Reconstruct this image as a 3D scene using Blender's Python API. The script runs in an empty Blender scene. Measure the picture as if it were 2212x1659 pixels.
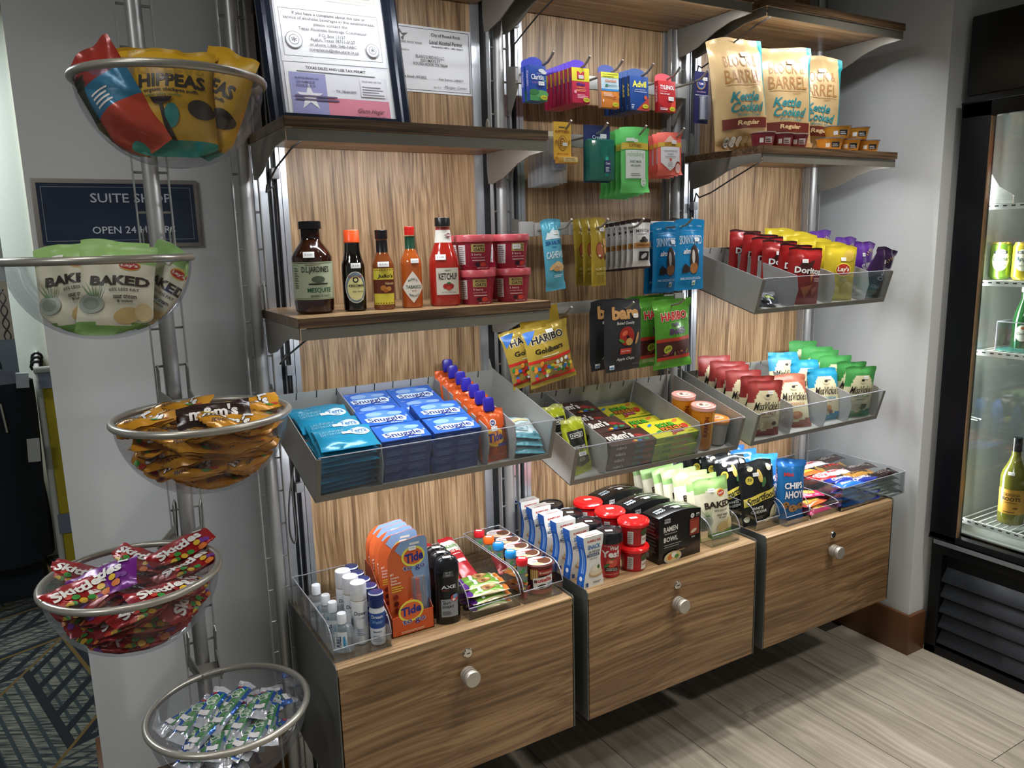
import bpy, bmesh, math, random
from math import sin, cos, pi, radians, sqrt
from mathutils import Vector, Matrix, Euler
random.seed(7)
SC = bpy.context.scene
COL = SC.collection
# ------------------------------------------------------------------ camera, light, exposure
cam_d = bpy.data.cameras.new('camera'); cam = bpy.data.objects.new('camera', cam_d); COL.objects.link(cam)
cam.location = (-0.42274, -1.86919, 1.50769)
cam.rotation_euler = (1.387355, 0.0247329, -0.535692)
cam_d.sensor_width = 36; cam_d.lens = 36 * 1670.91 / 2212; cam_d.clip_start = .02; cam_d.clip_end = 60
SC.camera = cam
SC.view_settings.view_transform = 'Standard'; SC.view_settings.look = 'None'
SC.view_settings.gamma = 1; SC.view_settings.use_curve_mapping = False
SC.view_settings.exposure = 0.0
w = bpy.data.worlds.new('world'); SC.world = w; w.use_nodes = True
w.node_tree.nodes['Background'].inputs[0].default_value = (.96, 1, .98, 1)
w.node_tree.nodes['Background'].inputs[1].default_value = .17
def area(name, loc, rot, sx, sy, power, col=(1, 1, 1), spread=180):
    d = bpy.data.lights.new(name, 'AREA'); d.shape = 'RECTANGLE'; d.size = sx; d.size_y = sy; d.energy = power; d.color = col
    d.spread = radians(spread)
    o = bpy.data.objects.new(name, d); COL.objects.link(o); o.location = loc; o.rotation_euler = rot; return o
COOL = (.94, .965, 1.0); WARM = (1, .955, .87)
DL = ((1.60, -.68, 5.8, 75), (.75, -.95, 4.5, 80), (-.62, -.62, 2.5, 110), (-.15, -1.7, 6, 85), (1.85, -2.4, 27, 150))
for x, y, p, sp in DL: area('ceiling_downlight_lamp', (x, y, 2.63), (0, 0, 0), .14, .14, p, WARM, sp)
area('far_room_lamp', (-1.3, 1.9, 2.6), (0, 0, 0), .8, .8, 44, (.9, .97, 1))  # added fill that brightens the dim far room, no fitting behind it
area('lobby_lamp', (-1.9, -1.5, 2.6), (0, 0, 0), .6, .6, 30, (.97, 1, .99))  # added soft fill to lift the left wall, not a modelled fitting
def strip_light(x0, y, z, rx, p, wd=.54):
    area('led_strip_lamp', (x0 + .3, y, z), (rx, 0, 0), wd, .012, p, COOL, 170)
# ------------------------------------------------------------------ materials
def lin(c):
    if isinstance(c, str):
        c = c.lstrip('#'); c = ''.join(x * 2 for x in c) if len(c) == 3 else c; c = tuple(int(c[i:i + 2], 16) / 255 for i in (0, 2, 4))
    return tuple((x / 12.92 if x <= .04045 else ((x + .055) / 1.055) ** 2.4) for x in c[:3])
MC = {}
def mat(c, rough=.5, metal=0., var=.05, bump=0., bscale=60., spec=.5, emit=0., coat=0.):
    k = (c, rough, metal, var, bump, bscale, spec, emit, coat)
    if k in MC: return MC[k]
    m = bpy.data.materials.new('mat_' + str(c).strip('#')); m.use_nodes = True
    nt = m.node_tree; b = nt.nodes['Principled BSDF']; r = lin(c)
    b.inputs['Roughness'].default_value = rough; b.inputs['Metallic'].default_value = metal
    b.inputs['Specular IOR Level'].default_value = spec; b.inputs['Coat Weight'].default_value = coat; b.inputs['Coat Roughness'].default_value = .12
    tc = nt.nodes.new('ShaderNodeTexCoord'); n = nt.nodes.new('ShaderNodeTexNoise'); n.inputs['Scale'].default_value = bscale
    n.inputs['Detail'].default_value = 2
    nt.links.new(tc.outputs['Object'], n.inputs['Vector'])
    mx = nt.nodes.new('ShaderNodeMix'); mx.data_type = 'RGBA'
    nt.links.new(n.outputs['Fac'], mx.inputs[0])
    mx.inputs[6].default_value = (*[x * (1 - var) for x in r], 1); mx.inputs[7].default_value = (*[min(1, x * (1 + var)) for x in r], 1)
    nt.links.new(mx.outputs[2], b.inputs['Base Color'])
    if bump:
        bp = nt.nodes.new('ShaderNodeBump'); bp.inputs['Strength'].default_value = bump; bp.inputs['Distance'].default_value = .004
        nt.links.new(n.outputs['Fac'], bp.inputs['Height']); nt.links.new(bp.outputs[0], b.inputs['Normal'])
    if emit:
        b.inputs['Emission Color'].default_value = (*r, 1); b.inputs['Emission Strength'].default_value = emit
    MC[k] = m; return m
def duller(c, k=.90, v=.94):
    c = c.lstrip('#'); c = ''.join(x * 2 for x in c) if len(c) == 3 else c; r = [int(c[i:i + 2], 16) for i in (0, 2, 4)]; l = .3 * r[0] + .59 * r[1] + .11 * r[2]
    return '#%02x%02x%02x' % tuple(int(min(255, max(0, (l + (x - l) * k) * v))) for x in r)
def P(c): return mat(duller(c), .38, 0, .04)          # printed card / ink
def F(c): return mat(duller(c), .24, .12, .10, .35, 38.)   # glossy foil film
def PL(c, r=.3): return mat(c, r, 0, .03)      # moulded plastic
def clear(name, tint=(.93, .95, .96), gloss=.10, rough=.04, haze=0., hcol=(.6, .6, .62), fres=.55):
    if name in MC: return MC[name]
    m = bpy.data.materials.new(name); m.use_nodes = True; nt = m.node_tree; nt.nodes.clear()
    o = nt.nodes.new('ShaderNodeOutputMaterial'); t = nt.nodes.new('ShaderNodeBsdfTransparent'); g = nt.nodes.new('ShaderNodeBsdfGlossy')
    t.inputs[0].default_value = (*tint, 1); g.inputs['Roughness'].default_value = rough
    lw = nt.nodes.new('ShaderNodeLayerWeight'); lw.inputs['Blend'].default_value = .25
    ma = nt.nodes.new('ShaderNodeMath'); ma.operation = 'MULTIPLY_ADD'; ma.inputs[1].default_value = fres; ma.inputs[2].default_value = gloss * .45
    nt.links.new(lw.outputs['Fresnel'], ma.inputs[0])
    n = nt.nodes.new('ShaderNodeTexNoise'); n.inputs['Scale'].default_value = 9
    mx = nt.nodes.new('ShaderNodeMixShader'); nt.links.new(ma.outputs[0], mx.inputs[0]); nt.links.new(t.outputs[0], mx.inputs[1]); nt.links.new(g.outputs[0], mx.inputs[2])
    last = mx
    if haze:
        d = nt.nodes.new('ShaderNodeBsdfDiffuse'); d.inputs[0].default_value = (*hcol, 1)
        h = nt.nodes.new('ShaderNodeMixShader'); nm = nt.nodes.new('ShaderNodeMath'); nm.operation = 'MULTIPLY_ADD'
        nm.inputs[1].default_value = haze * .4; nm.inputs[2].default_value = haze * .8; nt.links.new(n.outputs['Fac'], nm.inputs[0])
        nt.links.new(nm.outputs[0], h.inputs[0]); nt.links.new(mx.outputs[0], h.inputs[1]); nt.links.new(d.outputs[0], h.inputs[2]); last = h
    nt.links.new(last.outputs[0], o.inputs[0]); MC[name] = m; return m
def grain(name, cols, fine, broad, rough=.4, warp=.02, ax=2, bump=.05, knots=True, rnd=True):
    """wood: streaks run along axis ax of the object"""
    m = bpy.data.materials.new(name); m.use_nodes = True; nt = m.node_tree; N = nt.nodes; L = nt.links; b = N['Principled BSDF']
    tc = N.new('ShaderNodeTexCoord'); oi = N.new('ShaderNodeObjectInfo')
    ad = N.new('ShaderNodeVectorMath'); ad.operation = 'ADD'; L.new(tc.outputs['Object'], ad.inputs[0])
    if rnd:
        sc = N.new('ShaderNodeMath'); sc.operation = 'MULTIPLY'; sc.inputs[1].default_value = 37.; L.new(oi.outputs['Random'], sc.inputs[0])
        cb = N.new('ShaderNodeCombineXYZ'); [L.new(sc.outputs[0], cb.inputs[i]) for i in range(3)]; L.new(cb.outputs[0], ad.inputs[1])
    def mp(s_a, s_c):
        q = N.new('ShaderNodeMapping'); v = [s_c] * 3; v[ax] = s_a; q.inputs['Scale'].default_value = v; L.new(wv.outputs[0], q.inputs[0]); return q
    wn = N.new('ShaderNodeTexNoise'); wn.inputs['Scale'].default_value = 3.2; wn.inputs['Detail'].default_value = 1
    mq = N.new('ShaderNodeMapping'); v = [1.6] * 3; v[ax] = .8; mq.inputs['Scale'].default_value = v; L.new(ad.outputs[0], mq.inputs[0]); L.new(mq.outputs[0], wn.inputs['Vector'])
    wm = N.new('ShaderNodeVectorMath'); wm.operation = 'MULTIPLY_ADD'; wm.inputs[1].default_value = (warp,) * 3; L.new(wn.outputs['Color'], wm.inputs[0]); L.new(ad.outputs[0], wm.inputs[2]); wv = wm
    a = N.new('ShaderNodeTexNoise'); a.inputs['Scale'].default_value = 1; a.inputs['Detail'].default_value = 3; L.new(mp(fine * .018, fine).outputs[0], a.inputs['Vector'])
    c = N.new('ShaderNodeTexNoise'); c.inputs['Scale'].default_value = 1; c.inputs['Detail'].default_value = 2; L.new(mp(broad * .06, broad).outputs[0], c.inputs['Vector'])
    mx = N.new('ShaderNodeMath'); mx.operation = 'MULTIPLY_ADD'; mx.inputs[1].default_value = .66; L.new(a.outputs['Fac'], mx.inputs[0])
    m2 = N.new('ShaderNodeMath'); m2.operation = 'MULTIPLY'; m2.inputs[1].default_value = .38; L.new(c.outputs['Fac'], m2.inputs[0]); L.new(m2.outputs[0], mx.inputs[2])
    r = N.new('ShaderNodeValToRGB'); e = r.color_ramp.elements
    pos = [.36, .48, .55, .66]
    e[0].position = pos[0]; e[0].color = (*lin(cols[0]), 1); e[1].position = pos[3]; e[1].color = (*lin(cols[3]), 1)
    for p_, c_ in ((pos[1], cols[1]), (pos[2], cols[2])):
        q = e.new(p_); q.color = (*lin(c_), 1)
    L.new(mx.outputs[0], r.inputs[0]); L.new(r.outputs[0], b.inputs['Base Color']); b.inputs['Roughness'].default_value = rough
    if bump:
        bp = N.new('ShaderNodeBump'); bp.inputs['Strength'].default_value = bump; bp.inputs['Distance'].default_value = .002
        L.new(a.outputs['Fac'], bp.inputs['Height']); L.new(bp.outputs[0], b.inputs['Normal'])
    return m
WOODV = grain('wood_panel', ('#604931', '#8c6e4e', '#a28461', '#bc9d78'), 210, 44, .42, .035, 2)
WOODH = grain('wood_drawer', ('#5a4229', '#745638', '#836445', '#9a7b55'), 130, 26, .48, .05, 0)
WOODT = grain('wood_top', ('#6f5739', '#8d7150', '#a08260', '#b39871'), 150, 30, .38, .03, 0)
EDGE = grain('shelf_edge', ('#3d2e22', '#54402f', '#67503a', '#7a6147'), 190, 40, .4, .02, 0)
PLANK = grain('floor_plank', ('#7d7669', '#8f877a', '#999184', '#a69e91'), 60, 12, .45, .06, 1)
ALU = mat('#c3c7cc', .32, .75, .04); TUBE = mat('#a6a6a4', .38, .55, .05); STEEL = mat('#85847f', .42, .55, .04)
GREY = mat('#7d7a72', .45, .2, .04); TRAYM = mat('#a9a9a4', .45, .25, .05); DKG = mat('#2a2b2c', .5, .2); BLK = mat('#0b0c0e', .5, 0, .05, 0, 60., .25); SLOT = mat('#15161a', .5)
CHROME = mat('#d8d6d0', .15, 1.); KNOB = mat('#b3ada2', .35, .6); WALLP = mat('#c9cbcb', .85, 0, .05, .12, 300.)
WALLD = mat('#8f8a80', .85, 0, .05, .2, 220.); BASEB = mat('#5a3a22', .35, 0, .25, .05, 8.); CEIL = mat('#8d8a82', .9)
CLR = clear('clear_plastic'); CLRE = clear('clear_plastic_edge', (.8, .8, .84), .5, .1, .35, (.72, .72, .8)); PANE = clear('acrylic_pane', (.90, .92, .94), .04, .06, .02, (.6, .6, .62), .22)  # CLRE: paler, hazier plastic that paints a bright highlight along clear edges
FROST = clear('frosted_divider', (.70, .70, .70), .10, .3, .60, (.46, .46, .45)); BOWLM = clear('bowl_plastic', (.93, .93, .95), .06, .03, .012, (.6, .6, .65), .38); GLASS = clear('fridge_glass', (.92, .95, .94), .08, .02)
BLIST = clear('blister', (.92, .93, .94), .2, .10, .10, (.75, .76, .78)); GREENL = clear('green_blister', (.10, .50, .38), .3, .1, .35, (.05, .35, .26))
RIM = mat('#a09c93', .32, .55, .04)
LEDM = mat('#f2f7ff', .5, 0, 0, 0, 60., .5, 6.)
# ------------------------------------------------------------------ mesh builder
class G:
    def __init__(s): s.v = []; s.f = []; s.m = []; s.mats = []
    def mi(s, m):
        if m not in s.mats: s.mats.append(m)
        return s.mats.index(m)
    def add(s, vs, fs, m):
        o = len(s.v); s.v += [tuple(v) for v in vs]; k = s.mi(m)
        for f in fs: s.f.append([o + i for i in f]); s.m.append(k)
    def box(s, a, b, m, xf=None):
        vs = [(x, y, z) for x in (a[0], b[0]) for y in (a[1], b[1]) for z in (a[2], b[2])]
        if xf: vs = [xf @ Vector(v) for v in vs]
        s.add(vs, [(0, 1, 3, 2), (4, 6, 7, 5), (0, 4, 5, 1), (2, 3, 7, 6), (0, 2, 6, 4), (1, 5, 7, 3)], m); return s
    def prism(s, pts, h0, h1, ax, m, inv=False):
        """extrude a 2D outline along axis ax between h0 and h1"""
        def at(p, h):
            q = [p[0], p[1]]; q.insert(ax, h); return q
        n = len(pts); vs = [at(p, h0) for p in pts] + [at(p, h1) for p in pts]
        s.add(vs, [list(range(n))[::-1], [n + i for i in range(n)]] + [(i, (i + 1) % n, n + (i + 1) % n, n + i) for i in range(n)], m); return s
    def cyl(s, p0, p1, r0, m, r1=None, n=12, caps=True):
        r1 = r0 if r1 is None else r1; p0 = Vector(p0); p1 = Vector(p1); d = (p1 - p0).normalized()
        a = d.orthogonal().normalized(); b = d.cross(a); vs = []
        for p, r in ((p0, r0), (p1, r1)):
            for i in range(n):
                t = 2 * pi * i / n; vs.append(p + a * r * cos(t) + b * r * sin(t))
        fs = [(i, (i + 1) % n, n + (i + 1) % n, n + i) for i in range(n)]
        if caps: fs += [list(range(n))[::-1], [n + i for i in range(n)]]
        s.add(vs, fs, m); return s
    def tube(s, pts, r, m, n=8, closed=False):
        pts = [Vector(p) for p in pts]; vs = []; k = len(pts); prev = None
        for i, p in enumerate(pts):
            a = pts[(i - 1) % k] if (closed or i > 0) else p; c = pts[(i + 1) % k] if (closed or i < k - 1) else p
            d = (c - a).normalized()
            if prev is None: u = d.orthogonal().normalized()
            else: u = (prev - d * prev.dot(d)).normalized()
            prev = u; v = d.cross(u)
            for j in range(n):
                t = 2 * pi * j / n; vs.append(p + u * r * cos(t) + v * r * sin(t))
        fs = []
        for i in range(k if closed else k - 1):
            for j in range(n):
                a = i * n + j; b = i * n + (j + 1) % n; c = ((i + 1) % k) * n + (j + 1) % n; d = ((i + 1) % k) * n + j; fs.append((a, b, c, d))
        if not closed: fs += [list(range(n))[::-1], [(k - 1) * n + j for j in range(n)]]
        s.add(vs, fs, m); return s
    def lathe(s, prof, m, n=24, c=(0, 0), sq=None):
        """prof: (r, z) or (r, z, material-of-the-band-above); sq = (sx, sy) oval scale"""
        sx, sy = sq or (1, 1); k = len(prof)
        vs = [(c[0] + p[0] * cos(2 * pi * j / n) * sx, c[1] + p[0] * sin(2 * pi * j / n) * sy, p[1]) for p in prof for j in range(n)]
        o = len(s.v); s.v += vs
        for i in range(k - 1):
            q = s.mi(prof[i][2] if len(prof[i]) > 2 else m)
            for j in range(n):
                s.f.append([o + i * n + j, o + i * n + (j + 1) % n, o + (i + 1) * n + (j + 1) % n, o + (i + 1) * n + j]); s.m.append(q)
        for i, fl in ((0, True), (k - 1, False)):
            if prof[i][0] > 1e-5:
                q = [o + i * n + j for j in range(n)]; s.f.append(q[::-1] if fl else q); s.m.append(s.mi(prof[i][2] if len(prof[i]) > 2 and i == 0 else (prof[-2][2] if len(prof[-2]) > 2 and i else m)))
        return s
    def mesh(s, name, bevel=0.):
        me = bpy.data.meshes.new(name); me.from_pydata(s.v, [], s.f)
        for m in s.mats: me.materials.append(m)
        me.polygons.foreach_set('material_index', s.m)
        if bevel:
            bm = bmesh.new(); bm.from_mesh(me); bmesh.ops.remove_doubles(bm, verts=bm.verts, dist=1e-6)
            es = [e for e in bm.edges if len(e.link_faces) == 2 and e.calc_face_angle(0) > .7]
            bmesh.ops.bevel(bm, geom=es, offset=bevel, segments=2, affect='EDGES', profile=.6); bm.to_mesh(me); bm.free()
        me.polygons.foreach_set('use_smooth', [True] * len(me.polygons)); me.set_sharp_from_angle(angle=radians(38)); me.update(); return me
    def obj(s, name, parent=None, loc=(0, 0, 0), rot=(0, 0, 0), bevel=0.):
        o = bpy.data.objects.new(name, s.mesh(name, bevel)); COL.objects.link(o); o.location = loc; o.rotation_euler = rot
        if parent: o.parent = parent
        return o
def tag(o, label, cat, group=None, kind=None):
    if label: o['label'] = label
    if cat: o['category'] = cat
    if group: o['group'] = group
    if kind: o['kind'] = kind
    return o
def empty(name, loc=(0, 0, 0), rot=(0, 0, 0)):
    o = bpy.data.objects.new(name, None); o.empty_display_size = .02; COL.objects.link(o); o.location = loc; o.rotation_euler = rot; return o
def tree(o): return {o.name} | set().union(*[tree(c) for c in o.children])
def copy_tree(o, keep, parent=None):
    c = o.copy(); COL.objects.link(c)
    if parent: c.parent = parent
    for ch in list(o.children):
        if ch.name in keep: copy_tree(ch, keep, c)
    return c
PROTO = {}
def put(key, maker, label, cat, group, loc, rot=(0, 0, 0), parent=None):
    if key not in PROTO:
        o = maker(); PROTO[key] = (o, tree(o))
    else: o = copy_tree(*PROTO[key]); o.scale = (1, 1, 1)
    o.location = loc; o.rotation_euler = rot
    for k in ('group',):
        if k in o: del o[k]
    return tag(o, label, cat, group)
# ------------------------------------------------------------------ printing: flat 2D artwork mapped on a surface
TXT = {}
def glyphs(s, bold):
    k = (s, bold)
    if k not in TXT:
        cu = bpy.data.curves.new('lettering', 'FONT'); cu.body = s; cu.size = 1; cu.resolution_u = 2; cu.offset = .013 * bold
        ob = bpy.data.objects.new('lettering', cu); me = ob.to_mesh()
        vs = [(v.co.x, v.co.y) for v in me.vertices]; fs = [tuple(p.vertices) for p in me.polygons]
        ob.to_mesh_clear(); bpy.data.objects.remove(ob); bpy.data.curves.remove(cu)
        xs = [v[0] for v in vs] or [0]; ys = [v[1] for v in vs] or [0]
        TXT[k] = (vs, fs, min(xs), max(xs), min(ys), max(ys))
    return TXT[k]
def art(items):
    """items -> list of (verts2d, faces, material); t=text r=rect e=ellipse p=polygon"""
    out = []
    for it in items:
        k = it[0]
        if k == 't':
            _, s, cx, cy, w_, h_, c = it[:7]; op = it[7] if len(it) > 7 else {}
            vs, fs, x0, x1, y0, y1 = glyphs(s, op.get('b', 1)); sh = op.get('sh', 0); a = op.get('a', 0); arc = op.get('arc', 0)
            q = []
            for x, y in vs:
                x = (x - (x0 + x1) / 2) / max(x1 - x0, 1e-6) * w_; y = (y - (y0 + y1) / 2) / max(y1 - y0, 1e-6) * h_
                y += arc * (1 - (2 * x / w_) ** 2); x += sh * y
                q.append((cx + x * cos(a) - y * sin(a), cy + x * sin(a) + y * cos(a)))
            out.append((q, fs, P(c)))
        elif k == 'r':
            _, x0, y0, x1, y1, c = it[:6]; nx = max(1, min(12, int((x1 - x0) / .012))); ny = max(1, min(12, int((y1 - y0) / .012)))
            out.append(([(x0 + (x1 - x0) * i / nx, y0 + (y1 - y0) * j / ny) for j in range(ny + 1) for i in range(nx + 1)],
                        [(j * (nx + 1) + i, j * (nx + 1) + i + 1, (j + 1) * (nx + 1) + i + 1, (j + 1) * (nx + 1) + i) for j in range(ny) for i in range(nx)], P(c)))
        elif k == 'e':
            _, cx, cy, rx, ry, c = it[:6]; a = it[6] if len(it) > 6 else 0; n = 20; vs = [(cx, cy)]
            for r in (.5, 1):
                for i in range(n):
                    x = rx * r * cos(2 * pi * i / n); y = ry * r * sin(2 * pi * i / n); vs.append((cx + x * cos(a) - y * sin(a), cy + x * sin(a) + y * cos(a)))
            out.append((vs, [(0, 1 + i, 1 + (i + 1) % n) for i in range(n)] + [(1 + i, 1 + n + i, 1 + n + (i + 1) % n, 1 + (i + 1) % n) for i in range(n)], P(c)))
        elif k == 'p': out.append((list(it[1]), [tuple(range(len(it[1])))], P(it[2])))
        elif k == 'l':   # small-print lines
            _, x0, y0, x1, y1, n, c = it; hh = (y1 - y0) / n; rr = random.Random(int(abs(x0 + y1) * 1e5))
            vs = []; fs = []
            for i in range(n):
                y = y0 + hh * i; xe = x1 - (x1 - x0) * rr.random() * .3; o = len(vs); vs += [(x0, y), (xe, y), (xe, y + hh * .45), (x0, y + hh * .45)]; fs.append((o, o + 1, o + 2, o + 3))
            out.append((vs, fs, P(c)))
    return out
def split(vs, fs, L):
    vs = list(vs); tri = []
    for f in fs:
        for i in range(1, len(f) - 1): tri.append((f[0], f[i], f[i + 1]))
    out = []; mid = {}
    def d(a, b): return (vs[a][0] - vs[b][0]) ** 2 + (vs[a][1] - vs[b][1]) ** 2
    st = tri
    while st:
        a, b, c = st.pop(); e = [(d(a, b), a, b, c), (d(b, c), b, c, a), (d(c, a), c, a, b)]; q = max(e)
        if q[0] <= L * L or len(vs) > 6000: out.append((a, b, c)); continue
        _, p, r, t = q; k = (min(p, r), max(p, r))
        if k not in mid: mid[k] = len(vs); vs.append(((vs[p][0] + vs[r][0]) / 2, (vs[p][1] + vs[r][1]) / 2))
        m = mid[k]; st += [(p, m, t), (m, r, t)]
    return vs, out
def lay(g, items, mp, L=0, off=.0004, step=.00022):
    for i, (vs, fs, m) in enumerate(art(items)):
        if L: vs, fs = split(vs, fs, L)
        g.add([mp(x, y, off + step * i) for x, y in vs], fs, m)
    return g
def plane(o, u=(1, 0, 0), v=(0, 0, 1), n=(0, -1, 0)):
    o, u, v, n = Vector(o), Vector(u), Vector(v), Vector(n)
    return lambda x, y, f: o + u * x + v * y + n * f
def cylmap(c, rf, a0=0., sq=(1, 1)):
    def f(x, y, off):
        r = rf(y) if callable(rf) else rf; a = x / r + a0
        return (c[0] + (r + off) * sin(a) * sq[0], c[1] - (r + off) * cos(a) * sq[1], y)
    return f
def STK(x, y, s=1.): return [('r', x - .011 * s, y - .006 * s, x + .011 * s, y + .006 * s, '#f4f4f2'), ('t', '$ 3.50', x, y, .015 * s, .004 * s, '#8a8a90')]
# ------------------------------------------------------------------ package makers
def prof_r(prof):
    def f(z):
        for (r0, z0), (r1, z1) in zip([p[:2] for p in prof], [p[:2] for p in prof[1:]]):
            if z0 <= z <= z1 and z1 > z0: return r0 + (r1 - r0) * (z - z0) / (z1 - z0)
        return prof[0][0]
    return f
def pouch(name, w_, h_, t_, colfn, items, nu=20, nv=26, st=.07, sb=.06, pinch=.06, crumple=.0, back=None, seed=1, belly=.5, fm=F, bendtop=0.):
    rr = random.Random(seed); ph = [(rr.uniform(2.2, 6), rr.uniform(2, 6), rr.uniform(0, 6.3), rr.uniform(-1, 1)) for _ in range(5)]
    def surf(u, v, sgn):
        a = min(max((v - sb) / (1 - sb - st), 0), 1); e = sin(pi * a ** (.85 if belly < .5 else 1)) ** .55 if 0 < a < 1 else 0
        T = t_ / 2 * sqrt(max(0, 1 - u * u)) ** 1.1 * e
        k = sum(sin(u * p[0] + v * p[1] * 1.6 + p[2]) * p[3] for p in ph) * crumple * (1 - u * u) * (e + .15)
        x = u * w_ / 2 * (1 - pinch * e); y = sgn * T + (k if sgn < 0 else -k * .5)
        if sgn > 0 and y < -T + k: y = -T + k + .0004
        z = v * h_ * (1 - .02 * abs(u) ** 3) - crumple * .7 * sin(u * ph[1][0] + ph[1][2]) * (v > .9)
        cr = crumple * .55 * (sin(u * 9 + ph[0][2]) + .4 * sin(u * 15 + ph[2][2] + v * 9)) * (math.exp(-abs(1 - st - v) / .10) + .8 * math.exp(-abs(v - sb) / .08)) * (1 - u ** 4); y += cr
        tw = (rr0 * u * .006 if v > .9 or v < .08 else 0)
        return Vector((x, y + tw + bendtop * max(0, v - .8) ** 2 * 25, z))
    rr0 = rr.uniform(-1, 1)
    g = G()
    for sgn in (-1, 1):
        vs = [surf(-1 + 2 * i / nu, j / nv, sgn) for j in range(nv + 1) for i in range(nu + 1)]
        o = len(g.v); g.v += [tuple(v) for v in vs]
        for j in range(nv):
            for i in range(nu):
                f = [o + j * (nu + 1) + i, o + j * (nu + 1) + i + 1, o + (j + 1) * (nu + 1) + i + 1, o + (j + 1) * (nu + 1) + i]
                g.f.append(f if sgn < 0 else f[::-1]); c = colfn(-1 + 2 * (i + .5) / nu, (j + .5) / nv) if sgn < 0 or not back else back
                g.m.append(g.mi(fm(c)))
    root = g.obj(name)
    FR = [Vector(v) for v in g.v[:(nu + 1) * (nv + 1)]]
    def mp(x, y, off):
        v = min(max(y / h_, 0), 1); a = min(max((v - sb) / (1 - sb - st), 0), 1); e = sin(pi * a) ** .55 if 0 < a < 1 else 0
        u = max(-1, min(1, x / (w_ / 2 * (1 - pinch * e)))); fu = (u + 1) / 2 * nu; fv = v * nv; i = min(int(fu), nu - 1); j = min(int(fv), nv - 1); fu -= i; fv -= j
        p = (FR[j * (nu + 1) + i] * (1 - fu) + FR[j * (nu + 1) + i + 1] * fu) * (1 - fv) + (FR[(j + 1) * (nu + 1) + i] * (1 - fu) + FR[(j + 1) * (nu + 1) + i + 1] * fu) * fv
        p.y -= off + .0006; return p
    if items: lay(G(), items, mp, L=.007).obj('printed_label', root)
    return root
def carton(name, w_, d_, h_, cols, front=(), top=(), left=(), right=(), bevel=.0008):
    """box centred on x, front face at y = 0, going back to y = d"""
    g = G(); cf, ct, cs = cols
    a = (-w_ / 2, 0, 0); b = (w_ / 2, d_, h_); vs = [(x, y, z) for x in (a[0], b[0]) for y in (0, d_) for z in (0, h_)]
    g.add(vs, [(0, 4, 5, 1)], P(cf)); g.add(vs, [(1, 5, 7, 3)], P(ct)); g.add(vs, [(0, 1, 3, 2), (4, 6, 7, 5)], P(cs)); g.add(vs, [(2, 3, 7, 6), (0, 2, 6, 4)], P(cf))
    root = g.obj(name, bevel=bevel)
    q = G()
    if front: lay(q, front, plane((0, 0, 0)))
    if top: lay(q, top, plane((0, 0, h_), (1, 0, 0), (0, 1, 0), (0, 0, 1)))
    if left: lay(q, left, plane((-w_ / 2, d_, 0), (0, -1, 0), (0, 0, 1), (-1, 0, 0)))
    if q.v: q.obj('printed_label', root)
    return root
# ================================================================== SETTING
def struct(g, name, **k): return tag(g.obj(name, **k), None, None, None, 'structure')
FX0, WY = -.447, .21
fl = struct(G().box((-.47, -3.6, -.06), (3.6, .30, -.008), mat('#3b352c', .8)), 'floor')
XS = [-.47, -.222, 0.0, .222, .437, .655, .868, 1.093, 1.307, 1.533, 1.751, 1.987, 2.205, 2.42, 2.64, 2.86, 3.08, 3.3, 3.52]
JT = {7: -.072, 8: -.30, 9: -.95, 10: -.842, 6: -.60, 5: -.36, 11: -1.3}
pk = {}
for i in range(len(XS) - 1):
    y = JT.get(i, -.2 - .37 * (i % 3)) + 1.2
    while y > -3.6:
        y0 = max(y - 1.2, -3.58); y1 = min(y, .215); k = (round(XS[i + 1] - XS[i], 3), round(y1 - y0, 3))
        if y1 - y0 > .02:
            if k not in pk: pk[k] = G().box((.0012, .0012, -.008), (k[0] - .0012, k[1] - .0012, 0), PLANK).mesh('plank')
            o = bpy.data.objects.new('plank', pk[k]); COL.objects.link(o); o.location = (XS[i], y0, 0); o.parent = fl
        y -= 1.2
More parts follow.
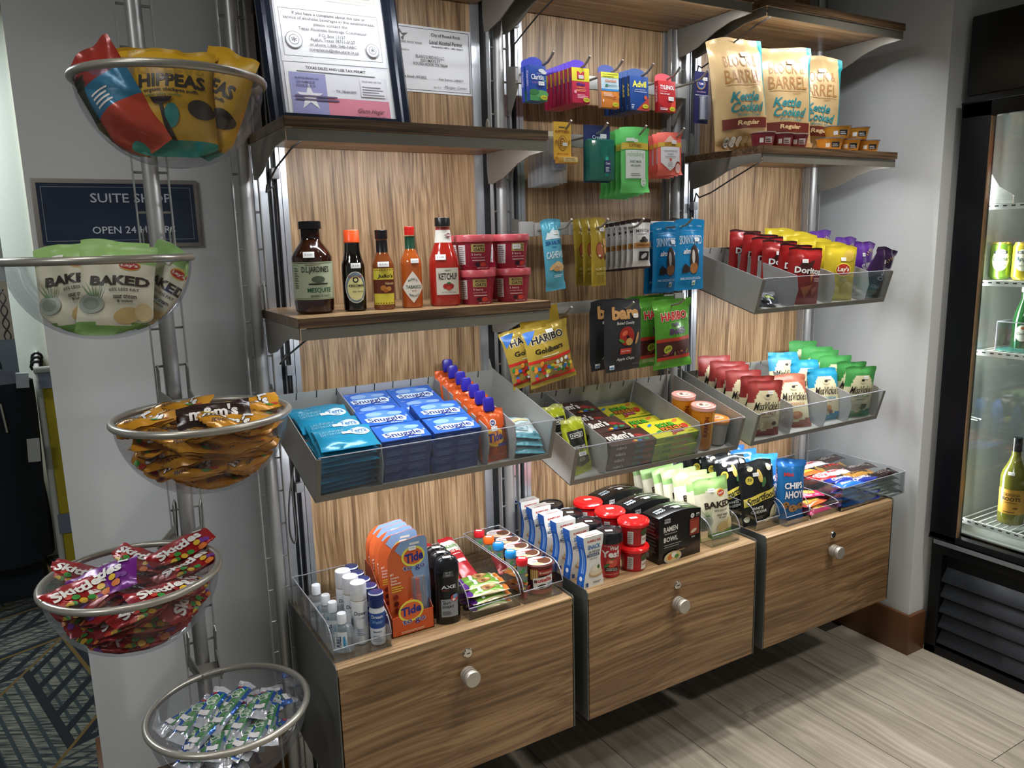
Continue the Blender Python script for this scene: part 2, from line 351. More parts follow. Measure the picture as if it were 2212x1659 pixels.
def carpet_mat():
    m = bpy.data.materials.new('carpet'); m.use_nodes = True; nt = m.node_tree; N = nt.nodes; L = nt.links; b = N['Principled BSDF']; b.inputs['Roughness'].default_value = 1
    tc = N.new('ShaderNodeTexCoord'); S = N.new('ShaderNodeSeparateXYZ'); mpn = N.new('ShaderNodeMapping'); mpn.inputs['Rotation'].default_value = (0, 0, .5); L.new(tc.outputs['Object'], mpn.inputs[0]); L.new(mpn.outputs[0], S.inputs[0])
    def mt(op, a, b_=None, c=None):
        n = N.new('ShaderNodeMath'); n.operation = op
        for i, v in enumerate((a, b_, c)):
            if v is None: continue
            if isinstance(v, (int, float)): n.inputs[i].default_value = v
            else: L.new(v, n.inputs[i])
        return n.outputs[0]
    X, Y = S.outputs[0], S.outputs[1]
    tri = mt('ABSOLUTE', mt('SUBTRACT', mt('FRACT', mt('MULTIPLY', X, 1.25)), .5))          # zigzag columns
    zig = mt('MULTIPLY_ADD', tri, .9, Y)
    band = mt('GREATER_THAN', mt('FRACT', mt('MULTIPLY', zig, 3.6)), .84)                        # dark chevron borders
    bars = mt('MULTIPLY', mt('GREATER_THAN', mt('FRACT', mt('MULTIPLY', X, 13)), .66), mt('GREATER_THAN', mt('FRACT', mt('MULTIPLY', zig, 1.8)), .42))
    thin = mt('GREATER_THAN', mt('FRACT', mt('MULTIPLY', zig, 16)), .72)
    gold = mt('GREATER_THAN', mt('FRACT', mt('MULTIPLY_ADD', zig, 1.8, .06)), .962)
    gl2 = mt('GREATER_THAN', mt('ABSOLUTE', mt('SUBTRACT', tri, .25)), .243)
    nz = N.new('ShaderNodeTexNoise'); nz.inputs['Scale'].default_value = 40; mp2 = N.new('ShaderNodeMapping'); mp2.inputs['Scale'].default_value = (.25, 2.4, 1); L.new(mpn.outputs[0], mp2.inputs[0]); L.new(mp2.outputs[0], nz.inputs['Vector'])
    r = N.new('ShaderNodeValToRGB'); e = r.color_ramp.elements; e[0].position = .38; e[0].color = (*lin('#20292b'), 1); e[1].position = .62; e[1].color = (*lin('#6f6f63'), 1); L.new(nz.outputs['Fac'], r.inputs[0])
    def mix(f, a, col):
        q = N.new('ShaderNodeMix'); q.data_type = 'RGBA'; L.new(f, q.inputs[0]); L.new(a, q.inputs[6]); q.inputs[7].default_value = (*lin(col), 1); return q.outputs[2]
    c = mix(thin, r.outputs[0], '#263134'); c = mix(bars, c, '#0b131a'); c = mix(band, c, '#0d161d'); c = mix(mt('MAXIMUM', gold, gl2), c, '#5c4a22')
    L.new(c, b.inputs['Base Color']); return m
struct(G().box((-4.2, .30, -.06), (3.6, 5.2, 0), carpet_mat()).box((-4.2, -3.6, -.06), (-.47, .30, 0), carpet_mat()), 'carpet')
# back wall behind the display, its free end at x = -0.447
wb = struct(G().box((FX0, WY, 0), (2.09, .43, 2.75), WALLP), 'wall_back')
struct(G().box((FX0 - .014, WY - .013, 0), (2.08, .445, .152), BASEB), 'baseboard_back', bevel=.003)
# projecting wall block right of the display
struct(G().box((2.092, -.36, 0), (3.2, .43, 2.75), WALLP), 'wall_right', bevel=.003)
struct(G().box((2.080, -.373, 0), (2.176, .21, .150), BASEB), 'baseboard_right', bevel=.003)
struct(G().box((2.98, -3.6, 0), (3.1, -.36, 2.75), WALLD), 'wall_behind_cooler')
cl = struct(G().box((-4.2, -3.6, 2.75), (3.6, 5.2, 2.85), CEIL), 'ceiling')
for i, (x, y, _, _) in enumerate(DL):
    o = empty('ceiling_downlight', (0, 0, 0)); tag(o, 'round recessed ceiling downlight %s' % ('over the right cabinet front', 'over the middle of the display', 'over the clear bowls', 'behind the viewer', 'over the cooler aisle')[i], 'ceiling light', 'recessed ceiling downlights')
    G().lathe([(.0, 2.700), (.075, 2.700), (.078, 2.7499), (.0, 2.7499)], LEDM, 24, (x, y)).obj('lens', o); G().lathe([(.078, 2.695), (.095, 2.695), (.095, 2.7499), (.078, 2.7499)], PL('#e8e8e6'), 24, (x, y)).obj('trim_ring', o)
# far room on the left
struct(G().box((-4.2, 4.4, 0), (3.6, 4.5, 2.75), mat('#a9aeaa', .9)), 'wall_far')
struct(G().box((-4.2, 2.9, 0), (-4.1, 4.4, 2.75), mat('#a9aeaa', .9)), 'wall_far_left')
g = G().box((-.600, 2.5, 0), (-.44, 2.62, 2.75), mat('#d3dacf', .6)); struct(g, 'trim_1', bevel=.004)
g = G().box((-.475, 2.485, 0), (-.44, 2.5, 2.75), mat('#c5bda6', .6)); struct(g, 'trim_2', bevel=.003)
# ================================================================== DISPLAY FIXTURE
UX = [-.022, .640, 1.255, 1.886]; PX = [0, .652, 1.299]
ords = ['left', 'middle', 'right']
# wood back panels in aluminium frames
for b_, px in enumerate(PX):
    root = G().box((0, 0, 0), (.500, .014, 2.55), WOODV).obj('back_panel', None, (px + .078, .006, .12))
    tag(root, ['left wood-grain back panel, behind the sauce bottles', 'middle wood-grain back panel, behind the hanging hooks', 'right wood-grain back panel, next to the white wall'][b_], 'wall panel', 'wood-grain back panels in aluminium frames')
    g = G().box((-.0770, -.010, 0), (-.0465, .014, 2.55), ALU).box((-.0225, -.010, 0), (-.0145, .014, 2.55), ALU).box((-.0130, -.010, 0), (0, .014, 2.55), ALU)
    g.box((-.0465, .004, 0), (-.0130, .016, 2.55), SLOT).box((-.036, -.004, 0), (-.033, .006, 2.55), ALU)
    g.obj('left_frame', root)
    G().box((.500, -.008, 0), (.524, .014, 2.55), ALU).box((.524, -.002, 0), (.528, .014, 2.55), SLOT).obj('right_frame', root)
    G().box((.528, .010, 0), (.574, .015, 2.55), mat('#4b4c4d', .4, .4)).obj('channel', root)
# ladder uprights
pin = G().cyl((-.030, 0, 0), (.030, 0, 0), .0027, STEEL, n=6).mesh('pin')
UL = ['steel upright left of the left panel', 'steel upright between left and middle panels', 'steel upright between middle and right panels', 'steel upright at the right end by the white wall']
def upright(x, y, label, r=.0145, off=.029):
    root = empty('ladder_upright', (x, y, 0)); tag(root, label, 'display upright', 'tall steel ladder uprights')
    G().cyl((0, 0, 0.02), (0, 0, 2.70), r, TUBE, n=20).obj('tube', root)
    for s in (-1, 1): G().box((s * off - .0013, -.008, .02), (s * off + .0013, .008, 2.70), TUBE).obj('side_rail', root)
    G().lathe([(.04, .0), (.04, .006), (.017, .010), (.017, .02)], GREY, 20).obj('foot', root)
    for k in range(31):
        p = bpy.data.objects.new('pin', pin); COL.objects.link(p); p.parent = root; p.location = (0, 0, .10 + k * .0825); p.scale = (off / .030, 1, 1)
    return root
for x, l in zip(UX, UL): upright(x, -.030, l)
upright(-.215, -.030, 'thicker steel pole carrying the five clear bowls', .0165, .034)
# shelves
def bracket(g, x0, x1, z):
    pts = [(-.326, -.021), (-.326, -.044), (-.255, -.047), (-.20, -.060), (-.13, -.088), (-.070, -.100), (-.050, -.098), (-.044, -.06), (-.044, .055), (-.052, .066), (-.060, .055), (-.062, -.021)]
    g.prism([(a, z + b) for a, b in pts], x0, x1, 0, GREY)
def shelf(x0, z, label, led=5.0, wd=.599):
    root = empty('shelf', (x0, 0, z)); tag(root, label, 'shelf', 'wooden shelves on grey brackets')
    G().box((0, -.331, -.020), (wd, -.004, 0), WOODT).obj('shelf_board', root, bevel=.001)
    g = G(); g.box((.0005, -.3335, -.020), (wd - .0005, -.3305, -.0003), EDGE).obj('front_edge', root)
    g = G(); g.box((-.0012, -.331, -.020), (0.0004, -.004, -.0003), EDGE).obj('side_edge', root); g = G(); g.box((wd - .0004, -.331, -.020), (wd + .0012, -.004, -.0003), EDGE).obj('side_edge', root)
    for a in (-.0005, wd - .0025): g = G(); bracket(g, a, a + .003, 0); g.obj('bracket', root, bevel=.0007)
    G().box((.004, -.3300, -.045), (wd - .004, -.3270, -.0225), GREY).obj('front_rail', root)
    G().box((.02, -.320, -.030), (wd - .02, -.308, -.022), GREY).obj('light_housing', root)
    G().box((.025, -.3195, -.032), (wd - .025, -.3085, -.0300), LEDM).obj('led_strip', root)
    pts = [(.05, -.30, -.034), (.03, -.27, -.05), (.012, -.20, -.085), (.008, -.13, -.115), (.02, -.07, -.125), (.045, -.03, -.11), (.055, -.010, -.14), (.055, -.008, -.20)]
    P2 = []
    for i in range(len(pts) - 1):
        for t in (0, .5): P2.append(Vector(pts[i]).lerp(Vector(pts[i + 1]), t))
    G().tube(P2 + [pts[-1]], .0022, mat('#2c2826', .5), 6).obj('power_cord', root)
    strip_light(x0, -.314, z - .034, radians(30), led * .62)
    return root
ZA, ZB, ZC, ZD = 1.752, 1.365, 1.748, 2.124
shelf(-.007, ZA, 'upper left wooden shelf holding the dark framed permit notices', 4.2)
shelf(-.007, ZB, 'middle left wooden shelf holding the sauce bottles and oat cups', 3.2)
shelf(1.296, ZC, 'right wooden shelf holding the big tan chip bags', 4)
shelf(1.296, ZD, 'top right wooden shelf above the big tan chip bags', 3.7)
shelf(.645, ZD, 'top middle wooden shelf above the boxed medicine hooks', 3.4)
shelf(-.007, ZD, 'top left wooden shelf above the paper permit, nearly out of view', 2.4)
# cord clips on the aluminium frame
for i, (x, z, wh) in enumerate(((.048, 1.672, 'under the upper left shelf'), (.048, 1.215, 'under the sauce bottle shelf'), (.700, 2.068, 'at the top of the middle panel'), (.048, .922, 'under the left tray'), (1.345, 1.60, 'under the right shelf'))):
    tag(G().box((x - .009, -.026, z - .012), (x + .009, -.0095, z + .012), PL('#8f9195')).obj('cord_clip', bevel=.001), 'small grey cord clip ' + wh, 'cord clip', 'grey cord clips on the frames')
    
# drooping cords
def cord(label, pts, r=.0022, m=None):
    V = [Vector(p) for p in pts]; out = []
    for i in range(len(V) - 1):
        p0 = V[max(0, i - 1)]; p1 = V[i]; p2 = V[i + 1]; p3 = V[min(len(V) - 1, i + 2)]
        for k in range(5):
            t = k / 5; out.append(.5 * ((2 * p1) + (p2 - p0) * t + (2 * p0 - 5 * p1 + 4 * p2 - p3) * t * t + (3 * p1 - p0 - 3 * p2 + p3) * t ** 3))
    return tag(G().tube(out + [V[-1]], r, m or mat('#3a3836', .5), 6).obj('power_cord'), label, 'cord')
cord('black looped cable hanging left of the left tray', [(.030, -.05, .99), (.020, -.07, .97), (.006, -.075, .90), (.004, -.072, .83), (.014, -.068, .80), (.022, -.06, .83), (.022, -.05, .92), (.030, -.045, .98)])
for i, (x, z0, z1) in enumerate(((.045, 1.37, 1.66), (.045, 1.00, 1.20), (1.344, 1.42, 1.59))):
    tag(G().tube([(x, -.006, z0), (x, -.006, z1)], .0018, SLOT, 6).obj('power_cord'), ('thin black cable running down the frame under the upper left shelf', 'thin black cable running down the frame under the bottle shelf', 'thin black cable running down the frame under the right shelf')[i], 'cord')
# hanging bars and hooks
for z, lab in ((1.922, 'topmost'), (1.768, 'second from the top'), (1.536, 'third from the top'), (1.318, 'lowest')):
    root = G().box((.690, -.090, z - .017), (1.210, -.080, z + .017), TRAYM).obj('hanging_bar', bevel=.0015)
    tag(root, 'grey metal hanging bar on the middle panel, ' + lab, 'hanging bar', 'grey metal bars carrying hooks')
    for x0, x1, s in ((.660, .700, 1), (1.200, 1.238, -1)):
        G().box((x0, -.095, z - .020), (x1, -.079, z + .020), PL('#a9a9a6')).obj('bar_cap', root, bevel=.003)
        xx = x0 + .006 if s > 0 else x1 - .006
        G().prism([(-.085, z + .022), (-.040, z + .030), (-.030, z - .02), (-.030, z - .075), (-.042, z - .092), (-.085, z - .025)], xx - .0015, xx + .0015, 0, GREY).obj('end_bracket', root)
def hook_proto():
    root = G().tube([(0, -.088, 0), (0, -.20, .002), (0, -.224, .006), (0, -.238, .014), (0, -.250, .024)], .0031, mat('#8f8a82', .35, .5), 10).obj('display_hook')
    G().box((-.011, -.0935, -.014), (.011, -.0895, .016), PL('#a5a3a0')).obj('hook_clip', root, bevel=.001)
    return root
HR = [(1.922, [(.666, 'carrying the blue allergy tablets'), (.773, 'carrying the row of pink medicine boxes'), (.874, 'carrying the orange daytime cold medicine box'), (.974, 'carrying the dark blue pain reliever boxes'), (1.066, 'carrying the red pain reliever box'), (1.165, 'carrying the navy antacid blister card')]),
      (1.768, [(.715, 'carrying the yellow lip balm card'), (.826, 'carrying the green mouthwash travel kit'), (.952, 'carrying the green sheet masks'), (1.083, 'carrying the coral pink sheet masks')]),
      (1.532, [(.713, 'carrying the light blue cashew pouch'), (.827, 'carrying the golden almond pouches'), (.945, 'carrying the white and brown espresso bean bags'), (1.118, 'carrying the bright blue almond pouches')]),
      (1.314, [(.710, 'carrying the gold gummy candy bags'), (.912, 'carrying the black apple chip bags'), (1.095, 'carrying the green gummy candy bags')])]
for z, row in HR:
    for x, l in row: put('hook', hook_proto, 'grey metal peg hook ' + l, 'hook', 'grey peg hooks on the hanging bars', (x, 0, z))
# ================================================================== TRAYS
TH = math.atan2(.0856, .306)
TRK = {1: (.0043, 1.075, .595), 2: (.6545, .9917, .597), 3: (1.304, .9923, .598), 4: (1.304, 1.383, .598)}
def tray_loc(k, x, s, h=0):
    x0, z, _ = TRK[k]; F_ = Vector((x0, -.3113, z - .099)); return F_ + Vector((x, 0, 0)) + Vector((0, cos(TH), sin(TH))) * s + Vector((0, -sin(TH), cos(TH))) * h
def tray(k, divs, label, led):
    wd = TRK[k][2]; root = empty('display_tray', tray_loc(k, 0, 0), (TH, 0, 0)); tag(root, label, 'display tray', 'tilted grey divider trays')
    H = .103; D = .318
    G().box((0, 0, -.0015), (wd, D, .0005), TRAYM).obj('tray_floor', root)
    g = G().box((0, D - .002, 0), (wd, D, H), TRAYM)
    for i in range(1, 12):
        x = wd * i / 12; g.box((x - .0012, D - .0026, H - .018), (x + .0012, D + .0005, H + .0002), SLOT)
    g.obj('back_plate', root)
    for a in (0, wd - .0018):
        G().prism([(0, -.0015), (D + .03, -.0015), (D + .045, .03), (D + .03, H + .02), (D + .01, H), (0, H)], a, a + .0018, 0, TRAYM).obj('side_plate', root)
    g = G().box((0, -.0022, -.0015), (wd, 0, .0125), GREY).box((0, -.0022, .0125), (.011, 0, H - .001), GREY).box((wd - .011, -.0022, .0125), (wd, 0, H - .001), GREY); g.obj('front_frame', root)
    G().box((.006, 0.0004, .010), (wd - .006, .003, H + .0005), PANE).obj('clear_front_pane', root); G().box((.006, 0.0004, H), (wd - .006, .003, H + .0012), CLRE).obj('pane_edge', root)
    for x in divs:
        g = G().prism([(.004, .002), (D - .004, .002), (D - .004, H - .004), (.022, H - .004), (.004, .06)], x, x + .0022, 0, FROST); g.obj('divider', root)
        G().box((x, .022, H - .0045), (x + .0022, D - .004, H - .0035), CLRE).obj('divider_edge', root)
    G().box((.03, .030, -.012), (wd - .03, .044, -.0015), GREY).obj('light_housing', root)
    G().box((.035, .032, -.0135), (wd - .035, .042, -.012), LEDM).obj('led_strip', root)
    p = tray_loc(k, 0, .037, -.016); strip_light(TRK[k][0], p.y, p.z, radians(25), led * .72)
tray(1, [.150, .4135, .488], 'left tilted tray holding blue sachets and dryer sheet boxes', 2.8)
tray(2, [.1115, .4395], 'middle tilted tray holding boxed candy and noodle cups', 2.6)
tray(3, [.172, .330, .448], 'right lower tilted tray holding red, blue and green chip bags', 3)
tray(4, [.168, .336, .50], 'right upper tilted tray holding red, yellow and purple chip bags', 3.6)
# ================================================================== CABINETS
CX = [0, .651, 1.2993]; ZT, ZBt = .628, .273; CD = .389
def knob():
    g = G(); g.lathe([(.0, 0), (.011, 0), (.011, .008), (.019, .008), (.0195, .012), (.019, .016), (.0165, .0165), (.0165, .019), (.0195, .0195), (.0195, .025), (.0165, .0255), (.0165, .028), (.0195, .0285), (.0195, .037), (.018, .039), (.0, .0395)], KNOB, 28)
    return g
for i, x in enumerate(CX):
    root = empty('wall_cabinet', (x, 0, ZBt)); H = ZT - ZBt
    tag(root, ['left wood-grain cabinet under the lotion and candy bins', 'middle wood-grain cabinet under the ramen and soup cups', 'right wood-grain cabinet under the candy bar bins'][i], 'cabinet', 'wall-hung wood-grain cabinets')
    for a in (0, .6075): G().prism([(-CD, 0), (-.012, 0), (-.012, H + .006), (-CD + .006, H + .006), (-CD, H)], a, a + .0025, 0, mat('#5e5f5b', .42, .45, .06)).obj('side_panel', root)
    G().box((.0028, -CD + .004, H - .018), (.6072, -.004, H), WOODT if i == 0 else WOODT).obj('top_board', root, bevel=.0008)
    G().box((.0028, -CD + .022, .002), (.6072, -.012, .012), DKG).obj('bottom_board', root)
    dr = G().box((.0055, -CD, .001), (.6045, -CD + .018, H - .0185), WOODH).obj('drawer', root, bevel=.0008)
    G().box((.0035, -CD + .001, H - .0180), (.6065, -CD + .005, H - .0005), WOODT).obj('front_lip', root)
    kx = .303 if i == 0 else .2965
    kb = knob().obj('knob', dr, (kx, -CD, .2525), (pi / 2, 0, 0)); kb.location = (kx, -CD, .2525)
    lk = G().lathe([(.0, 0), (.0115, 0), (.0115, .003), (.0095, .005), (.0095, .0055), (.0, .0055)], CHROME, 24).box((-.0045, -.0009, .005), (.0045, .0009, .0062), SLOT).obj('lock', dr, (kx + .006, -CD, .3005), (pi / 2, 0, 0))
# ================================================================== BOWLS
def bowl_proto():
    r = .158; g = G(); pr = []
    for i in range(15):
        a = pi / 2 * i / 14; pr.append((max(1e-4, r * sin(a) ** .90), -.147 * cos(a) ** 1.06))
    pr += [(r + .004, .001)]
    g.lathe(pr, BOWLM, 48); root = g.obj('clear_bowl')
    G().tube([((r + .001) * cos(2 * pi * i / 56), (r + .001) * sin(2 * pi * i / 56), .002) for i in range(56)], .0072, RIM, 10, True).obj('rim', root)
    return root
BW = [(-.196, -.300, 1.800, 'right'), (-.338, -.218, 1.490, 'left'), (-.199, -.307, 1.189, 'right'), (-.350, -.261, .882, 'left'), (-.203, -.292, .561, 'right')]
BL = ['topmost clear bowl holding yellow puff bags, hung on the pole', 'second clear bowl from the top, holding green and cream chip bags', 'middle clear bowl holding a pile of yellow candy packs', 'fourth clear bowl from the top, holding red candy packs', 'lowest clear bowl holding blue and silver snack bars']
for i, (x, y, z, s) in enumerate(BW):
    tl = [(-.03, .012), (-.03, -.02), (.0, -.012), (.0, -.04), (.0, -.04)][i]
    o = put('bowl', bowl_proto, BL[i], 'bowl', 'clear bowls hung on the pole', (x, y, z), (tl[0], -tl[1], 0))
    # hanger arm from the rim back to the pole
    d = Vector((-.215 - x, -.045 - y, 0)); L_ = d.length; d.normalize(); n = Vector((-d.y, d.x, 0)); ar = G()
    for sg in (-1, 1):
        p0 = d * .150 + n * .020 * sg; p1 = d * (L_ - .004) + n * .030 * sg; u = n * .0016
        vs = [p0 - u + Vector((0, 0, -.016)), p0 + u + Vector((0, 0, -.016)), p1 + u + Vector((0, 0, -.022)), p1 - u + Vector((0, 0, -.022)), p0 - u + Vector((0, 0, .006)), p0 + u + Vector((0, 0, .006)), p1 + u + Vector((0, 0, .014)), p1 - u + Vector((0, 0, .014))]
        ar.add(vs, [(0, 1, 2, 3), (4, 7, 6, 5), (0, 4, 5, 1), (1, 5, 6, 2), (2, 6, 7, 3), (3, 7, 4, 0)], GREY)
        ar.tube([p1 + Vector((0, 0, .0)), p1 + Vector((0, 0, .06)) - d * .004, p1 + Vector((0, 0, .070)) + d * .004, p1 + Vector((0, 0, .060)) + d * .010, p1 + Vector((0, 0, -.02)) + d * .010], .0022, STEEL, 6)
    q = [d * .150 + n * .024, d * .150 - n * .024, d * (L_ - .03) - n * .03, d * (L_ - .03) + n * .03]
    ar.add([v + Vector((0, 0, -.006)) for v in q] + [v + Vector((0, 0, -.003)) for v in q], [(3, 2, 1, 0), (4, 5, 6, 7), (0, 1, 5, 4), (1, 2, 6, 5), (2, 3, 7, 6), (3, 0, 4, 7)], GREY)
    ar.obj('hanger_arm', o); o.children[-1].rotation_euler = (-tl[0], tl[1], 0)
# ================================================================== COOLER
def cooler():
    X = 2.18; Y0, Y1 = -.377, -1.15; root = empty('drinks_cooler', (X, (Y0 + Y1) / 2, 0)); tag(root, 'tall black glass-door drinks cooler at the right edge of the view', 'cooler')
    def ob(g, n, **k):
        o = g.obj(n, root, **k); o.location = (-X, -(Y0 + Y1) / 2, 0); return o
    W_ = mat('#a4a8a4', .4); WS = mat('#eef0ec', .4); XB = 2.78
    ob(G().box((X, Y1, .40), (XB, Y1 + .05, 2.165), BLK).box((X, Y0 - .03, .40), (XB, Y0, 2.165), BLK).box((XB, Y1, .0), (XB + .03, Y0, 2.165), BLK).box((X, Y1, 2.13), (XB, Y0, 2.165), BLK).box((X + .03, Y1, .02), (XB, Y0, .40), BLK), 'cabinet_shell')
    ob(G().box((X + .05, Y0 - .034, .46), (XB - .02, Y0 - .030, 1.90), W_).box((XB - .024, Y1 + .05, .46), (XB - .02, Y0 - .03, 1.90), W_).box((X + .05, Y1 + .05, .455), (XB - .02, Y0 - .03, .46), W_).box((X + .05, Y1 + .05, 1.90), (XB - .02, Y0 - .03, 1.905), W_), 'inner_lining')
    # header
    ob(G().box((X - .012, Y1, 1.925), (X, Y0, 2.165), mat('#151517', .35)), 'header_panel', bevel=.006)
    ob(G().box((X - .003, Y1, 1.905), (X, Y0, 1.925), SLOT), 'header_gap')
    # door
    d = ob(G().box((X - .035, Y0 - .098, .445), (X - .004, Y0 - .004, 1.900), mat('#090b0f', .4, 0, .05, 0, 60., .2)).box((X - .035, Y1, .445), (X - .004, Y1 + .07, 1.9), BLK).box((X - .035, Y1, 1.852), (X - .004, Y0 - .004, 1.90), BLK).box((X - .035, Y1, .445), (X - .004, Y0 - .004, .468), BLK), 'door', bevel=.003)
    G().box((X - .028, Y1 + .07, .465), (X - .024, Y0 - .098, 1.854), GLASS).obj('glass_pane', d)
    G().box((X - .036, Y0 - .101, .468), (X - .020, Y0 - .0975, 1.852), mat('#8a6c4c', .35, .4)).obj('bronze_trim', d)
    ob(G().box((X - .037, Y1, .426), (X - .030, Y0 - .022, .440), mat('#9fa3a8', .3, .7)), 'silver_strip')
    ob(G().box((X - .012, Y1, .385), (X, Y0 - .002, .424), BLK), 'lower_rail', bevel=.003)
    ob(G().box((X - .006, Y0 - .040, .0), (X + .03, Y0, .385), BLK).box((X - .006, Y1, .0), (X + .03, Y0, .030), BLK), 'grille_frame', bevel=.002)
    for k, z in enumerate((.315, .257, .199, .141, .080)):
        ob(G().prism([(X + .028, z - .012), (X - .004, z - .034), (X - .004, z - .029), (X + .028, z + .012)], Y1, Y0 - .042, 1, mat('#23262b', .4, .2)), 'grille_slat')
    ob(G().box((X + .055, Y0 - .052, .50), (X + .075, Y0 - .034, 1.84), mat('#ffffff', .5, 0, 0, 0, 60., .5, 9.)), 'light_tube')
    for z in (1.582, 1.334, 1.100, .500):
        g = G().box((X + .075, Y1 + .055, z - .014), (X + .081, Y0 - .036, z + .004), WS)
        for k in range(26):
            y = Y0 - .05 - k * .026
            if y < Y1 + .06: break
            g.cyl((X + .08, y, z), (XB - .03, y, z), .0020, WS, n=6); g.box((X + .0745, y - .008, z - .005), (X + .0752, y + .004, z - .001), DKG)
        ob(g, 'wire_shelf')
    g = G().box((X + .085, Y0 - .038, .50), (X + .103, Y0 - .034, 1.86), WS)
    for k in range(64): g.box((X + .091, Y0 - .0386, .52 + k * .021), (X + .097, Y0 - .0379, .528 + k * .021), DKG)
    ob(g, 'shelf_track')
    ob(G().tube([(X + .09, Y0 - .038, .86), (X + .09, Y0 - .07, .858), (X + .10, Y0 - .075, .862), (X + .10, Y0 - .038, .866)], .0022, W_, 6), 'shelf_clip')
    area('cooler_lamp', (X + .10, Y0 - .07, 1.2), (0, radians(-90), radians(-60)), 1.3, .03, 5, (1, 1, .95))
cooler()
# ================================================================== PAPERS AND SIGN
def sheet(name, w_, h_, items, c='#f3f4f6', th=.0006):
    root = G().box((-w_ / 2, -th, 0), (w_ / 2, 0, h_), P(c)).obj(name)
    lay(G(), items, plane((0, -th, 0))).obj('printed_label', root); return root
def border(x0, y0, x1, y1, t, c): return [('r', x0, y0, x1, y0 + t, c), ('r', x0, y1 - t, x1, y1, c), ('r', x0, y0, x0 + t, y1, c), ('r', x1 - t, y0, x1, y1, c)]
K_ = '#26262a'
it = border(-.108, .005, .108, .152, .0012, K_) + [
    ('t', 'City of Round Rock', .042, .138, .082, .010, K_), ('t', 'Local Alcohol Permit', .042, .122, .092, .010, K_), ('t', 'Permit # RQ-108716   AMS: 7004429', .046, .111, .088, .005, '#444448'),
    ('t', 'ROUND ROCK TEXAS', -.058, .116, .066, .005, K_), ('t', 'Issued to:', -.070, .098, .020, .005, '#555'), ('t', 'BLANCO RIO KG LLC', -.004, .085, .078, .008, '#3a3a3e', {'b': .3}), ('t', '2201 MAYS ST', -.004, .076, .055, .007, '#3a3a3e', {'b': .3}),
    ('t', 'ROUND ROCK, TX 78664', -.004, .067, .094, .008, '#3a3a3e', {'b': .3}), ('t', 'Date Issued : 8/5/2022', -.052, .036, .070, .006, K_), ('t', 'Date Expires : 2/4/2023', .052, .034, .070, .006, K_),
    ('t', 'Signed by', .012, .014, .02, .004, '#555'), ('t', 'Morgan Gaines', .064, .016, .062, .009, '#222', {'b': 0, 'sh': .4}), ('r', .03, .0105, .100, .0108, K_), ('r', -.034, .031, -.014, .0313, K_), ('r', .066, .029, .10, .0293, K_),
    ('p', [(-.093, .112), (-.089, .125), (-.098, .133), (-.088, .133), (-.085, .146), (-.079, .135), (-.062, .137), (-.074, .128), (-.076, .118), (-.083, .125)], '#4a4a52'), ('p', [(-.088, .128), (-.084, .136), (-.080, .131), (-.076, .129), (-.081, .126), (-.083, .121)], '#f3f4f6')]
o = sheet('permit_notice', .226, .157, it); o.location = (.466, .0048, 1.880); tag(o, 'white city alcohol permit taped flat on the left wood panel', 'paper notice')
# dark frame leaning on the upper left shelf with three sheets
fr = empty('document_frame', (.154, -.205, ZA), (radians(-12), 0, 0)); tag(fr, 'navy framed board with permit papers leaning on the upper left shelf', 'picture frame')
NV = mat('#1c2433', .25, .2); g = G()
for x0, x1 in ((-.155, -.121), (.121, .155)):
    g.prism([(x0, 0), (x0, -.008), (x0 + .008, -.018), (x0 + .017, -.014), (x0 + .026, -.018), (x1, -.008), (x1, 0)], 0, .36, 2, NV)
g.box((-.15, -.014, 0), (.15, 0, .022), NV).box((-.15, -.014, .343), (.15, 0, .36), NV); g.obj('frame_moulding', fr)
G().box((-.124, -.003, .01), (.124, 0, .35), P('#e6e8ee')).obj('backing_board', fr)
def page(nm, x, y, w_, h_, items, c, rz):
    o = sheet(nm, w_, h_, items, c); o.parent = fr; o.location = (x, -.0035, y); o.rotation_euler = (0, rz, 0); return o
page('paper_sheet', 0, .272, .222, .078, border(-.105, .006, .105, .074, .0008, '#b9b49c') + [('t', 'BLANCO RIO KG LLC', -.056, .058, .034, .004, '#666'), ('t', '2201 N MAYS ST', -.058, .052, .03, .004, '#666'), ('t', 'ROUND ROCK TX 78664', -.052, .046, .044, .004, '#666'), ('t', 'A. Bentley Nettles', .074, .022, .044, .008, '#555', {'sh': .4, 'b': 0}), ('t', 'Executive Director', .08, .013, .03, .003, '#666')], '#f0ecd8', 0)
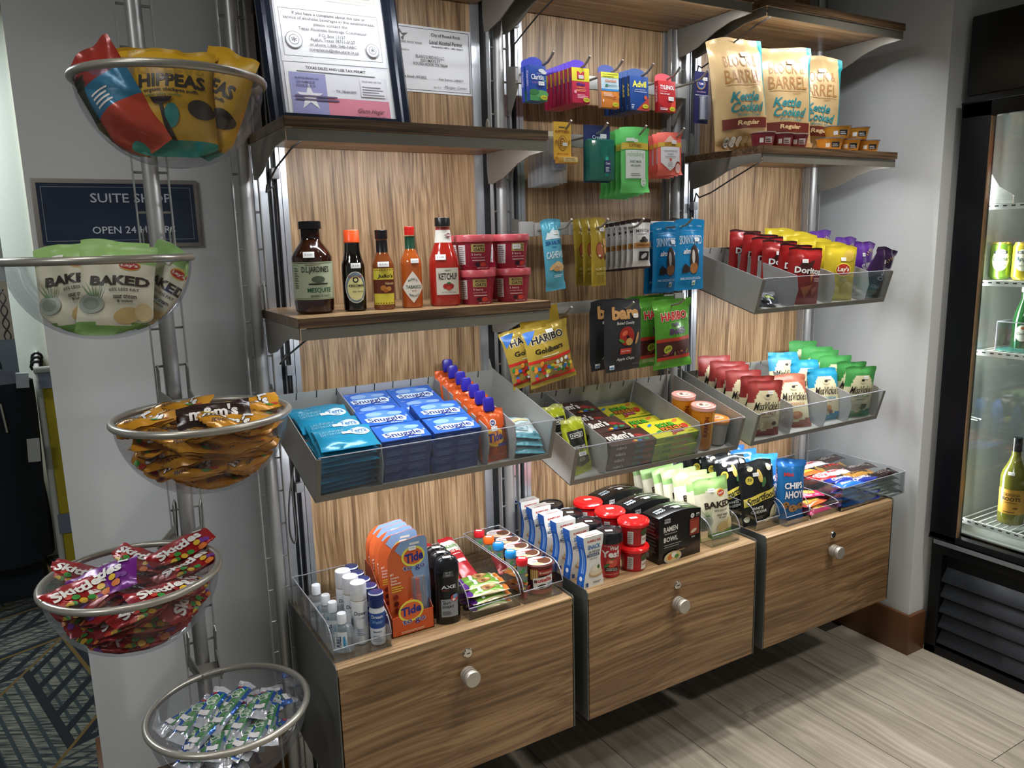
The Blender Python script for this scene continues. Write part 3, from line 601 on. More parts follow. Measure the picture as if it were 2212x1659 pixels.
page('paper_sheet', 0, .136, .230, .134, border(-.108, .012, .108, .112, .0008, '#555a62') + [
    ('t', 'If you have a complaint about the sale or', 0, .102, .160, .0085, '#33363c'), ('t', 'service of alcoholic beverages in this establishment,', 0, .092, .200, .0085, '#33363c'), ('t', 'please contact the', 0, .081, .074, .0085, '#33363c'), ('t', 'Texas Alcoholic Beverage Commission', .004, .070, .150, .0085, '#33363c'),
    ('t', 'P.O. Box 13127', 0, .059, .058, .0075, '#33363c'), ('t', 'Austin, Texas 78711-3127', 0, .049, .098, .0085, '#33363c'), ('t', 'or phone 1-888-THE-TABC', 0, .038, .102, .0075, '#33363c'), ('t', 'complaints@tabc.state.tx.us', 0, .027, .108, .0085, '#33363c'),
    ('e', -.084, .045, .018, .018, '#8a8d94'), ('e', -.084, .045, .0165, .0165, '#f1f2f6'), ('e', -.084, .045, .011, .011, '#8a8d94'), ('e', -.084, .045, .0095, .0095, '#f1f2f6'), ('t', '*', -.084, .045, .011, .011, '#6b6e75'),
    ('e', .086, .035, .015, .015, '#8a8d94'), ('e', .086, .035, .0135, .0135, '#f1f2f6'), ('e', .086, .035, .009, .009, '#8a8d94'), ('e', .086, .035, .0077, .0077, '#f1f2f6'), ('t', '*', .086, .035, .009, .009, '#6b6e75')], '#f1f2f6', radians(-1.0))
page('paper_sheet', .002, .014, .230, .118, [('t', 'TEXAS SALES AND USE TAX PERMIT', -.004, .110, .132, .006, '#26262a'), ('l', -.09, .100, .1, .105, 1, '#77777d'), ('r', -.107, .008, .107, .098, '#dfe0ee'), ('r', -.107, .008, -.030, .098, '#9f9fd6'), ('r', -.030, .008, .107, .048, '#e98aa0'), ('r', -.030, .048, .107, .098, '#e9e9f2'),
    ('p', [(-.068, .076), (-.075, .056), (-.096, .056), (-.079, .044), (-.086, .022), (-.068, .036), (-.050, .022), (-.057, .044), (-.040, .056), (-.061, .056)], '#f0f0f8'), ('t', 'BLANCO RIO KG, LLC', -.070, .086, .05, .005, '#4a4a66'), ('t', '2201 N MAYS ST', -.074, .078, .04, .005, '#4a4a66'), ('t', 'ROUND ROCK TX', -.074, .070, .04, .005, '#4a4a66'),
    ('t', 'TX  78664-0000', .012, .063, .045, .005, '#4a4a66'), ('l', -.1, .04, .02, .054, 2, '#6d5f86'), ('t', 'Glenn Hegar', .062, .022, .060, .014, '#3a2a3a', {'b': 0, 'sh': .4}), ('t', 'Comptroller of Public Accounts', .064, .012, .062, .0035, '#3a2a3a'), ('r', .045, .055, .1, .096, '#f0f0f6'), ('t', 'SALES AND USE TAX', .072, .088, .044, .004, '#55556a'), ('l', .048, .058, .098, .08, 4, '#8a8a9a')], '#f4f4f6', 0)
# wall sign
sg = empty('wall_sign', (-.262, WY, 1.592)); tag(sg, 'navy wall sign reading SUITE SHOP in a pale grey frame', 'sign')
g = G()
SW, SH = .350, .158
g.prism([(-SW / 2, -SH / 2), (SW / 2, -SH / 2), (SW / 2, SH / 2), (-SW / 2, SH / 2)], -.010, 0, 1, mat('#8d8680', .4, .3)); g.obj('sign_frame', sg, bevel=.003)
G().box((-SW / 2 + .010, -.0115, -SH / 2 + .010), (SW / 2 - .010, -.0100, SH / 2 - .010), P('#1d2b45')).obj('sign_plate', sg)
lay(G(), border(-SW / 2 + .018, -SH / 2 + .018, SW / 2 - .018, SH / 2 - .018, .001, '#9aa3b3') + [('t', 'SUITE SHOP', .026, .036, .172, .021, '#c9d0da', {'b': .6}), ('t', 'OPEN 24 HOURS', .026, -.037, .178, .0165, '#c9d0da', {'b': .6})], plane((0, -.0115, 0))).obj('sign_lettering', sg)
# ================================================================== BOTTLE SHELF
def bottle(name, prof, cap, m, capm, items, n=26, sq=None, a0=0., label=None, liquid=None):
    root = G().lathe(prof, m, n, sq=sq).obj(name); G().lathe(cap, capm, n).obj('cap', root)
    if label: z0, z1, ang, c, e = label; g = G(); rf = prof_r(prof); k = 18; vs = []
    if label:
        for j in range(7):
            z = z0 + (z1 - z0) * j / 6
            for i in range(k + 1):
                a = -ang + 2 * ang * i / k + a0; r = rf(z) + .0005; vs.append((r * sin(a) * (sq or (1, 1))[0], -r * cos(a) * (sq or (1, 1))[1], z))
        g.add(vs, [(j * (k + 1) + i, j * (k + 1) + i + 1, (j + 1) * (k + 1) + i + 1, (j + 1) * (k + 1) + i) for j in range(6) for i in range(k)], P(c)); g.obj('paper_label', root)
    if items: lay(G(), items, cylmap((0, 0), prof_r(prof), a0, sq or (1, 1)), L=.006, off=.0009).obj('printed_label', root)
    return root
def gl(c, r=.08): return mat(c, r, 0, .04, 0, 60., .6, 0., .6)
S = lambda l, c, g=None: dict(label=l, cat=c, group=g)
o = bottle('sauce_bottle', [(.033, 0), (.040, .006), (.0415, .02), (.0418, .118), (.038, .128), (.030, .140), (.022, .150), (.0195, .158), (.0195, .176)], [(.0215, .158), (.0195, .160), (.0195, .176), (.0235, .177), (.0235, .1915), (.022, .193), (.0, .193)], gl('#2c1209'), PL('#0c0c0e', .2),
    [('r', -.045, .106, .047, .1075, '#6d7a5a'), ('t', 'D.L.JARDINE\'S', .006, .092, .058, .016, '#16221a', {'b': 1.5}), ('t', 'Special Edition', 0, .1025, .03, .004, '#8a4a3a'), ('e', .010, .073, .014, .007, '#56614a'), ('r', -.01, .062, .03, .065, '#26301f'), ('t', 'MESQUITE', .012, .050, .050, .011, '#1f5a3a', {'b': 2}), ('t', 'BARBECUE SAUCE', .014, .0385, .042, .005, '#26301f'), ('r', -.045, .033, .047, .0342, '#6d7a5a'), ('l', -.043, .055, -.032, .10, 9, '#6d7a5a')] + STK(-.006, .124), label=(.031, .109, 1.35, '#b9c4a0', 0))
o.location = (.060, -.222, ZB); o.rotation_euler = (0, 0, -.28); tag(o, 'large dark barbecue sauce bottle with pale green label on shelf', 'bottle', 'sauce bottles on the middle left shelf')
o = bottle('sauce_bottle', [(.021, 0), (.0245, .004), (.0250, .09), (.0245, .10), (.0205, .112), (.0170, .128), (.0158, .150)], [(.0172, .147), (.0172, .151), (.0168, .152), (.0166, .172), (.0155, .1735), (0, .1735)], gl('#0b0806'), PL('#e4521f', .3),
    [('e', .004, .052, .0235, .034, '#e8e4d6'), ('e', .004, .052, .0215, .032, '#6f8795'), ('e', .004, .050, .0180, .026, '#efe79a'), ('t', 'ALL PURPOSE', .004, .077, .030, .006, '#b0332c', {'arc': -.004}), ('e', .004, .068, .006, .006, '#1b1b1b'), ('e', .004, .068, .0035, .0035, '#efe79a'), ('t', 'KIKKOMAN', .006, .0555, .032, .006, '#111', {'b': 2}), ('t', 'Soy Sauce', .008, .043, .022, .005, '#222'), ('t', 'NATURALLY BREWED', .004, .026, .030, .004, '#e8e4d6', {'arc': .003})] + STK(.006, .098, .9), a0=0)
G().cyl((0, 0, .127), (0, 0, .147), .0162, CLR, n=20).obj('glass_neck', o)
o.location = (.145, -.235, ZB); o.rotation_euler = (0, 0, -.35); tag(o, 'small black soy sauce bottle with orange cap', 'bottle', 'sauce bottles on the middle left shelf')
o = bottle('sauce_bottle', [(.021, 0), (.0235, .004), (.0238, .092), (.0232, .100), (.0180, .112), (.0130, .124, PL('#101010', .3)), (.0125, .150), (.0125, .160)], [(.0138, .153), (.0138, .171), (.0125, .1725), (0, .1725)], gl('#7a3f1c'), PL('#0e0e10', .3),
    [('r', -.024, .012, .026, .090, '#e8d63c'), ('r', -.024, .036, .026, .066, '#6d2a18'), ('t', "Julio's", .006, .073, .034, .010, '#141008', {'b': 2, 'sh': .25}), ('t', 'Habanero', .014, .058, .020, .006, '#e9c08a'), ('e', .0, .048, .006, .006, '#c8782c'), ('e', .011, .046, .006, .005, '#d48c38'), ('e', .005, .042, .005, .004, '#b8641f')] + [('r', -.022 + .005 * i, .0855, -.0195 + .005 * i, .088, '#7a4a1c') for i in range(9)] + [('r', -.022 + .005 * i, .014, -.0195 + .005 * i, .0165, '#7a4a1c') for i in range(9)] + STK(.002, .099, .9))
o.location = (.208, -.248, ZB); o.rotation_euler = (0, 0, -.40); tag(o, 'slim hot sauce bottle with yellow label and black cap', 'bottle', 'sauce bottles on the middle left shelf')
o = bottle('sauce_bottle', [(.021, 0), (.0235, .003), (.0238, .096), (.0225, .106), (.0165, .118), (.0115, .130, PL('#17402c', .35)), (.0113, .157), (.0125, .158)], [(.0112, .160), (.0112, .1775), (.0104, .1785), (0, .1785)], gl('#a8501c', .1), PL('#c4231c', .3),
    [('p', [(.004, .012), (.031, .046), (.004, .082), (-.022, .046)], '#efe6d8'), ('t', 'TABASCO', .006, .047, .036, .0075, '#1d4a34', {'b': 1.5}), ('t', 'McILHENNY CO.', .004, .060, .020, .005, '#1d4a34', {'arc': .004}), ('t', 'BRAND', .006, .0385, .010, .003, '#b04040'), ('t', 'PEPPER SAUCE', .006, .031, .022, .005, '#1d4a34', {'arc': -.004})] + STK(.010, .104, .8))
o.location = (.273, -.252, ZB); o.rotation_euler = (0, 0, -.45); tag(o, 'orange pepper sauce bottle with diamond label and red cap', 'bottle', 'sauce bottles on the middle left shelf')
o = bottle('sauce_bottle', [(.030, 0), (.0345, .004), (.0355, .02), (.0350, .090), (.0330, .105), (.0260, .125), (.0195, .142, P('#e9e6dc')), (.0165, .170, P('#b8281f')), (.0150, .177)], [(.0175, .178), (.0175, .1955), (.0165, .197), (0, .197)], gl('#a3231a', .12), PL('#101012', .3),
    [('r', -.018, .026, .038, .086, '#d8d2c2'), ('t', 'FANCY', .010, .080, .014, .004, '#4a4038'), ('t', 'KETCHUP', .010, .067, .044, .015, '#1c1a18', {'b': 1.5}), ('e', .004, .045, .007, .006, '#b8281f'), ('e', .015, .045, .007, .006, '#a8201a'), ('e', .010, .041, .006, .005, '#c83a2a'), ('e', .010, .052, .005, .002, '#3a6a2c'), ('t', 'NET WT 14 OZ (396 g)', .010, .031, .032, .003, '#4a4038'), ('p', [(.000, .158), (.012, .163), (.024, .158), (.012, .153)], '#8a1a1a'), ('t', 'BRICKMAN', .010, .158, .022, .004, '#f0f0ea', {'b': 1.5})] + STK(-.006, .110, 1.), sq=(1.0, .72), a0=0)
o.location = (.350, -.262, ZB); o.rotation_euler = (0, 0, -.48); tag(o, 'red ketchup bottle with cream label and black cap', 'bottle', 'sauce bottles on the middle left shelf')
def oats():
    g = G().lathe([(.0345, 0), (.0355, .002), (.0425, .066), (.0425, .067)], P('#a81c35'), 30); root = g.obj('oat_cup')
    G().lathe([(.0435, .062), (.0455, .063), (.0458, .076), (.0440, .0785), (.0, .0785)], mat('#b04a52', .3, 0, .05), 30).obj('lid', root)
    rf = lambda z: .0345 + .008 * z / .066
    lay(G(), [('r', -.044, .012, -.022, .056, '#e8e2e2'), ('l', -.042, .014, -.024, .054, 9, '#8a8088'), ('r', -.008, .040, .024, .058, '#c2a862'), ('t', 'MODERN', .010, .0535, .024, .005, '#3a1518'), ('t', 'OATS', .010, .0455, .024, .007, '#3a1518', {'b': 1.5}), ('t', '5 berry', .004, .034, .022, .006, '#f2dede', {'b': .5}), ('t', 'premium oatmeal', .008, .0275, .030, .004, '#e0b4b8'), ('l', -.006, .020, .024, .025, 1, '#e0b4b8'), ('e', .006, .012, .006, .005, '#3a0d1a'), ('e', .018, .012, .007, .005, '#d83a2c'), ('t', 'NET WT 2.5 OZ', .018, .004, .026, .0025, '#f2dede')], cylmap((0, 0), rf), L=.006, off=.0006).obj('printed_label', root)
    return root
cups = [(.429, -.268, 0, -.5, 'bottom left of the front pair'), (.525, -.268, 0, -.5, 'bottom right of the front pair'), (.425, -.268, 1, -.45, 'top left of the front pair'), (.522, -.268, 1, -.25, 'top right of the front pair, price sticker showing'), (.455, -.165, 0, -.5, 'bottom left of the rear pair'), (.551, -.165, 0, -.5, 'bottom right of the rear pair'), (.455, -.165, 1, -.3, 'top left of the rear pair'), (.549, -.165, 1, -.3, 'top right of the rear pair')]
for i, (x, y, k, a, l) in enumerate(cups):
    o = put('oats', oats, 'red berry oatmeal cup, ' + l, 'cup', 'red oatmeal cups on the bottle shelf', (x, y, ZB + k * .0790), (0, 0, a))
    if i == 3: lay(G(), STK(.004, .050, .9), cylmap((0, 0), lambda z: .0345 + .008 * z / .066), L=.006, off=.0018).obj('price_sticker', o)
# ================================================================== HANGING MEDICINE BOXES
def medbox(w_, d_, h_, cols, tabc, items, side):
    def mk():
        cf, cs = cols; root = carton('medicine_box', w_, d_, h_, (cf, cs, cs), items, (), side); n = 14
        pts = [(-w_ * .47, h_ - .002), (w_ * .47, h_ - .002), (w_ * .47, h_ + .010)] + [(w_ * .47 * cos(pi * i / n), h_ + .010 + .012 * sin(pi * i / n)) for i in range(1, n)] + [(-w_ * .47, h_ + .010)]
        G().prism(pts, d_ - .0012, d_ - .0002, 1, P(tabc)).obj('hang_tab', root); return root
    return mk
LD = lambda x, y: [('e', x, y, .010, .0055, '#d6d020'), ('t', 'LIL DRUG', x, y, .013, .003, '#3a3a10')]
PAIN = {
 'allergy': (.049, .015, .082, ('#1c4fb4', '#2f4fd0'), '#3a48c8', [('r', -.0245, 0, .0245, .022, '#3f9a4c'), ('e', .008, .016, .02, .009, '#57ab58'), ('e', -.012, .020, .014, .007, '#2f7f3c'), ('e', .011, .070, .009, .004, '#eef4fa'), ('e', .017, .066, .008, .004, '#eef4fa'), ('t', 'Claritin', -.002, .0545, .036, .012, '#ffffff', {'b': 1.5}), ('t', '24 Hour', .017, .047, .010, .004, '#7ad06a'), ('t', 'Non-Drowsy', .006, .063, .018, .003, '#dde8ff'), ('t', 'Indoor & Outdoor Allergies', -.008, .041, .022, .003, '#e84a6a')] + LD(.014, .008) + STK(.008, .040, .75), [('t', 'Claritin', .008, .052, .035, .007, '#eef', {'a': -pi / 2})]),
 'pink': (.053, .013, .084, ('#dc2550', '#b81c4e'), '#5a3ad0', [('r', -.0265, .052, .0265, .084, '#f0e02c'), ('t', 'M', 0, .066, .022, .019, '#e0244c', {'b': 3}), ('t', 'Midol', 0, .045, .024, .008, '#3a2a9a', {'b': 2}), ('t', 'COMPLETE', 0, .037, .026, .0035, '#f4a04a'), ('l', -.016, .028, .016, .034, 2, '#f0b060'), ('l', -.012, .012, .02, .022, 3, '#f6c2cc'), ('e', -.018, .026, .004, .004, '#f2a2b2')] + LD(.015, .008) + STK(0, .062, .7), [('t', 'Midol', .0065, .050, .024, .006, '#3a2a8a', {'a': -pi / 2, 'b': 1.5})]),
 'day': (.056, .015, .086, ('#f08a2c', '#c9a890'), '#4a5aa0', [('r', -.028, .043, .028, .086, '#c2dce8'), ('r', -.028, .041, .028, .046, '#3a90d8'), ('r', -.028, .073, .028, .086, '#eaea3c'), ('t', 'Coupon Inside! Save $1.00', 0, .081, .048, .004, '#33331a'), ('l', -.024, .075, .02, .078, 1, '#55552a'), ('t', 'DayQuil', .002, .065, .034, .008, '#f07a2c', {'b': 1.5}), ('t', 'VapoCOOL', .006, .054, .032, .006, '#2a5a6a', {'b': 1}), ('e', -.012, .054, .004, .003, '#2a8a5a'), ('l', -.022, .028, .010, .038, 3, '#fbe3c6'), ('e', .012, .026, .006, .002, '#b8521c'), ('t', '1', -.024, .016, .003, .006, '#fff')] + LD(.014, .008), []),
 'adv': (.062, .013, .086, ('#16489a', '#18366c'), '#3c5a98', [('p', [(.031, 0), (.031, .034), (.018, .024), (0, .010), (-.012, 0)], '#c43a2c'), ('t', 'Advil', 0, .066, .046, .016, '#f4ea4a', {'b': 2.5}), ('t', 'Ibuprofen Tablets, 200 mg', .002, .052, .034, .003, '#e8eefc'), ('t', 'Pain Reliever/Fever Reducer', .004, .047, .042, .003, '#e8eefc'), ('e', .020, .033, .005, .005, '#e8502c'), ('l', -.028, .004, -.018, .016, 3, '#fff')] + LD(.018, .011), [('t', 'Advil', .0065, .052, .032, .007, '#e8de4a', {'a': -pi / 2, 'b': 2})]),
 'tyl': (.060, .016, .080, ('#cc1f24', '#b81c20'), '#f0505c', [('p', [(.006, 0), (.026, 0), (.030, .03), (.018, .03)], '#ef4a34'), ('p', [(-.030, 0), (-.030, .022), (-.01, .010), (.0, 0)], '#8f1418'), ('t', 'TYLENOL', 0, .063, .050, .011, '#ffffff', {'b': 2.2, 'sh': .12}), ('t', 'Acetaminophen', -.012, .0525, .024, .003, '#ffd8d8'), ('t', 'Extra Strength', -.008, .046, .032, .005, '#ffffff', {'b': 1, 'sh': .1}), ('l', -.026, .005, .004, .012, 2, '#ffd8d8')] + LD(.016, .008) + STK(.012, .034, .85), [('t', 'TYLENOL', .008, .046, .042, .007, '#ffd0d0', {'a': -pi / 2, 'b': 1.5})])}
def hang(key, x, ys, zt, labels, grp, cat='medicine box'):
    a = PAIN[key]; mk = medbox(*a)
    for i, (y, l) in enumerate(zip(ys, labels)): put('med_' + key, mk, l, cat, grp, (x, y, zt - a[2] - .012), (radians(-3), 0, 0))
od = ['front', 'second', 'third', 'fourth', 'fifth', 'sixth', 'seventh', 'eighth', 'ninth', 'tenth']
hang('allergy', .636, [-.228, -.206], 1.930, ['blue allergy tablet box hanging in front, clouds and green hill printed', 'blue allergy tablet box hanging just behind the front blue one'], 'blue allergy boxes on a hook')
hang('pink', .766, [-.222 + .019 * i for i in range(7)], 1.936, [od[i] + ' pink and yellow medicine box on its hook' for i in range(7)], 'pink medicine boxes on a hook')
hang('day', .856, [-.224], 1.932, ['orange and pale blue daytime cold medicine box on a hook'], None)
hang('adv', .955, [-.220 + .020 * i for i in range(6)], 1.932, [od[i] + ' navy pain reliever box with yellow lettering on its hook' for i in range(6)], 'navy pain reliever boxes on a hook')
hang('tyl', 1.052, [-.218], 1.928, ['single red pain reliever box with white lettering'], None)
# antacid blister card
def antacid():
    root = G().box((-.026, 0, 0), (.026, .0012, .137), P('#23235c')).obj('blister_card'); g = G().box((-.010, -.017, .008), (.020, 0, .072), BLIST); g.obj('blister', root, bevel=.003)
    G().cyl((-.002, -.008, .010), (-.002, -.008, .070), .0075, P('#c4c8dc'), n=14).cyl((.011, -.008, .010), (.011, -.008, .070), .0065, P('#2b2b7a'), n=14).obj('tablet_roll', root)
    lay(G(), [('e', -.002, .105, .017, .015, '#d98a3a'), ('e', -.002, .105, .0145, .0125, '#4a9ac8'), ('e', -.002, .105, .012, .010, '#2a2a80'), ('t', 'TUMS', -.002, .105, .018, .006, '#fff', {'b': 2}), ('t', 'Assorted Berries', -.002, .084, .034, .004, '#e8b0d8'), ('r', -.024, .074, .024, .0755, '#e8e8f4')] + STK(.012, .118, .75), plane((0, 0, 0))).obj('printed_label', root); return root
o = antacid(); o.location = (1.186, -.205, 1.815); tag(o, 'navy antacid blister card hanging beside the tan chip bags', 'blister card')
# lip balm cards
def balm():
    root = G().box((-.026, 0, .006), (.026, .0012, .096), P('#ecb52c')).obj('lip_balm_card')
    G().box((-.024, -.016, -.004), (.036, 0, .013), P('#d8a030')).obj('balm_tube', root, bevel=.003)
    lay(G(), [('t', "BURT'S BEES", 0, .073, .042, .007, '#a8521c', {'b': 1}), ('e', 0, .046, .013, .018, '#8a5a1c'), ('e', 0, .046, .0115, .0165, '#ecb52c'), ('e', -.001, .046, .009, .013, '#a06a24'), ('e', 0, .044, .006, .010, '#ecb52c'), ('l', -.006, .04, .006, .052, 3, '#6a3a14'), ('t', 'BEESWAX LIP BALM', 0, .020, .032, .004, '#b0501c'), ('e', -.019, .048, .004, .005, '#a8701c'), ('e', .019, .048, .004, .005, '#b8842c'), ('r', -.012, .081, .006, .0845, '#5a4a2c')] + STK(.006, .043, .65), plane((0, 0, 0))).obj('printed_label', root)
    lay(G(), [('r', -.008, 0, .034, .011, '#e9d68a'), ('t', "BURT'S BEES", .012, .0075, .026, .003, '#a8521c'), ('t', 'BEESWAX LIP BALM', .012, .003, .030, .0025, '#a8521c')], plane((0, -.016, 0))).obj('printed_label', root); return root
o = balm(); o.location = (.703, -.228, 1.695); tag(o, 'yellow lip balm card, hanging at the front', 'lip balm card')
def clearcard():
    root = G().box((-.036, 0, 0), (.036, .001, .125), BLIST).obj('blister_card'); G().box((-.012, -.014, .030), (.026, 0, .070), BLIST).obj('blister', root, bevel=.003)
    G().box((.002, -.006, .034), (.024, -.003, .062), P('#5a6488')).obj('paper_insert', root); G().box((-.034, -.0008, .112), (.034, -.0002, .124), P('#e8e4c8')).obj('cream_strip', root); return root
for i in range(5): put('clearcard', clearcard, ['clear blister pack just behind the yellow lip balm card', 'second clear blister pack behind the lip balm card', 'third clear blister pack behind the lip balm card', 'fourth clear blister pack behind the lip balm card', 'rearmost clear blister pack behind the lip balm card'][i], 'blister card', 'clear blister packs behind the lip balm card', (.700, -.198 + .018 * i, 1.648 - .002 * i))
# green mouthwash travel kit
root = G().box((-.042, 0, 0), (.042, .0015, .142), P('#1d2c66')).obj('travel_kit'); G().box((-.040, -.001, .003), (.040, .0016, .098), P('#1c6a52')).obj('backing_card', root)
G().box((-.040, -.024, .003), (.040, -.0002, .106), GREENL).obj('blister', root, bevel=.006)
G().lathe([(.010, .012), (.0125, .016), (.0125, .060), (.009, .068), (.006, .070)], mat('#1f9a84', .15), 20, (.014, -.013)).obj('mouthwash_bottle', root); G().lathe([(.008, .070), (.008, .090), (0, .090)], PL('#dfe4e6'), 18, (.014, -.013)).obj('cap', root)
lay(G(), [('r', .006, .022, .024, .054, '#3a3a7a'), ('t', 'Crest', .015, .046, .014, .006, '#e8f4f0'), ('l', .008, .026, .022, .038, 4, '#c8e0d8')], plane((0, -.0262, 0))).obj('printed_label', root)
lay(G(), [('t', 'Crest', 0, .113, .03, .009, '#d8e4f4', {'b': 1})] + STK(.020, .116, .9), plane((0, -.0003, 0))).obj('printed_label', root)
root.location = (.826, -.205, 1.650); tag(root, 'green mouthwash and toothbrush travel kit in a clear blister', 'travel kit')
# sheet masks
def mask(w_, h_, c, band, kind):
    def mk():
        root = pouch('sheet_mask', w_, h_, .006, lambda u, v: c, [('r', -w_ / 2 + .001, h_ * .665, w_ / 2 - .001, h_ * .765, band), ('t', "BURT'S BEES", 0, h_ * .715, w_ * .45, .008, '#a05a1c', {'b': 1})] + (
            [('r', -w_ * .36, h_ * .22, w_ * .36, h_ * .65, '#e6ece6'), ('t', 'refreshing', 0, h_ * .58, w_ * .60, .016, '#9ccf9a', {'b': 0}), ('t', 'SHEET MASK', 0, h_ * .475, w_ * .42, .006, '#5a6a5a'), ('t', 'with cucumber', 0, h_ * .42, w_ * .38, .006, '#6a7a6a', {'sh': .2}), ('t', 'V', 0, h_ * .36, .004, .004, '#8ac080'), ('l', -w_ * .18, h_ * .26, w_ * .2, h_ * .31, 2, '#8a968a'), ('r', -w_ * .34, h_ * .78, -w_ * .05, h_ * .83, '#e6ece6'), ('e', w_ * .27, h_ * .17, .009, .013, '#dff0dc'), ('e', w_ * .25, h_ * .18, .002, .0012, '#6fae66'), ('e', w_ * .31, h_ * .18, .002, .0012, '#6fae66'), ('e', w_ * .28, h_ * .125, .003, .0012, '#6fae66')] + STK(0, h_ * .79, .6) if kind else
            [('p', [(-w_ * .40, h_ * .30), (0, h_ * .10), (w_ * .40, h_ * .30), (w_ * .40, h_ * .55), (w_ * .40, h_ * .66), (-w_ * .40, h_ * .66)], '#f0eef0'), ('p', [(-w_ * .27, h_ * .77), (w_ * .27, h_ * .77), (0, h_ * .93)], '#f3c0ac'), ('t', 'rejuvenating', 0, h_ * .56, w_ * .56, .008, '#8a8a94', {'b': 0}), ('t', 'EYE MASK', 0, h_ * .49, w_ * .24, .004, '#8a8a94'), ('l', -w_ * .24, h_ * .42, w_ * .24, h_ * .46, 1, '#a0a0a8'), ('e', 0, h_ * .36, .004, .004, '#e0604c'), ('l', -w_ * .12, h_ * .20, w_ * .14, h_ * .30, 3, '#b0a0a4'), ('e', w_ * .31, h_ * .19, .0095, .015, '#8a2a20'), ('e', w_ * .31, h_ * .16, .009, .013, '#eec0b4')] + STK(w_ * .14, h_ * .77, .75)),
            nu=8, nv=10, st=.04, sb=.04, pinch=.0, fm=lambda c: mat(c, .4, 0, .08, .15, 50.)); return root
    return mk
for i in range(5): put('mask_g', mask(.096, .168, '#66c86a', '#e0bf3c', 1), ['front green cucumber sheet mask', 'second green sheet mask, just behind the front one', 'third green sheet mask from the front', 'fourth green sheet mask from the front', 'rearmost green sheet mask'][i], 'sheet mask', 'green sheet masks on a hook', (.938 - .002 * i, -.222 + .020 * i, 1.624 - .003 * i), (0, radians(-1 + i * .6), radians(3)))
for i in range(4): put('mask_p', mask(.084, .112, '#ee6f60', '#e8b83a', 0), ['front coral pink face mask packet', 'second coral pink mask packet from the front', 'third coral pink mask packet from the front', 'rearmost coral pink mask packet'][i], 'sheet mask', 'coral pink mask packets on a hook', (1.060 - .001 * i, -.220 + .016 * i, 1.672 - .002 * i), (0, radians(-1), 0))
# snack pouches on the third bar
def pch(key, label, cat, grp, loc, rot, *a, **k): return put(key, lambda: pouch(*a, **k), label, cat, grp, loc, rot)
pch('cashew', 'light blue sea salted cashew pouch, leftmost on its bar', 'snack pouch', None, (.703, -.190, 1.378), (0, radians(-5), radians(4)), 'snack_pouch', .062, .182, .020, lambda u, v: '#58b4d0' if v < .955 else '#4a9ab8',
    [('p', [(-.024, .132), (-.016, .150), (-.006, .142), (0, .158), (.006, .142), (.016, .150), (.024, .132)], '#dcecf0'), ('t', 'SEA SALTED', 0, .123, .050, .010, '#16509a', {'b': 2}), ('t', 'BBQ', 0, .111, .012, .005, '#16509a'), ('t', 'CASHEWS', 0, .092, .050, .018, '#e8f4f4', {'b': .5}), ('e', -.008, .062, .014, .006, '#d8b078', .5), ('e', .010, .066, .012, .007, '#e0bc84', -.4), ('e', .004, .055, .012, .006, '#c89a60'), ('e', .018, .056, .010, .006, '#d8b078', .8), ('l', -.008, .034, .024, .042, 2, '#cfe6ea')] + STK(.008, .148, .8), crumple=.0016, seed=4)
for i in range(3): pch('almond', 'gold almond pouch, ' + ['front', 'middle', 'rear'][i] + ' of three on its hook', 'snack pouch', 'gold almond pouches on a hook', (.838 + .0 * i, -.195 + .036 * i, 1.383), (0, radians(-1 - i), radians(5)), 'snack_pouch', .054, .178, .018, lambda u, v: '#b09428' if v < .90 else '#c4a83c',
    [('t', 'SAHALE', .002, .143, .030, .006, '#e8dca0', {'b': .5}), ('e', -.003, .093, .012, .022, '#8a3c22', .12), ('e', -.004, .094, .009, .017, '#b0603a', .12), ('e', -.006, .080, .003, .003, '#f0e0c0'), ('e', .004, .105, .002, .002, '#f0e0c0'), ('e', .016, .115, .007, .010, '#d8a860'), ('e', .018, .095, .006, .010, '#d09850'), ('e', .018, .076, .007, .006, '#5a2c1c'), ('t', 'ALMONDS', .004, .045, .042, .007, '#e2d48c', {'b': .3}), ('l', -.014, .03, .018, .037, 2, '#c8b864')] + STK(.008, .148, .8), crumple=.0014, seed=9)
for i in range(6): pch('espresso', ['front', 'second', 'third', 'fourth', 'fifth', 'rearmost'][i] + ' white and brown espresso bean bag on its hook', 'snack pouch', 'espresso bean bags on a hook', (.975 - .003 * i, -.205 + .021 * i, 1.424 - .002 * i), (0, 0, radians(6 - 2 * (i % 2))), 'snack_pouch', .068, .134, .016, lambda u, v: '#3a2a26' if v > .92 or v < .03 else '#dcd8d6',
    [('t', 'MARICH', 0, .102, .050, .009, '#2a2424', {'b': .4}), ('l', -.022, .092, .022, .096, 1, '#6a6060'), ('e', 0, .080, .010, .006, '#2a1c18'), ('e', .008, .075, .010, .005, '#33221c'), ('e', -.008, .074, .008, .004, '#241812'), ('r', -.031, .056, .031, .070, '#b07838'), ('t', 'ESPRESSO BEANS', 0, .063, .050, .005, '#4a2c14'), ('r', -.014, .022, .020, .046, '#2c2a2c'), ('e', .002, .034, .010, .006, '#c8ccc8', .6)], crumple=.0012, seed=12)
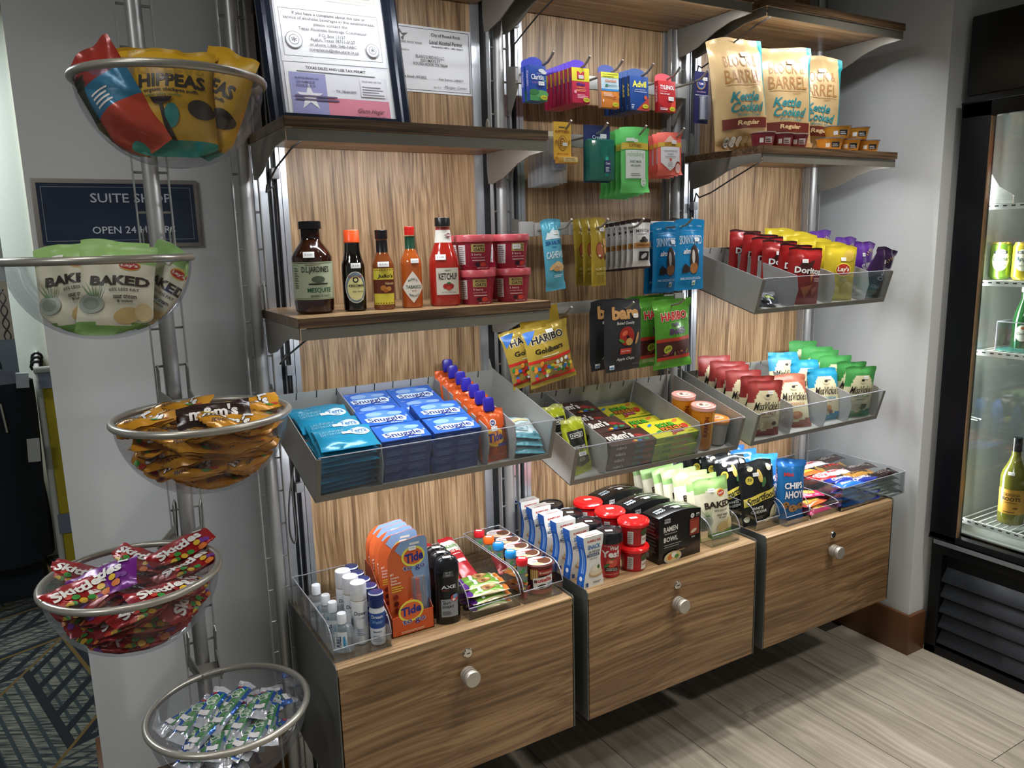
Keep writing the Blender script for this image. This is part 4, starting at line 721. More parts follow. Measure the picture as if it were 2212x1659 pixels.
def skinny(): return pouch('snack_pouch', .118, .200, .016, lambda u, v: '#1487c8',
    [('t', 'SKINNYDIPPED', 0, .142, .092, .024, '#cfe6f0', {'b': .2}), ('t', 'almonds', 0, .110, .062, .015, '#f4f4ee', {'b': 1.5, 'sh': .3}), ('e', .012, .086, .018, .042, '#3c2a26', .1), ('e', .010, .062, .016, .016, '#a86a38'), ('e', .006, .094, .006, .020, '#d0c8c0', .1), ('p', [(-.036, .050), (-.034, .066), (-.026, .076), (-.016, .070), (-.004, .062), (-.010, .050)], '#33231e'), ('t', 'DARK CHOCOLATE COCOA', 0, .033, .084, .007, '#d8ecf4', {'b': .6}), ('r', .006, .013, .020, .027, '#d8e8e8'), ('r', .008, .015, .018, .021, '#5a8a4a'), ('t', 'MORE NUTS', -.035, .180, .020, .004, '#c0e0ee'), ('t', 'PEANUT', 0, .180, .014, .004, '#c0e0ee'), ('t', 'NO ARTIFICIAL', .035, .180, .020, .004, '#c0e0ee'), ('r', -.054, .167, .054, .168, '#0f6fa8')] + STK(.020, .142, .9), crumple=.001, pinch=.01, st=.16, seed=20)
for i, (x, y, rz) in enumerate(((1.152, -.205, 5), (1.118, -.145, 8), (1.118, -.115, 2))): put('skinny', skinny, ['front bright blue almond pouch', 'middle bright blue almond pouch', 'rear bright blue almond pouch'][i] + ' on the right hook', 'snack pouch', 'bright blue almond pouches on a hook', (x, y, 1.356 - .006 * i), (0, 0, radians(rz)))
# bottom bar
def bears():
    it = [('r', -.066, .066, .066, .074, '#d8261c'), ('r', -.066, .012, .066, .020, '#d8261c'), ('t', 'HARIBO', -.002, .126, .098, .022, '#f2ead0', {'b': 6}), ('t', 'HARIBO', -.002, .126, .096, .020, '#16120c', {'b': 3}), ('t', 'Goldbears', -.004, .096, .084, .014, '#16120c', {'b': 2}), ('p', [(-.066, .150), (-.030, .150), (-.060, .118)], '#2f6fc8'), ('l', -.03, .079, .02, .083, 1, '#f0e8d0')]
    rr = random.Random(3); cs = ['#d8261c', '#e88a24', '#2a8a3a', '#e8d43a', '#f0ece0', '#2f6fc8']
    for k in range(46): it.append(('e', rr.uniform(-.058, .052), rr.uniform(.026, .062), .006, .0045, cs[k % 6], rr.uniform(0, 3)))
    return pouch('candy_bag', .138, .158, .034, lambda u, v: '#b89a34' if v > .44 or v < .10 else '#a88a3c', it + STK(.004, .142, .9), crumple=.003, seed=31, st=.05)
for i, (x, y, rz, ry) in enumerate(((.705, -.205, -2, 11), (.680, -.160, -6, 15))):
    o = put('bears', bears, ['front gold gummy candy bag with black lettering', 'rear gold gummy candy bag, mostly hidden'][i] + ' on the left hook', 'candy bag', 'gold gummy bags on a hook', (x - .022, y, 1.140 - .004 * i), (0, radians(-ry), radians(rz)))
    G().box((.020 - .024, .000, .150), (.020 + .030, .0015, .200), mat('#b89a34', .25, .5)).obj('hang_strip', o)
def bare(): return pouch('snack_pouch', .138, .195, .022, lambda u, v: '#232326',
    [('t', 'bare', .006, .160, .100, .036, '#d09a5a', {'b': 4}), ('t', 'Baked Crunchy', .004, .131, .064, .010, '#e0dcd4', {'sh': .3, 'b': .6}), ('e', .006, .096, .027, .026, '#a8241c'), ('e', -.002, .104, .010, .006, '#e0603c', .5), ('e', .014, .080, .012, .010, '#c89a4a'), ('e', .008, .094, .005, .004, '#2a1208'), ('e', -.014, .084, .012, .004, '#4a8a2c', -.4), ('e', .045, .088, .005, .018, '#c08a50', -.4), ('r', -.020, .047, .022, .063, '#c4382a'), ('t', 'Fuji & Reds', .001, .055, .032, .005, '#f0dcd0', {'sh': .2}), ('t', 'Apple Chips', .002, .033, .066, .010, '#e8e4dc', {'sh': .3, 'b': .6}), ('r', -.056, .008, -.038, .020, '#dfe6e6'), ('r', -.054, .010, -.040, .015, '#4a8ac0'), ('t', 'NET WT 1.4 OZ', .046, .016, .024, .003, '#b0b0b0')] + STK(.040, .150, .9), nu=12, nv=14, pinch=.01, crumple=.001, seed=40, fm=lambda c: mat(c, .5, 0, .1, .1, 40.))
for i, (x, y) in enumerate(((.905, -.212), (.892, -.165))): put('bare', bare, ['front black apple chip bag with a red apple', 'rear black apple chip bag behind the front one'][i] + ' on the centre hook', 'snack bag', 'black apple chip bags on a hook', (x, y, 1.148), (0, 0, radians(5)))
def snakes():
    it = [('r', -.066, .036, .066, .080, '#4a1c1c'), ('r', -.066, .080, .066, .090, '#b8321e'), ('r', -.066, .026, .066, .036, '#b8321e'), ('t', 'HARIBO', -.002, .152, .104, .026, '#e8e4d0', {'b': 6}), ('t', 'HARIBO', -.002, .152, .102, .024, '#c41f20', {'b': 3}), ('t', 'TWIN', -.004, .126, .036, .012, '#5a1f6a', {'b': 2.5}), ('t', 'SNAKES', .006, .108, .070, .018, '#5a1f6a', {'b': 3}), ('e', -.030, .058, .014, .012, '#a8b42c', .3), ('t', 'SOUR', -.030, .058, .018, .006, '#3a2a1a', {'b': 1.5, 'a': .3})]
    for k in range(8): it.append(('e', -.04 + .012 * k, .042 + .003 * (k % 3), .007, .003, ['#7a3a3a', '#a85a4a', '#5a2a5a', '#8a8a3a'][k % 4], .6 * k))
    return pouch('candy_bag', .146, .200, .030, lambda u, v: '#55a02e', it, crumple=.002, seed=44, st=.10)
for i, (x, y) in enumerate(((1.103, -.195), (1.080, -.150), (1.062, -.125))): put('snakes', snakes, ['front green gummy candy bag with red lettering', 'middle green gummy candy bag', 'rearmost green gummy candy bag'][i] + ' on the right hook', 'candy bag', 'green gummy bags on a hook', (x, y, 1.134 + .004 * i), (0, radians(-2), radians(4)))
# ================================================================== BIG TAN CHIP BAGS (right shelf)
def tan(seed, ct=.004):
    def mk():
        def col(u, v):
            if u > .86 and v > .30: return '#1f7d80'
            if v < .085: return '#a8875a'
            return '#b99c6e'
        it = [('t', 'BLOCK &', 0, .238, .120, .032, '#a06c34', {'b': .4}), ('t', 'BARREL', 0, .196, .128, .036, '#a06c34', {'b': .4}), ('r', -.062, .172, .064, .1735, '#a06c34'), ('t', '1993', .030, .166, .022, .006, '#a87a44'),
              ('t', 'Kettle', -.002, .140, .096, .026, '#1f7a80', {'b': 2, 'sh': .28}), ('t', 'Cooked', .004, .112, .110, .027, '#1f7a80', {'b': 2, 'sh': .28}), ('t', 'Potato Chips', .008, .090, .080, .010, '#1f7a80', {'sh': .2}), ('r', -.079, .055, .079, .083, '#6a2418'), ('t', 'Regular', .008, .069, .078, .016, '#dcc08a', {'b': 2})]
        it += [('e', -.062 + .021 * k, .022, .0095, .014, '#e8e6de' if k < 3 else '#c8b890') for k in range(5)] + [('t', '150', -.062, .025, .013, .008, '#1c1a16', {'b': 1.5}), ('t', 'CALORIES', -.062, .016, .014, .003, '#1c1a16')]
        return pouch('chip_bag', .196, .304, .066, col, it + STK(.012, .256, 1.0), nu=24, nv=34, crumple=ct, seed=seed, pinch=.05, belly=.4, bendtop=.004, fm=lambda c: mat(c, .32, .15, .10, .6, 26.))
    return mk
put('tan1', tan(51, .006), 'big tan kettle chip bag at the left, crumpled and leaning', 'chip bag', 'big tan kettle chip bags', (1.330, -.225, ZC), (radians(-3), radians(-5), radians(-6)))
put('tan2', tan(58, .005), 'big tan kettle chip bag in the middle, tallest of the three', 'chip bag', 'big tan kettle chip bags', (1.522, -.208, ZC), (radians(-3), radians(-1), radians(-14)))
put('tan3', tan(64, .005), 'big tan kettle chip bag at the right, behind the yellow cups', 'chip bag', 'big tan kettle chip bags', (1.700, -.170, ZC), (radians(-4), radians(2), radians(-16)))
o = pouch('chip_bag', .15, .27, .06, lambda u, v: '#8a8a88' if v < .3 else '#9a8258', [], nu=14, nv=18, crumple=.006, seed=70); o.location = (1.375, -.120, ZC); o.rotation_euler = (0, radians(-4), radians(30)); tag(o, 'rear tan chip bag showing its silver back, behind the left one', 'chip bag', 'big tan kettle chip bags')
def dip(c, lc):
    def mk():
        root = G().lathe([(.026, 0), (.0275, .002), (.033, .026), (.0345, .0265)], mat(c, .3), 26).obj('dip_cup'); G().lathe([(.0352, .0265), (.0352, .0285), (0, .0287)], mat(lc, .2, .5), 26).obj('lid', root)
        rf = lambda z: .0267 + .0065 * z / .026
        lay(G(), [('r', .002, .006, .024, .018, '#22242c' if c != '#7a2a34' else '#c8b8b8'), ('l', .004, .008, .022, .016, 2, '#c8c8c8' if c != '#7a2a34' else '#4a1820'), ('r', -.012, .007, -.002, .016, '#ececec')], cylmap((0, 0), rf), L=.005, off=.0006).obj('printed_label', root); return root
    return mk
for i, (x, y, l) in enumerate(((1.338, -.292, 'left'), (1.410, -.294, 'middle'), (1.468, -.298, 'right'))):
    put('dipr', dip('#7a2a34', '#b8a8a4'), 'small dark red salsa cup in front of the tan bags, ' + l, 'dip cup', 'dark red salsa cups', (x, y, ZC), (0, 0, -.7)).scale = (1, 1, 1.35)
for i, (x, y, k, l) in enumerate(((1.632, -.285, 0, 'bottom row, left'), (1.717, -.282, 0, 'bottom row, middle'), (1.806, -.285, 0, 'bottom row, right'), (1.668, -.283, 1, 'top row, left'), (1.756, -.283, 1, 'top row, right'))):
    put('dipy', dip('#c88a2a', '#7a7e88'), 'small yellow cheese dip cup, ' + l, 'dip cup', 'yellow cheese dip cups', (x, y, ZC + .0365 * k), (0, 0, -.8)).scale = (1.15, 1.15, 1.25)
# ================================================================== TRAY CONTENTS
def trot(rx, ry, rz):
    m = Matrix.Rotation(TH, 3, 'X') @ Euler((radians(rx), radians(ry), radians(rz))).to_matrix(); return tuple(m.to_euler())
def tput(key, mk, l, c, grp, k, x, s, h=0, rx=0, ry=0, rz=0): return put(key, mk, l, c, grp, tray_loc(k, x, s, h + .0006), trot(rx, ry, rz))
# --- left tray: laundry sachets (lying), dryer sheet boxes, orange pouches, wipes
def sachet():
    o = pouch('laundry_sachet', .128, .098, .020, lambda u, v: '#1f9ac8', [('t', 'LAUNDRY', -.026, .070, .052, .010, '#7ccbe6', {'b': .3}), ('t', 'DETERGENT', -.024, .056, .058, .010, '#7ccbe6', {'b': .3}), ('e', .030, .058, .025, .015, '#cfe6ee'), ('t', 'Terra', .030, .061, .036, .015, '#2a6ab0', {'b': 1.5}), ('t', 'BREEZE', .032, .049, .014, .004, '#2a6ab0')] + STK(.002, .052, .9), nu=18, nv=16, crumple=.0025, seed=80, pinch=.02, st=.08, sb=.08)
    return o
def lying(maker):
    def mk():
        r = maker(); return r
    return mk
rr = random.Random(5); grp = 'blue laundry sachets in the left tray'
stacks = [(.082, .018, 9, 'front'), (.078, .068, 8, 'second'), (.078, .128, 8, 'third'), (.074, .190, 6, 'rear')]
for s_i, (x, s, n, nm) in enumerate(stacks):
    hh = [0, .0, .0, .0][s_i]
    for j in range(n):
        if s_i and j < n - 2: continue
        top = j == n - 1; h = .008 + j * .0122
        lab = 'blue laundry sachet on top of the %s stack' % nm if top else 'blue laundry sachet under the top one of the %s stack' % nm if j == n - 2 else 'blue laundry sachet in the front stack, %s from the bottom' % ('first', 'second', 'third', 'fourth', 'fifth', 'sixth', 'seventh')[j]
        tput('sachet', sachet, lab, 'laundry sachet', grp, 1, x + rr.uniform(-.004, .004), s + rr.uniform(-.002, .003), h, -90 + (4 if top and s_i else 0), 0, rr.uniform(-4, 4))
def dryer():
    cloud = [('p', [(-.045, .014), (-.020, .009), (.010, .013), (.045, .009), (.050, .024), (.040, .036), (.010, .032), (-.020, .036), (-.048, .032)], '#d6ecfa'), ('t', 'Snuggle', 0, .021, .084, .025, '#2a2f86', {'b': 1.6, 'a': .04}), ('t', 'Sheets', .020, .004, .030, .005, '#dceaf8', {'b': 1}), ('t', '2', .052, .030, .006, .007, '#dceaf8')]
    top = [('r', -.058, .001, .058, .072, '#2a68d8'), ('e', 0, .040, .040, .028, '#5a94ea'), ('e', -.02, .052, .02, .010, '#8fbaf2'), ('e', .03, .050, .018, .008, '#8fbaf2')] + cloud + [('t', '2-IN-1', -.045, .064, .012, .003, '#cfe0f8')]
    return carton('dryer_sheet_box', .119, .075, .0205, ('#1d3f8c', '#2a68d8', '#20459a'), [('l', -.05, .004, -.005, .016, 3, '#5a7ac0'), ('l', .006, .004, .05, .016, 3, '#5a7ac0')], top)
grp = 'blue dryer sheet boxes in the left tray'
for ci, cx in enumerate((.214, .337)):
    cn = ('left', 'right')[ci]
    for s, n, nm in ((.022, 5, 'front'), (.099, 5 + ci * 0, 'middle'), (.176 + .0, 4, 'third'), (.238, 4, 'rear')):
        if nm == 'third': s = .168
        for j in range(n):
            if nm in ('third', 'rear') and j < n - 2: continue
            top = j == n - 1; dx = .004 * sin(j * 3 + ci) + (-.012 if (nm == 'middle' and top and ci == 0) else 0)
            if nm == 'third': nn = 3
            tput('dryer', dryer, ('blue dryer sheet box on top of the %s %s stack' % (nm, cn)) if top else ('blue dryer sheet box in the %s %s stack, %s from the bottom' % (nm, cn, ('first', 'second', 'third', 'fourth')[j])), 'dryer sheet box', grp, 1, cx + dx * (.6 if not top else 1), s, j * .0209 + (.0105 if nm == 'middle' and 0 else 0), 0, 0, .8 * sin(j + ci) + (-2.5 if top and nm == 'middle' else 0))
def orange():
    def col(u, v): return '#e2581f'
    o = pouch('detergent_pouch', .078, .128, .030, col, [('e', 0, .094, .010, .009, '#f2e8e0'), ('e', 0, .094, .0075, .0065, '#3a3a80'), ('t', '101', 0, .094, .009, .005, '#fff', {'b': 1}), ('e', 0, .060, .027, .023, '#f2c41c'), ('e', 0, .060, .022, .018, '#f08a1c'), ('t', 'Tide', 0, .060, .044, .021, '#24308c', {'b': 3, 'sh': .1, 'a': .08}), ('l', -.026, .020, -.006, .038, 3, '#8a3214'), ('l', .004, .020, .028, .038, 3, '#8a3214'), ('r', .004, .036, .038, .043, '#3a2f8c'), ('l', -.02, .010, .02, .014, 1, '#8a3214')] + STK(0, .080, .9), crumple=.0016, seed=90, st=.04, pinch=.03, belly=.4)
    g = G().prism([(-.013, .122), (.013, .122), (.013, .150), (.009, .156), (-.009, .156), (-.013, .150)], -.006, .006, 1, mat('#2a2390', .25)); g.obj('spout_cap', o, bevel=.002)
    g = G().tube([(.028, -.010, .084), (.034, -.0095, .070), (.033, -.0105, .052), (.027, -.012, .046), (.024, -.013, .060), (.025, -.012, .078)], .0022, mat('#6a2c14', .4), 8, True); g.obj('handle', o); return o
for i in range(7): tput('tidep', orange, od[i] + ' orange detergent pouch with blue cap in the left tray', 'detergent pouch', 'orange detergent pouches in the left tray', 1, .449 - .003 * (i % 2), .026 + .040 * i, 0, -24, 0, 2 - i)
def wipes():
    return pouch('wipes_pack', .088, .100, .022, lambda u, v: '#5aa8b8' if v < .14 or v > .97 or abs(u) > .96 else '#cfe3e6', [('t', 'Micellar', 0, .052, .05, .008, '#8aa0a8', {'b': .3}), ('t', '3 in 1', 0, .034, .036, .011, '#4a9ab8', {'b': .5}), ('r', -.03, .064, .03, .074, '#e8d49a'), ('e', .030, .014, .005, .005, '#3a8ca0'), ('l', -.03, .022, .02, .028, 1, '#8ab0b8')], crumple=.0018, seed=93)
for i in range(3): tput('wipes', wipes, ('lowest', 'middle', 'topmost')[i] + ' pale blue facial wipes pack at the right of the left tray', 'wipes pack', 'pale blue wipes packs', 1, .541 - .003 * i, .012 + .012 * i, .012 + .016 * i, -86, 0, -4 - 3 * i)
# --- middle tray
def lime():
    return pouch('snack_pouch', .082, .150, .030, lambda u, v: '#b4c018' if v < .94 else '#c8cc6a', [('r', -.028, .060, .026, .116, '#1c1d1a'), ('r', -.021, .096, .021, .109, '#e8e8e0'), ('r', -.0195, .0975, .0195, .1075, '#1c1d1a'), ('t', 'NACOS', 0, .1025, .032, .007, '#e8e8e0', {'b': 2}), ('t', 'PRESSED SNACK', 0, .072, .046, .006, '#e8e8e0', {'b': 1}), ('t', 'ENTEK', 0, .062, .03, .006, '#c8cc4a', {'b': 1}), ('p', [(-.024, .026), (0, .020), (.024, .028), (.022, .046), (-.004, .054), (-.024, .044)], '#3a3c2a'), ('e', 0, .038, .010, .006, '#8a8c6a')] + STK(.002, .052, .9), crumple=.003, seed=97, st=.05)
for i, (s, x) in enumerate(((.035, .064), (.115, .057))): tput('lime', lime, ('front', 'rear')[i] + ' lime green snack pouch in the middle tray', 'snack pouch', 'lime green pouches in the middle tray', 2, x, s, 0, -30, 0, 8)
def mmbox():
    beans = [('e', .040, .034, .016, .008, '#b02a24', -.3), ('e', .056, .024, .014, .007, '#8f2020', -.4), ('e', .034, .018, .008, .005, '#2f8a4a', .2), ('e', .012, .010, .007, .005, '#e8c83a'), ('e', .024, .008, .008, .005, '#2f6fc8'), ('e', .002, .006, .006, .004, '#c83a2a'), ('e', .050, .012, .010, .006, '#3a8a5a', .3)]
    return carton('candy_box', .150, .072, .0185, ('#3a2722', '#4a2f28', '#33211d'), [('t', "m&m's", -.040, .0095, .032, .010, '#d8d0c8', {'b': 2}), ('e', .014, .009, .008, .005, '#2f6a5a'), ('e', .028, .0095, .008, .005, '#2f5a8a'), ('e', .044, .009, .009, .005, '#8a2a24'), ('e', .058, .010, .008, .005, '#8a3424')],
        beans + [('t', "m&m's", -.022, .042, .088, .036, '#1c1210', {'b': 6, 'a': .04}), ('t', "m&m's", -.022, .042, .086, .034, '#ece6e0', {'b': 3, 'a': .04})])
grp = 'brown candy boxes in the middle tray'
for s, n, nm, x in ((.018, 4, 'front', .209), (.094, 4, 'second', .186), (.168, 3, 'third', .186), (.242, 3, 'rear', .190)):
    for j in range(n):
        if nm != 'front' and j < n - 1: continue
        tput('mm', mmbox, ('brown candy box on top of the %s stack' % nm) if j == n - 1 else ('brown candy box %s in the front stack' % ('lowest', 'second from the bottom', 'third from the bottom')[j]), 'candy box', grp, 2, x, s, j * .0190 if nm == 'front' else 0 + (n - 1) * .019, 0, 0, -2 if nm != 'second' else 3)
def sour():
    t = [('e', -.050, .070, .012, .005, '#3f86c8', .6), ('e', .046, .075, .014, .006, '#e8822c', .5), ('e', .052, .038, .017, .011, '#d83a24', .9), ('e', -.048, .030, .012, .005, '#3a9a4a', .4), ('e', -.010, .008, .010, .004, '#d83a24', .3), ('t', 'SOUR', 0, .059, .068, .023, '#142010', {'b': 7}), ('t', 'SOUR', 0, .059, .065, .020, '#52c22c', {'b': 3}), ('t', 'PATCH', .006, .037, .080, .023, '#142010', {'b': 7}), ('t', 'PATCH', .006, .037, .077, .020, '#ee7a22', {'b': 3}), ('t', 'KIDS', .010, .019, .044, .014, '#142010', {'b': 6}), ('t', 'KIDS', .010, .019, .042, .012, '#e85a8a', {'b': 3}), ('l', .04, .006, .07, .012, 2, '#4a6a1a')]
    return carton('candy_box', .160, .088, .0185, ('#8fb82a', '#e6dc22', '#4aa032'), [('t', 'SOUR', -.034, .0095, .030, .009, '#2f7a24', {'b': 2.5}), ('t', 'PATCH', .002, .0095, .036, .009, '#e06a22', {'b': 2.5}), ('t', 'KIDS', .034, .0095, .022, .008, '#d8507a', {'b': 2.5})], t)
grp = 'yellow sour candy boxes in the middle tray'
for j in range(4): tput('sour', sour, ['lowest yellow sour candy box of the front stack', 'second yellow sour candy box from the bottom of the front stack', 'third yellow sour candy box from the bottom of the front stack', 'topmost yellow sour candy box of the front stack'][j], 'candy box', grp, 2, .362 + .004 * (j % 2), .016, j * .0190, 0, 0, [0, -2, 2, 0][j])
tput('sour', sour, 'yellow sour candy box lying in the second row of the middle tray', 'candy box', grp, 2, .352, .112, .019, 0, 0, -3)
tput('sour', sour, 'yellow sour candy box lying at the very back of the middle tray', 'candy box', grp, 2, .352, .205, .019, 0, 0, 0)
tput('sour', sour, 'yellow sour candy box hidden beneath the second row box', 'candy box', grp, 2, .354, .112, 0, 0, 0, 1)
tput('sour', sour, 'yellow sour candy box hidden beneath the rearmost one', 'candy box', grp, 2, .354, .205, 0, 0, 0, 0)
def noodle():
    root = G().lathe([(.0300, 0), (.0310, .002), (.0335, .118), (.0335, .122)], mat('#d8861c', .3), 28).obj('noodle_cup')
    G().lathe([(.0350, .116), (.0355, .126), (.0330, .1275), (.032, .125), (.0, .125)], PL('#e8a8a0', .25), 28).obj('lid', root)
    lay(G(), [('e', 0, 0, .022, .020, '#e8dcd4'), ('e', -.004, .004, .006, .005, '#6a5a52'), ('e', .008, -.006, .007, .004, '#c8a890'), ('e', .002, .011, .008, .003, '#b87a5a')], plane((0, 0, .1255), (1, 0, 0), (0, 1, 0), (0, 0, 1))).obj('lid_print', root)
    rf = lambda z: .0305 + .003 * z / .118
    lay(G(), [('r', -.002, .02, .010, .110, '#e8a23a'), ('r', .020, .015, .036, .100, '#e8dcc8'), ('l', .022, .02, .034, .095, 12, '#9a8a7a'), ('r', .024, .100, .034, .110, '#2a2420'), ('t', 'RAMEN', -.018, .07, .060, .012, '#8a2a14', {'a': pi / 2, 'b': 2})], cylmap((0, 0), rf), L=.007, off=.0006).obj('printed_label', root); return root
for i, (x, s) in enumerate(((.494, .048), (.486, .124))): tput('noodle', noodle, ('front', 'rear')[i] + ' tall orange noodle cup with a pink lid in the middle tray', 'noodle cup', 'tall orange noodle cups', 2, x, s, 0, -TH * 57.3 * .6, 0, 10)
o = G().lathe([(.026, 0), (.028, .002), (.034, .070)], PL('#a8a49a'), 26).obj('food_cup'); G().lathe([(.0355, .068), (.036, .074), (.034, .077), (0, .077)], PL('#d88a3a', .25), 26).obj('lid', o); lay(G(), [('e', 0, 0, .020, .016, '#e8c49a'), ('l', -.014, -.004, .014, .008, 2, '#8a3a2a')], plane((0, 0, .0772), (1, 0, 0), (0, 1, 0), (0, 0, 1))).obj('lid_print', o)
o.location = tray_loc(2, .556, .052, .001); o.rotation_euler = trot(-8, 0, 0); tag(o, 'short grey cup with orange lid at the right end of the middle tray', 'food cup')
# --- chip bags
def miss(top_, cream, bot, l2, c2, pic, seed, wd=.128, ht=.172):
    def mk():
        def col(u, v):
            if v > .80 + .05 * cos(u * 2.6) - .12 * (1 - abs(u)) ** 2 * 0 or (v > .62 and abs(u) > .80 - (v - .62) * 1.5): return top_
            if v < .10 + .10 * (1 - (1 - abs(u)) ** .8): return bot
            return cream
        it = [('e', 0, .125, .012, .008, cream), ('e', 0, .128, .006, .004, '#2a2420'), ('t', 'MissVickie\'s', .002, .098, .092, .026, '#1c1814', {'b': .8, 'sh': .25}), ('t', l2, .002, .074, .062, .009, c2, {'b': 1}), ('l', -.02, .062, .024, .068, 2, '#9a8a6a')] + pic + STK(.010, .138, .8)
        return pouch('chip_bag', wd, ht, .040, col, it, nu=22, nv=30, crumple=.0025, seed=seed, st=.06, sb=.05, pinch=.05, belly=.4, fm=lambda c: mat(c, .45, 0, .08, .3, 30.), bendtop=.002)
    return mk
potato = [('e', .0, .036, .024, .013, '#d8c08a'), ('e', -.014, .036, .005, .012, '#e8dcb0'), ('e', .002, .037, .004, .012, '#c8ac70'), ('e', .030, .042, .008, .007, '#3a3026')]
onion = [('e', 0, .038, .022, .012, '#b8683a'), ('e', -.004, .042, .012, .006, '#d08a54')]
vin = [('e', .006, .040, .012, .011, '#c8843c'), ('e', -.012, .032, .012, .008, '#4a3626'), ('e', .014, .028, .010, .006, '#8a4a2a')]
pep = [('e', .012, .040, .018, .008, '#2f5a4a', .2), ('e', -.010, .040, .016, .009, '#c8c4a0'), ('e', .020, .034, .010, .005, '#3a6a4c', .8)]
RED = miss('#8e2f2c', '#d3c9a4', '#8e2f2c', 'SEA SALT', '#8e2f2c', potato, 101); TAN = miss('#a0583f', '#d3c9a4', '#8a4230', 'SMOKEHOUSE', '#b06a4a', onion, 103); BLU = miss('#1d86a8', '#d3c9a4', '#1d7fa0', 'SALT & VINEGAR', '#2a9ac0', vin, 105); GRN = miss('#3f8a45', '#d0caa6', '#4a8f6a', 'JALAPENO', '#3a7a4a', pep, 107)
def row(key, mk, k, x, s0, ds, n, lean, lab, grp, xs=0, rz=0, cat='chip bag'):
    for i in range(n): tput(key, mk, (od[i] if i < n - 1 else 'rearmost') + lab, cat, grp, k, x + xs * i, s0 + ds * i, 0, lean + 3 * sin(i * 2.1), 2.0 * sin(i * 1.7), rz - 10 + 4 * sin(i * 2.7))
row('red', RED, 3, .083, .034, .040, 6, -14, ' red-topped cream chip bag in the right lower tray', 'red-topped chip bags', xs=-.003)
row('tanb', TAN, 3, .243, .040, .05, 1, -32, '', 'x'); bpy.data.objects  # replaced below
o = PROTO['tanb'][0]; o['label'] = 'single brown-topped cream chip bag between the red and blue ones'; del o['group']
row('blu', BLU, 3, .392, .045, .072, 3, -26, ' blue-topped cream chip bag in the right lower tray', 'blue-topped chip bags', xs=-.010)
row('grn', GRN, 3, .524, .034, .046, 6, -10, ' green-topped cream chip bag in the right lower tray', 'green-topped chip bags', xs=-.002)
def dor():
    return pouch('chip_bag', .132, .172, .036, lambda u, v: '#a01d1c' if v < .97 else '#3a1214', [('p', [(-.030, .118), (-.010, .140), (.0, .122), (.030, .136), (.010, .108), (.022, .078), (-.004, .098)], '#3a1414'), ('t', 'Doritos', .004, .104, .100, .022, '#14100f', {'b': 6, 'a': -.06}), ('t', 'Doritos', .004, .104, .098, .019, '#f0ece8', {'b': 2.5, 'a': -.06}), ('p', [(.008, .092), (.014, .068), (.022, .096), (.015, .080)], '#e8822c'), ('t', 'NACHO', .038, .080, .024, .005, '#f0e0d0', {'b': 1.5}), ('t', 'CHEESE', .038, .073, .024, .005, '#f0e0d0', {'b': 1.5}), ('p', [(-.020, .052), (.022, .062), (.002, .020)], '#c8642c'), ('p', [(.020, .050), (.044, .056), (.030, .022)], '#b85424')] + STK(-.012, .132, .9), nu=20, nv=26, crumple=.0028, seed=111, bendtop=.002)
def lays():
    return pouch('chip_bag', .132, .172, .038, lambda u, v: '#cdb41f' if v > .30 else '#d2c23a', [('e', .024, .140, .022, .017, '#c8a83a', .3), ('e', -.022, .030, .022, .018, '#d8c85a', .2), ('e', .026, .040, .022, .020, '#d4c04a', -.3), ('e', 0, .098, .031, .021, '#e8d83a'), ('e', 0, .098, .028, .018, '#b82a1c'), ('t', "Lay's", 0, .098, .046, .018, '#f4ecd8', {'b': 2.5, 'sh': .15}), ('t', 'Classic', 0, .066, .034, .008, '#5a7a2c', {'b': .6, 'sh': .2})] + STK(0, .130, .9), nu=20, nv=26, crumple=.0026, seed=117, bendtop=.002)
def sunc():
    return pouch('chip_bag', .124, .170, .044, lambda u, v: '#3e2354', [('t', 'SUN', .004, .098, .058, .022, '#cfc8d8', {'b': 3, 'a': .1}), ('t', 'CHIPS', .004, .078, .066, .014, '#cfc8d8', {'b': 2, 'a': .1}), ('t', 'Chili Lime', 0, .046, .056, .011, '#b8a8c8', {'b': 1, 'sh': .2}), ('e', 0, .022, .022, .012, '#7a4a3a')] + [('p', [(.024 + .012 * cos(a), .124 + .012 * sin(a)), (.024 + .024 * cos(a + .08), .124 + .024 * sin(a + .08)), (.024 + .024 * cos(a - .08), .124 + .024 * sin(a - .08))], '#c8a03a') for a in [i * .42 for i in range(-1, 8)]] + STK(-.018, .128, .9), nu=20, nv=26, crumple=.0026, seed=121, bendtop=.002)
def sunp():
    return pouch('chip_bag', .118, .168, .040, lambda u, v: '#6a35a8', [('t', 'SUN', .004, .090, .058, .022, '#e4dcf0', {'b': 3, 'a': .1})] + [('p', [(.024 + .012 * cos(a), .124 + .012 * sin(a)), (.024 + .024 * cos(a + .08), .124 + .024 * sin(a + .08)), (.024 + .024 * cos(a - .08), .124 + .024 * sin(a - .08))], '#e8d24a') for a in [i * .42 for i in range(-1, 8)]] + STK(-.018, .128, .9), crumple=.0026, seed=122)
row('dor', dor, 4, .236, .034, .042, 6, -13, ' red nacho chip bag in the right upper tray', 'red nacho chip bags', xs=-.007)
row('lay', lays, 4, .408, .040, .044, 6, -13, ' yellow chip bag in the right upper tray', 'yellow chip bags', xs=-.006)
tput('sunc', sunc, 'dark purple multigrain chip bag leaning forward at the tray corner', 'chip bag', 'purple chip bags', 4, .558, .040, 0, 4, 10, 6)
for i, (x, s, rx, ry) in enumerate(((.570, .095, -6, 4), (.565, .150, -10, 2), (.545, .245, -6, -2))): tput('sunp', sunp, ['bright purple chip bag just behind the dark purple one', 'bright purple chip bag third from the tray front', 'bright purple chip bag at the very back of the upper tray'][i], 'chip bag', 'purple chip bags', 4, x, s, .0, rx, ry, 4)
